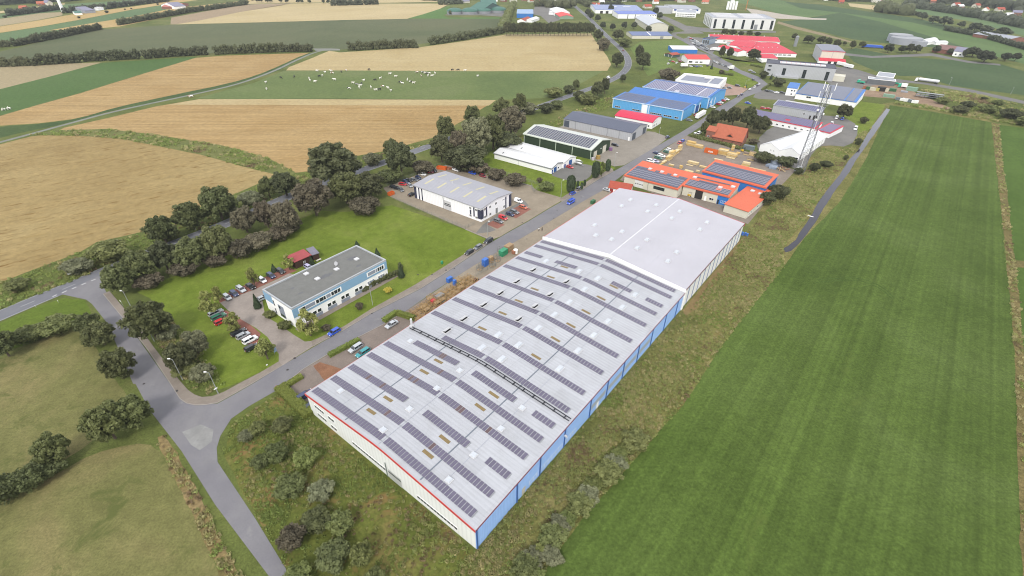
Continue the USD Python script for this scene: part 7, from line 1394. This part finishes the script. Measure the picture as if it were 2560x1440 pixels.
# ---------------------------------------------------------------- timber
W1 = [paint(f'sawn_timber_{k}', S(*c, .62), .8, .10, 1.2, rib=('y', .12, .02)) for k, c in (('pale', (240, 212, 156)), ('yellow', (234, 196, 122)), ('fresh', (246, 222, 172)))]; W2 = paint('old_timber', S(164, 146, 126), .9, .12, 1.2, rib=('y', .12, .02))
def timber(x, y, L, W, H, d, label, mats=None, group=None):
    t = thing('timber_stack', label, 'timber stack', (*G(x, y), .03), d, group); q = random.Random(int(x*7+y)); z = 0.0; k = 0
    while z < H-.1:
        h = min(.55, H-z); n = max(1, int(W/1.15)); wd = W/n
        for j in range(n):
            dx, ll = q.uniform(-.15, .15), L*q.uniform(.9, 1.0); B(-ll/2+dx, -W/2+j*wd+.02, z+.1, ll/2+dx, -W/2+(j+1)*wd-.02, z+h).build(t, 'plank_pack', (mats or W1)[q.randrange(len(mats or W1))])
        m = MB()
        for f in (-.35, 0, .35): m.box(L*f-.05, -W/2, z, L*f+.05, W/2, z+.1)
        m.build(t, 'bearer', W2); z += h; k += 1
for x, y, L, W, H, d, l in ((1727, 364, 5.5, 2.4, 2.6, X_, 'tall pale timber stack at the street end of the hedge'), (1746, 369, 5.5, 2.3, 1.8, X_, 'timber stack with an overhanging top beside the orange container'), (1807, 386, 5.5, 3.4, 3.0, X_, 'biggest timber stack, right of the orange container'), (1830, 391, 5.5, 3.2, 2.0, X_, 'timber stack right of the biggest one'), (1826, 396, 5.0, 1.2, .6, X_, 'low timber pack in front of the right stacks'), (1831, 376, 1.6, 1.4, 3.2, X_, 'narrow upright timber stack behind the right stacks'),
    (1699, 376, 3.0, 1.8, 3.2, A_, 'tall narrow timber stack at the far end of the street row'), (1690, 384, 5.5, 2.0, 2.0, A_, 'timber stack second from the far end of the street row'), (1679, 391, 4.5, 2.6, 3.4, A_, 'tall timber stack in the middle of the street row'), (1672, 399, 4.5, 2.4, 2.2, A_, 'timber stack just before the middle of the street row'), (1660, 407, 4.5, 1.4, 1.2, A_, 'reddish low timber stack near the end of the street row'), (1652, 412, 4.0, 1.0, .5, A_, 'loose boards at the near end of the street row'),
    (1733, 410, 6, 2.2, 1.3, X_, 'irregular timber pile in the middle of the yard'), (1724, 414, 4, .9, .4, X_, 'thin board pack before the irregular pile'), (1702, 421, 1.6, 1.4, 1.7, X_, 'small upright stack close to the left orange roof'), (1722, 431, 5, 1.8, 1.0, X_, 'low timber pile behind the gap of the orange roofs'), (1744, 430, 2.0, 1.2, .9, X_, 'little timber pile beside the middle orange roof'), (1757, 419, 4, 1.5, .9, X_, 'timber pile at the corner of the rear orange roof'), (1864, 415, 4.2, 1.8, 2.2, X_, 'lone square timber stack behind the rear orange roof'), (1796, 402, 5, 1.2, .9, X_, 'board pile peeping over the rear orange roof'), (1678, 415, 3.0, 1.2, 1.0, X_, 'board pack in the reddish part of the yard'), (1893, 424, 9, .8, .4, X_, 'long thin boards along the rear orange roof'), (1845, 385, 2.2, 1.6, 1.0, X_, 'crooked board pile behind the right stacks')):
    timber(x, y, L, W, H, d, l)
for x, y, L, H, l in ((1865, 387, 3.2, 1.6, 'left weathered timber stack before the grey container'), (1880, 389, 3.6, 2.4, 'tallest weathered timber stack, middle'), (1895, 395, 3.6, 1.6, 'right weathered timber stack by the bushes'), (1876, 400, 4, 1.0, 'low weathered stack in front')): timber(x, y, L, 1.8, H, X_, l, [W2, W2, W1[0]])
TARP = paint('blue_grey_wrap', S(160, 172, 190), .5, .2, 1.2)
for i, (x, y, s) in enumerate(((1925, 407, 1.6), (1935, 412, 1.9), (1945, 409, 1.5), (1922, 416, 1.4), (1932, 421, 1.8), (1915, 404, 1.2), (1950, 415, 1.4))):
    q = np.random.default_rng(i); t_ = thing('wrapped_pallet', f'{("first", "second", "third", "fourth", "fifth", "sixth", "seventh")[i]} foil-wrapped heap counted in the grey scrap beside the mast bushes', 'pallet', (*G(x, y), 0), q.random()*6); MB().hull([(a*s*(.8+.4*q.random()), b*s*(.7+.3*q.random()), z*s*(.7+.4*q.random())) for a in (-1, 0, 1) for b in (-1, 0, 1) for z in (0, .9)]).build(t_, 'foil', TARP)
for i, (x, y) in enumerate(((1946, 424), (1953, 420), (1960, 416), (1955, 428), (1963, 424))):
    t_ = thing('scrap_boards', f'{("first", "second", "third", "fourth", "fifth")[i]} heap of broken boards from the left beside the mast', 'scrap heap', (*G(x, y), 0), i*.9); q = np.random.default_rng(i+50)
    for k in range(6): a = q.random()*3.1; dx, dy = q.normal(0, .5, 2); MB().tube((dx-1.2*math.cos(a), dy-1.2*math.sin(a), .1), (dx+1.2*math.cos(a), dy+1.2*math.sin(a), .5+q.random()), .14, 4).build(t_, 'board', (W1[0], W2, OXR)[k % 3])
def forklift(x, y, label):
    t = thing('forklift', label, 'forklift', (*G(x, y), .03), X_); YM = paint('machine_yellow', (.55, .36, .03), .5); B(-1.2, -.6, .3, .6, .6, 1.2).build(t, 'body', YM); m = MB()
    for a in (-.9, .5):
        for s in (-.55, .5): m.box(a, s, 1.2, a+.08, s+.08, 2.2)
    m.box(-.95, -.6, 2.2, .65, .6, 2.28).build(t, 'cab_frame', BLACK); B(.7, -.5, .1, .85, .5, 3.0).build(t, 'lift_mast', DARKMETAL); B(.85, -.45, .15, 2.0, -.3, .22).build(t, 'fork', DARKMETAL); B(.85, .3, .15, 2.0, .45, .22).build(t, 'fork', DARKMETAL)
    for a in (-.8, .4):
        for s in (-.6, .42): MB().tube((a, s, .33), (a, s+.18, .33), .33, 10).build(t, 'wheel', BLACK)
forklift(1857, 379, 'yellow forklift between the timber stacks and the grey container'); forklift(1725, 491, 'yellow forklift in the court of the orange-roofed works'); forklift(1863, 220, 'orange-yellow machine behind the black off-roader')
# ---------------------------------------------------------------- wire cages and goods along the solar hall
RUST = paint('rusty_steel', S(200, 166, 112), .8, .2, 2.); GALV = paint('galvanised_wire', S(150, 152, 148), .6, .1); WOODB = paint('crate_wood', S(190, 160, 122), .85, .15, 1.5)
def cage_form(mat, L=1.9, W=1.3, H=1.35):
    f = form('cage_form'); m = MB()
    for x in (-L/2, L/2):
        for y in (-W/2, W/2): m.box(x-.05, y-.05, 0, x+.05, y+.05, H)
    m.build(f, 'posts', mat, kind='stuff'); m = MB()
    for z in (.12, H*.5, H-.04):
        for y in (-W/2, W/2): m.box(-L/2+.05, y-.03, z-.04, L/2-.05, y+.03, z+.04)
        for x in (-L/2, L/2): m.box(x-.03, -W/2+.05, z-.04, x+.03, W/2-.05, z+.04)
    m.build(f, 'rails', mat, kind='stuff'); B(-L/2+.06, -W/2+.06, .1, L/2-.06, W/2-.06, .16).build(f, 'floor', WOODB); return f
cf, cg = cage_form(RUST), cage_form(GALV, 1.6, 1.6, 1.8); q = random.Random(3)
P0 = G(1020, 787); ex_, ey_ = np.array([math.cos(X_), math.sin(X_)]), np.array([math.cos(A_), math.sin(A_)])
LOADS = [paint('load_'+n, S(*c, .6), .7, .1, 1.) for n, c in (('brown', (120, 86, 62)), ('grey', (150, 146, 142)), ('wood', (196, 160, 112)), ('dark', (70, 62, 58)))]
for i in range(13):
    for j in range(3):
        p = P0+ey_*(i*2.35+q.random()*.3)+ex_*(j*1.75+.3+q.random()*.2)
        two = q.random() < .35
        for k in range(2 if two else 1):
            copy_of(cf, 'wire_cage', f'rusty cage {"stacked on another" if k else "on the ground"} in the {("street-side", "middle", "hall-side")[j]} row, {("street fork", "middle", "far")[min(2, i//5)]} part of the cage block'.replace('street fork', 'near'), 'cage', (*p, .03+1.38*k), X_+math.pi/2+q.uniform(-.06, .06), None, f'rusty cages of the {("street-side", "middle", "hall-side")[j]} row, {min(2, i//5)} {k}')
        if q.random() < .2:
            t_ = thing('cage_load', 'bulky goods lying in a rusty cage beside the solar hall', 'goods', (*p, .22), A_, 'goods in the rusty cages'); MB().hull([(a*.7*q.uniform(.7, 1), b*.5*q.uniform(.7, 1), z*q.uniform(.5, 1.1)) for a in (-1, 1) for b in (-1, 1) for z in (0, 1)]).build(t_, 'goods', q.choice(LOADS))
def crate(x, y, L, W, H, n, mat, label, d=A_):
    t = thing('stacked_bins', label, 'bins', (*G(x, y), .03), d)
    for k in range(n):
        z = k*H/n; m = MB(); m.box(-L/2, -W/2, z+.08, L/2, W/2, z+H/n-.03); b = m.build(t, 'bin', mat); m = MB()
        for f in np.arange(-L/2+.1, L/2-.1, .35): m.box(f, -W/2-.04, z+.1, f+.1, -W/2-.003, z+H/n-.05)
        m.build(b, 'ribs', mat)
BLP = paint('blue_plastic', (.04, .13, .42), .5); GNP = paint('green_plastic', (.03, .22, .11), .5); RDP = paint('red_plastic', (.38, .03, .04), .5)
crate(1213, 664, 2.2, 1.6, 3.0, 4, BLP, 'stack of blue bins on the paving beside the solar hall'); crate(1227, 656, 1.8, 1.4, 2.6, 3, WOODB, 'stack of orange-brown wooden bins beside the blue bins'); crate(1258, 637, 3.4, 2.0, 2.4, 3, GNP, 'green lidded bins beside the white hall corner'); crate(1272, 626, 3.4, 2.2, 2.6, 3, WOODB, 'stack of wooden boxes behind the green bins'); crate(1083, 758, 1.6, 1.2, 1.4, 1, RDP, 'red bin among the rusty cages'); crate(1100, 748, 3.0, 1.8, 1.9, 2, LOADS[1], 'grey boxes at the edge of the cage block'); crate(1124, 704, 2.2, 1.2, 1.8, 2, BLP, 'blue bins at the upper end of the cage block'); crate(1137, 714, 1.0, 1.0, 2.4, 2, BLP, 'single blue tall bin near the upper end of the cage block'); crate(1147, 710, 1.8, 1.2, 1.4, 1, GNP, 'green bin at the upper end of the cage block'); crate(1152, 722, 3.2, 2.0, .7, 1, WOODB, 'flat wooden pallet load against the hall'); crate(1140, 733, 3.0, 1.6, .6, 1, WOODB, 'lower flat wooden pallet load against the hall'); crate(1285, 634, 1.4, 1.4, 1.4, 1, OXR, 'rust-brown box under the white tank')
for x, y, l in ((1199, 675, 'first'), (1231, 667, 'second'), (1241, 646, 'third'), (1244, 653, 'fourth'), (1250, 628, 'fifth'), (1203, 668, 'sixth')): copy_of(cg, 'wire_cage', l+' grey wire cage round the blue bins beside the street', 'cage', (*G(x, y), .03), A_, None, None)
g = G(1288, 632); t_ = thing('white_tank', 'white plastic tank standing by the hall corner', 'tank', (*(g+ex_*.2), .03), A_); MB().tube((0, 0, 0), (0, 0, 1.5), .9, 14).build(t_, 'tank', WHITER); MB().tube((0, 0, 1.5), (0, 0, 1.8), .9, 14, .25).build(t_, 'lid', WHITER)
t_ = thing('litter_bin', 'green bins on the lawn edge beside the street', 'bin', (*G(1105, 660), .1), A_); B(-.35, -.3, 0, .35, .3, 1.1).build(t_, 'bin', GNP); B(-.37, -.33, 1.103, .37, .33, 1.18).build(t_, 'lid', GNP)
for x, y, r_, m_, l in ((1495, 397, 1.25, paint('bale_ochre', S(190, 156, 84), .8, .1), 'ochre round tank or bale before the green hall gate'), (1526, 376, 1.1, paint('wrap_purple', S(150, 110, 156), .5), 'purple wrapped bale beside the green hall'), (1482, 400, .9, paint('wrap_white', S(226, 216, 222), .5), 'white wrapped bale at the green hall corner')):
    t_ = thing('round_bale', l, 'bale', (*G(x, y), .03)); MB().tube((0, 0, 0), (0, 0, r_*1.5), r_, 16).build(t_, 'bale', m_); MB().tube((0, 0, r_*1.5), (0, 0, r_*1.5+.15), r_*.9, 16, r_*.6).build(t_, 'top', m_)
# garden shed
DKW = paint('dark_brown_boards', S(84, 58, 46), .85, .12, 1., rib=('x', .2, .02))
sh = Bld('garden_shed', 'dark wooden shed with faded red roof behind the office', (736, 656), (777, 638.5), (758, 628), 2.9, cat='shed'); sh.gable('x', .5, DKW, paint('faded_red_roof', S(186, 86, 88), .7, .08), .25, pos=1); sh.win('front', sh.L*.48, sh.L*.48+.9, 1.0, 1.8); sh.door('left', .6, 1.5, 1.9, DKW)
s2 = Bld('garden_shelter', 'open wooden shelter with grey translucent roof behind the red-roofed shed', (781, 638), (796, 633), (778, 622), 2.4, cat='shelter'); s2.gable('x', .4, DKW, paint('clear_corrugated', S(140, 136, 152), .4, .08), .3, pos=1)
t_ = thing('garden_table', 'small white garden bench behind the shelter', 'bench', (*G(797, 652), .03), A_); B(-1, -.4, .4, 1, .4, .48).build(t_, 'seat', CREAM); B(-.9, -.35, 0, -.75, .35, .4).build(t_, 'leg', CREAM); B(.75, -.35, 0, .9, .35, .4).build(t_, 'leg', CREAM)
# ---------------------------------------------------------------- street lamps, signs, fences, mast
LM = paint('lamp_post_grey', S(190, 194, 192), .5, .06)
def lamp(b, t, label, h=None):
    base = G(*b); top = HZ(base, t[1]); h = h or min(max(top, 5.5), 9.5); q = G(*t, h); d = q-base; L = min(np.linalg.norm(d), 1.6)
    p = thing('street_lamp', label, 'street lamp', (*base, 0), math.atan2(d[1], d[0])); MB().tube((0, 0, 0), (0, 0, h-.3), .11, 8, .06).build(p, 'pole', LM); MB().tube((0, 0, h-.3), (L, 0, h), .05, 6).build(p, 'arm', LM); MB().hull([(L+a, s*w, h+z) for a, w, z in ((0, .1, .08), (.7, .16, .1), (.75, .1, 0), (0, .12, -.04), (.6, .14, -.06)) for s in (-1, 1)]).build(p, 'lamp_head', WHITER)
for b, t, l in (((326, 764), (305, 727), 'street lamp nearest the junction on the side road'), ((386, 853), (357, 805), 'street lamp second from the junction on the side road'), ((457, 950), (425, 897), 'street lamp third from the junction on the side road'), ((546, 984), (516, 930), 'street lamp fourth from the junction, at the bend by the fork'), ((932, 763), (922, 713), 'street lamp before the office hedge'), ((1219, 591), (1220, 553), 'street lamp at the workshop entrance'), ((1402, 495), (1407, 450), 'street lamp on the lawn corner before the white sheds'), ((1535, 416), (1541, 381), 'street lamp at the concrete yard'), ((1647, 339), (1651, 321), 'street lamp before the pink-red roofed office'), ((1861, 222), (1872, 200), 'street lamp at the pink paving of the white shop'), ((2372, 214), (2380, 193), 'left street lamp along the side road on the right'), ((2526, 236), (2534, 221), 'right street lamp along the side road on the right')): lamp(b, t, l)
def sign(x, y, w, h, z, label, d=A_, mat=None):
    t = thing('road_sign', label, 'sign', (*G(x, y), 0), d); MB().tube((0, 0, 0), (0, 0, z+h), .04, 6).build(t, 'post', LM); B(-w/2, -.08, z, w/2, -.045, z+h).build(t, 'board', mat or WHITER)
sign(179, 690, 1.6, .6, .9, 'white direction sign on the verge opposite the junction', rd_a := ang((100, 746), (250, 683))); sign(193, 684, .3, .9, .6, 'narrow sign post right of the white direction sign', rd_a); sign(308, 765, 1.3, .4, 1.9, 'white street name sign at the junction corner', X_); sign(545, 985, .9, .35, 1.9, 'white street name sign on the lamp at the fork', A_); sign(668, 915, .5, .4, .3, 'small low white board on the lawn before the parking', A_); sign(692, 972, .25, 1.0, .2, 'small orange and white marker board by the hall hedge', A_, ORC)
for i, (x, y) in enumerate(((91, 770), (147, 757), (309, 640), (308, 685), (490, 577), (578, 545), (1080, 377), (985, 398), (1035, 372))): sign(x, y, .12, .35, .75, f'{("first", "second", "third", "fourth", "fifth", "sixth", "seventh", "eighth", "ninth")[i]} white marker post along the country road from the left')
t_ = thing('banner', 'pale blue banner flag at the office drive by the street', 'flag', (*G(687, 886), .03), A_); MB().tube((0, 0, 0), (0, 0, 3.6), .035, 6).build(t_, 'pole', LM); MB().prism([(.04, .6), (.9, .7), (.8, 3.0), (.04, 3.5)], 'y', -.02, .02).build(t_, 'cloth', paint('pale_blue_cloth', S(170, 196, 226), .7))
WIRE = paint('fence_wire', S(150, 154, 146), .6, .05)
def fence(line, h, label, step=2.5):
    P = [G(*p) for p in line]; t = thing('wire_fence', label, 'fence', (*P[0], 0))
    for a, b in zip(P[:-1], P[1:]):
        L = np.linalg.norm(b-a); n = max(1, int(L/step)); u = (b-a)/L; m = MB()
        for i in range(n+1): c = a+(b-a)*i/n-P[0]; MB().tube((*c, 0), (*c, h), .04, 5).build(t, 'post', WIRE)
        for z in np.linspace(.08, h-.05, 9): m.tube((*(a-P[0]), z), (*(b-P[0]), z), .012, 3)
        for k in np.arange(.35, L, .35): c = a+u*k-P[0]; m.tube((*c, .05), (*c, h-.03), .009, 3)
        m.build(t, 'wire_mesh', WIRE, kind='stuff')
fence([(982, 497), (1060, 531), (1163, 574)], 1.8, 'wire mesh fence between the lawn and the workshop yard'); fence([(958, 471), (1020, 446), (1091, 417), (1150, 399)], 1.9, 'wire mesh fence behind the damaged cars'); fence([(1150, 399), (1240, 428), (1345, 462)], 1.6, 'wire mesh fence between the weeds and the white sheds lawn'); fence([(1328, 468), (1335, 481), (1346, 472)], 2.2, 'wire gate standing open at the workshop yard entrance'); fence([(1190, 690), (1218, 676), (1240, 664)], 1.6, 'short wire fence beside the blue bins'); fence([(1163, 572), (1172, 568), (1186, 561)], 1.7, 'sliding wire gate at the lawn side of the workshop entrance')
# lattice mast
mb_ = G(1998, 431); MHH = HZ(mb_, 214); t_ = thing('radio_mast', 'tall grey lattice radio mast with antenna panels beside the ditch', 'radio mast', (*mb_, 0), X_)
w_ = lambda z: 2.2-1.3*z/MHH; MASTG = paint('mast_steel', S(128, 130, 134), .5, .1)
for sx in (-1, 1):
    for sy in (-1, 1): MB().tube((sx*w_(0), sy*w_(0), -.2), (sx*w_(MHH), sy*w_(MHH), MHH), .14, 6, .09).build(t_, 'leg', MASTG)
nz = 13; cs_ = [(-1, -1), (1, -1), (1, 1), (-1, 1)]
for k in range(nz):
    z0, z1 = MHH*k/nz, MHH*(k+1)/nz
    for i in range(4):
        a, b = cs_[i], cs_[(i+1) % 4]; MB().tube((a[0]*w_(z0), a[1]*w_(z0), z0), (b[0]*w_(z1), b[1]*w_(z1), z1), .05, 4).build(t_, 'brace', MASTG); MB().tube((b[0]*w_(z0), b[1]*w_(z0), z0), (a[0]*w_(z1), a[1]*w_(z1), z1), .05, 4).build(t_, 'brace', MASTG); MB().tube((a[0]*w_(z1), a[1]*w_(z1), z1), (b[0]*w_(z1), b[1]*w_(z1), z1), .05, 4).build(t_, 'crossbar', MASTG)
for zf in (.80, .93):
    z = MHH*zf; m = MB(); 
    for i in range(4):
        a, b = cs_[i], cs_[(i+1) % 4]; m.tube((a[0]*2.4, a[1]*2.4, z), (b[0]*2.4, b[1]*2.4, z), .07, 4); m.tube((a[0]*2.4, a[1]*2.4, z+1.1), (b[0]*2.4, b[1]*2.4, z+1.1), .04, 4); m.tube((0, 0, z), (a[0]*2.4, a[1]*2.4, z), .06, 4)
    m.build(t_, 'platform', GREYMETAL)
for i in range(6):
    a = i*math.pi/3+.4; x, y = 3.0*math.cos(a), 3.0*math.sin(a); z = MHH*(.86 if i % 2 else .95); B(x-.15, y-.15, z, x+.15, y+.15, z+3.4).build(t_, 'antenna_panel', WHITER); MB().tube((x*.6, y*.6, z+1), (x, y, z+1), .04, 4).build(t_, 'antenna_arm', GREYMETAL)
for zf, a in ((.70, 0), (.62, 2.2), (.74, 4)):
    x, y = 1.5*math.cos(a), 1.5*math.sin(a); MB().tube((x, y, MHH*zf), (x*1.35, y*1.35, MHH*zf), .55, 12).build(t_, 'dish', WHITER)
MB().tube((.2, -w_(0)-.1, .2), (.1, -w_(MHH)-.1, MHH), .12, 5).build(t_, 'cable_ladder', WHITE)
t_ = thing('mast_cabinet', 'small pale cabinet on a slab at the foot of the radio mast', 'cabinet', (*G(1996, 427), .02), X_); B(-2, -1.5, -.1, 2, 1.5, .2).build(t_, 'slab', GREYR); B(-1.3, -.9, .2, 1.1, .9, 2.4).build(t_, 'cabinet', WHITE); B(-1.4, -1.0, 2.403, 1.2, 1.0, 2.5).build(t_, 'cabinet_roof', GREYMETAL)
t_ = thing('ditch_plank', 'short white plank lying across the water of the ditch', 'plank', (*G(2026, 541), .05), X_); B(-1.2, -.25, 0, 1.2, .25, .15).build(t_, 'plank', WHITER)
t_ = thing('blue_drums', 'blue drums and boxes at the far corner of the white hall', 'drums', (*G(1856, 588), .03), X_)
for i in range(5): MB().tube((.9*i-1.8, .4*(i % 2), 0), (.9*i-1.8, .4*(i % 2), 1.4), .4, 10).build(t_, 'drum', BLP)
# wind turbine: only the lower tower stands inside the picture
wb = G(158, 29); t_ = thing('wind_turbine', 'white wind turbine tower standing among the far fields', 'wind turbine', (*wb, 0)); MB().tube((0, 0, -.5), (0, 0, 68), 2.6, 18, 1.3).build(t_, 'tower', WHITER); MB().hull([(x, y, z) for x in (-2, 6) for y in (-1.6, 1.6) for z in (67.5, 71)]).build(t_, 'nacelle', WHITER)
for k in range(3):
    a = k*2.0944+.5; MB().hull([(-2.6+d, s*math.cos(a)*.0+r*math.sin(a)+w*math.cos(a), 69+r*math.cos(a)-w*math.sin(a)) for r, wd in ((1, 1.0), (8, 1.5), (34, .25)) for w in (-wd, wd*.5) for d in (-.15, .15) for s in (1,)]).build(t_, 'blade', WHITER)
# ---------------------------------------------------------------- cows and people
def chain(bones, refine=.12, it=6):
    """bones: ((p, r), (q, r)) capsules; one smooth continuous body"""
    def ball(p, r): return [(p[0]+r*v[0], p[1]+r*v[1], p[2]+r*v[2]) for v in ICO.vertices]
    M = None
    for (p, r), (q_, s) in bones:
        h = manifold3d.Manifold.hull_points(ball(p, r)+ball(q_, s)); M = h if M is None else M+h
    M = M.refine_to_length(refine).to_mesh(); tm_ = trimesh.Trimesh(M.vert_properties[:, :3], M.tri_verts); trimesh.smoothing.filter_taubin(tm_, iterations=it); return tm_
def cow_mat(n, a, b):
    return usdkit.material(stage, '/World/Looks/cow_'+n, {'t': ('texture_coordinate', {}), 'o': ('object_info', {}), 'n': ('noise_texture', {'dimensions': '4D', 'scale': 1.1, 'detail': 1.}), 'm_': ('math', {'math_type': 'multiply', 'value2': 50.}), 'r': ('rgb_ramp', {'ramp': [(.49, a), (.52, b)]}), 'p': ('principled_bsdf', {'roughness': .8})},
        [('t.object', 'n.vector'), ('o.random', 'm_.value1'), ('m_.value', 'n.w'), ('n.fac', 'r.fac'), ('r.color', 'p.base_color')], surface='p.BSDF')
def cow_form(mat, graze):
    f = form('cow_form'); b = []
    trunk = [((.85, 0, 1.05), .36), ((.3, 0, 1.0), .42), ((-.4, 0, 1.0), .43), ((-.85, 0, 1.1), .33)]
    b += list(zip(trunk[:-1], trunk[1:])); hd = (1.75, 0, .45) if graze else (1.6, 0, 1.5); nk = (1.3, 0, .95) if graze else (1.25, 0, 1.25)
    b += [(((.9, 0, 1.15), .28), (nk, .2)), ((nk, .2), (hd, .15)), ((hd, .15), ((hd[0]+.3, 0, hd[2]-.25), .09))]
    for s in (-1, 1):
        b += [(((.75, s*.2, .85), .17), ((.78, s*.22, .45), .09)), (((.78, s*.22, .45), .09), ((.75, s*.22, .06), .07)), (((-.8, s*.2, .95), .22), ((-.62, s*.24, .62), .12)), (((-.62, s*.24, .62), .12), ((-.88, s*.24, .42), .085)), (((-.88, s*.24, .42), .085), ((-.82, s*.24, .06), .07)), (((hd[0]-.05, s*.12, hd[2]+.1), .05), ((hd[0]-.1, s*.28, hd[2]+.08), .04))]
    b += [(((-1.1, 0, 1.25), .05), ((-1.22, 0, .6), .04)), (((-.45, 0, .62), .16), ((-.5, 0, .55), .13))]
    tm_ = chain(b, .16, 4); MB().add(tm_.vertices, tm_.faces).build(f, 'body', mat, smooth=True)
    m = MB(); [m.tube((hd[0]-.05, s*.1, hd[2]+.14), (hd[0]+.02, s*.22, hd[2]+.32), .03, 5, .012) for s in (-1, 1)]; m.build(f, 'horns', CREAM, kind='stuff'); return f
W_, K_, N_ = (.78, .76, .70), (.015, .014, .013), (.20, .085, .04)
CW = [cow_form(cow_mat('black_and_white', K_, W_), True), cow_form(cow_mat('mostly_white', W_, (.55, .5, .45)), False), cow_form(cow_mat('black', K_, (.03, .03, .03)), True), cow_form(cow_mat('brown_and_white', N_, W_), True)]
CN = ('black and white', 'white', 'black', 'brown and white')
z1 = [(65, 660), (97, 620), (125, 630), (150, 640), (145, 655), (160, 625), (178, 600), (232, 653), (262, 597), (268, 672), (295, 668), (300, 585), (320, 645), (358, 657), (380, 677), (372, 552), (415, 572), (450, 615), (465, 622), (502, 597), (525, 612), (548, 620), (575, 540), (605, 567), (615, 540), (632, 545), (650, 550), (665, 548), (655, 565), (685, 567), (708, 548), (835, 522), (880, 522), (930, 527), (1025, 568), (215, 520), (45, 525)]
z0 = [(1985, 665), (1980, 615), (2090, 580), (2190, 572), (2300, 585), (2308, 600), (2345, 610), (2360, 530), (2375, 570), (2400, 565), (2420, 540), (2465, 530), (2475, 545), (2490, 595), (1410, 722), (1430, 720), (2540, 535)]
cp = [(850+x*.336, y*.336) for x, y in z1]+[(x*.336, y*.336) for x, y in z0]; ks = [0, 1, 0, 1, 1, 2, 1, 1, 2, 1, 2, 1, 3, 1, 1, 1, 1, 2, 1, 1, 0, 1, 3, 3, 0, 1, 2, 1, 1, 1, 1, 2, 2, 1, 1, 2, 3]+[1, 1, 2, 2, 1, 1, 1, 1, 2, 1, 1, 1, 3, 1, 3, 3, 2]; q = random.Random(2)
for (x, y), k in zip(cp, ks): p = G(x, y+1); copy_of(CW[k], 'cow', f'{CN[k]} cow grazing on the pasture before the pale stubble', 'cow', (*p, .01), q.random()*6.28, (1.15,)*3, f'{CN[k]} cows on the pasture')
for x, y in ((7, 277), (13, 275.5), (20, 274), (25, 273)): copy_of(CW[1], 'cow', 'white cow on the green strip at the left edge', 'cow', (*G(x, y), .01), q.random()*6, None, 'white cows on the green strip')
def person(x, y, d, label, shirt, trousers, hair):
    t = thing('person', label, 'person', (*G(x, y), .03), d); SK = paint('skin', (.45, .27, .19), .6); b = []
    for s in (-1, 1):
        f_ = .16*s; b += [(((0, s*.09, .90), .105), ((f_*.5, s*.10, .50), .07)), (((f_*.5, s*.10, .50), .07), ((f_-.04, s*.10, .09), .048)), (((f_-.06, s*.10, .05), .045), ((f_+.14, s*.11, .035), .035))]
        sh_, el, wr_ = (0, s*.19, 1.40), (-.05*s, s*.26, 1.14), (.06-.05*s, s*.25, .92); b += [((sh_, .065), (el, .048)), ((el, .048), (wr_, .034)), ((wr_, .034), ((wr_[0]+.02, s*.25, .86), .036))]
        for i in range(4): b.append((((wr_[0]+.05-.03*i, s*.25, .85), .011), ((wr_[0]+.055-.03*i, s*.25, .775+.006*abs(i-1)), .009)))
        b.append((((wr_[0]+.05, s*.235, .88), .012), ((wr_[0]+.085, s*.22, .83), .009)))
    b += [(((0, 0, .95), .14), ((0, 0, 1.2), .125)), (((0, -.1, 1.33), .11), ((0, .1, 1.33), .11)), (((0, 0, 1.2), .13), ((0, 0, 1.36), .12)), (((0, 0, 1.42), .055), ((.01, 0, 1.54), .05)), (((.0, 0, 1.62), .088), ((.015, 0, 1.69), .095)), (((.06, 0, 1.57), .05), ((.03, 0, 1.6), .07)), (((.10, 0, 1.63), .014), ((.115, 0, 1.605), .016))]
    tm_ = chain(b, .03, 3); MB().add(tm_.vertices, tm_.faces).build(t, 'body', SK, smooth=True)
    m = MB()
    for s in (-1, 1): f_ = .16*s; c_ = chain([(((0, s*.09, .92), .125), ((f_*.5, s*.10, .50), .09)), (((f_*.5, s*.10, .50), .09), ((f_-.04, s*.10, .12), .07))], .06, 2); m.add(c_.vertices, c_.faces)
    m.build(t, 'trousers', trousers, smooth=True); m = MB()
    c_ = chain([(((0, 0, .93), .155), ((0, 0, 1.2), .14)), (((0, -.1, 1.33), .13), ((0, .1, 1.33), .13)), (((0, 0, 1.2), .145), ((0, 0, 1.36), .125))]+[(((0, s*.19, 1.39), .085), ((-.05*s, s*.26, 1.14), .066)) for s in (-1, 1)], .06, 2); m.add(c_.vertices, c_.faces).build(t, 'shirt', shirt, smooth=True)
    c_ = chain([(((-.03, 0, 1.67), .098), ((-.005, 0, 1.72), .09)), (((-.05, 0, 1.60), .075), ((-.03, 0, 1.67), .095))], .05, 2); MB().add(c_.vertices, c_.faces).build(t, 'hair', hair, smooth=True)
CLB, CLK = paint('cloth_black', (.015, .015, .018), .9), paint('cloth_white', (.6, .6, .6), .9); HAIRM = paint('hair_brown', (.05, .03, .02), .7)
person(1347, 578, A_+.3, 'person in pale top and dark trousers standing on the paving beside the white hall', CLK, CLB, HAIRM); person(1355, 577, X_+3, 'person all in dark clothes standing on the paving beside the white hall', CLB, CLB, HAIRM)
# ================================================================ haze: one even volume of air round the camera and everything built
air = usdkit.material(stage, '/World/Looks/summer_haze', {'v': ('principled_volume', {'color': (.90, .94, 1.0), 'density': .000055, 'anisotropy': .15})}, [], volume='v.volume')
hz_ = usdkit.mesh(stage, '/World/haze', MB().box(-7100, -7100, -1.5, 7100, 7100, 104).mesh(), air)
tag(hz_, kind='stuff')
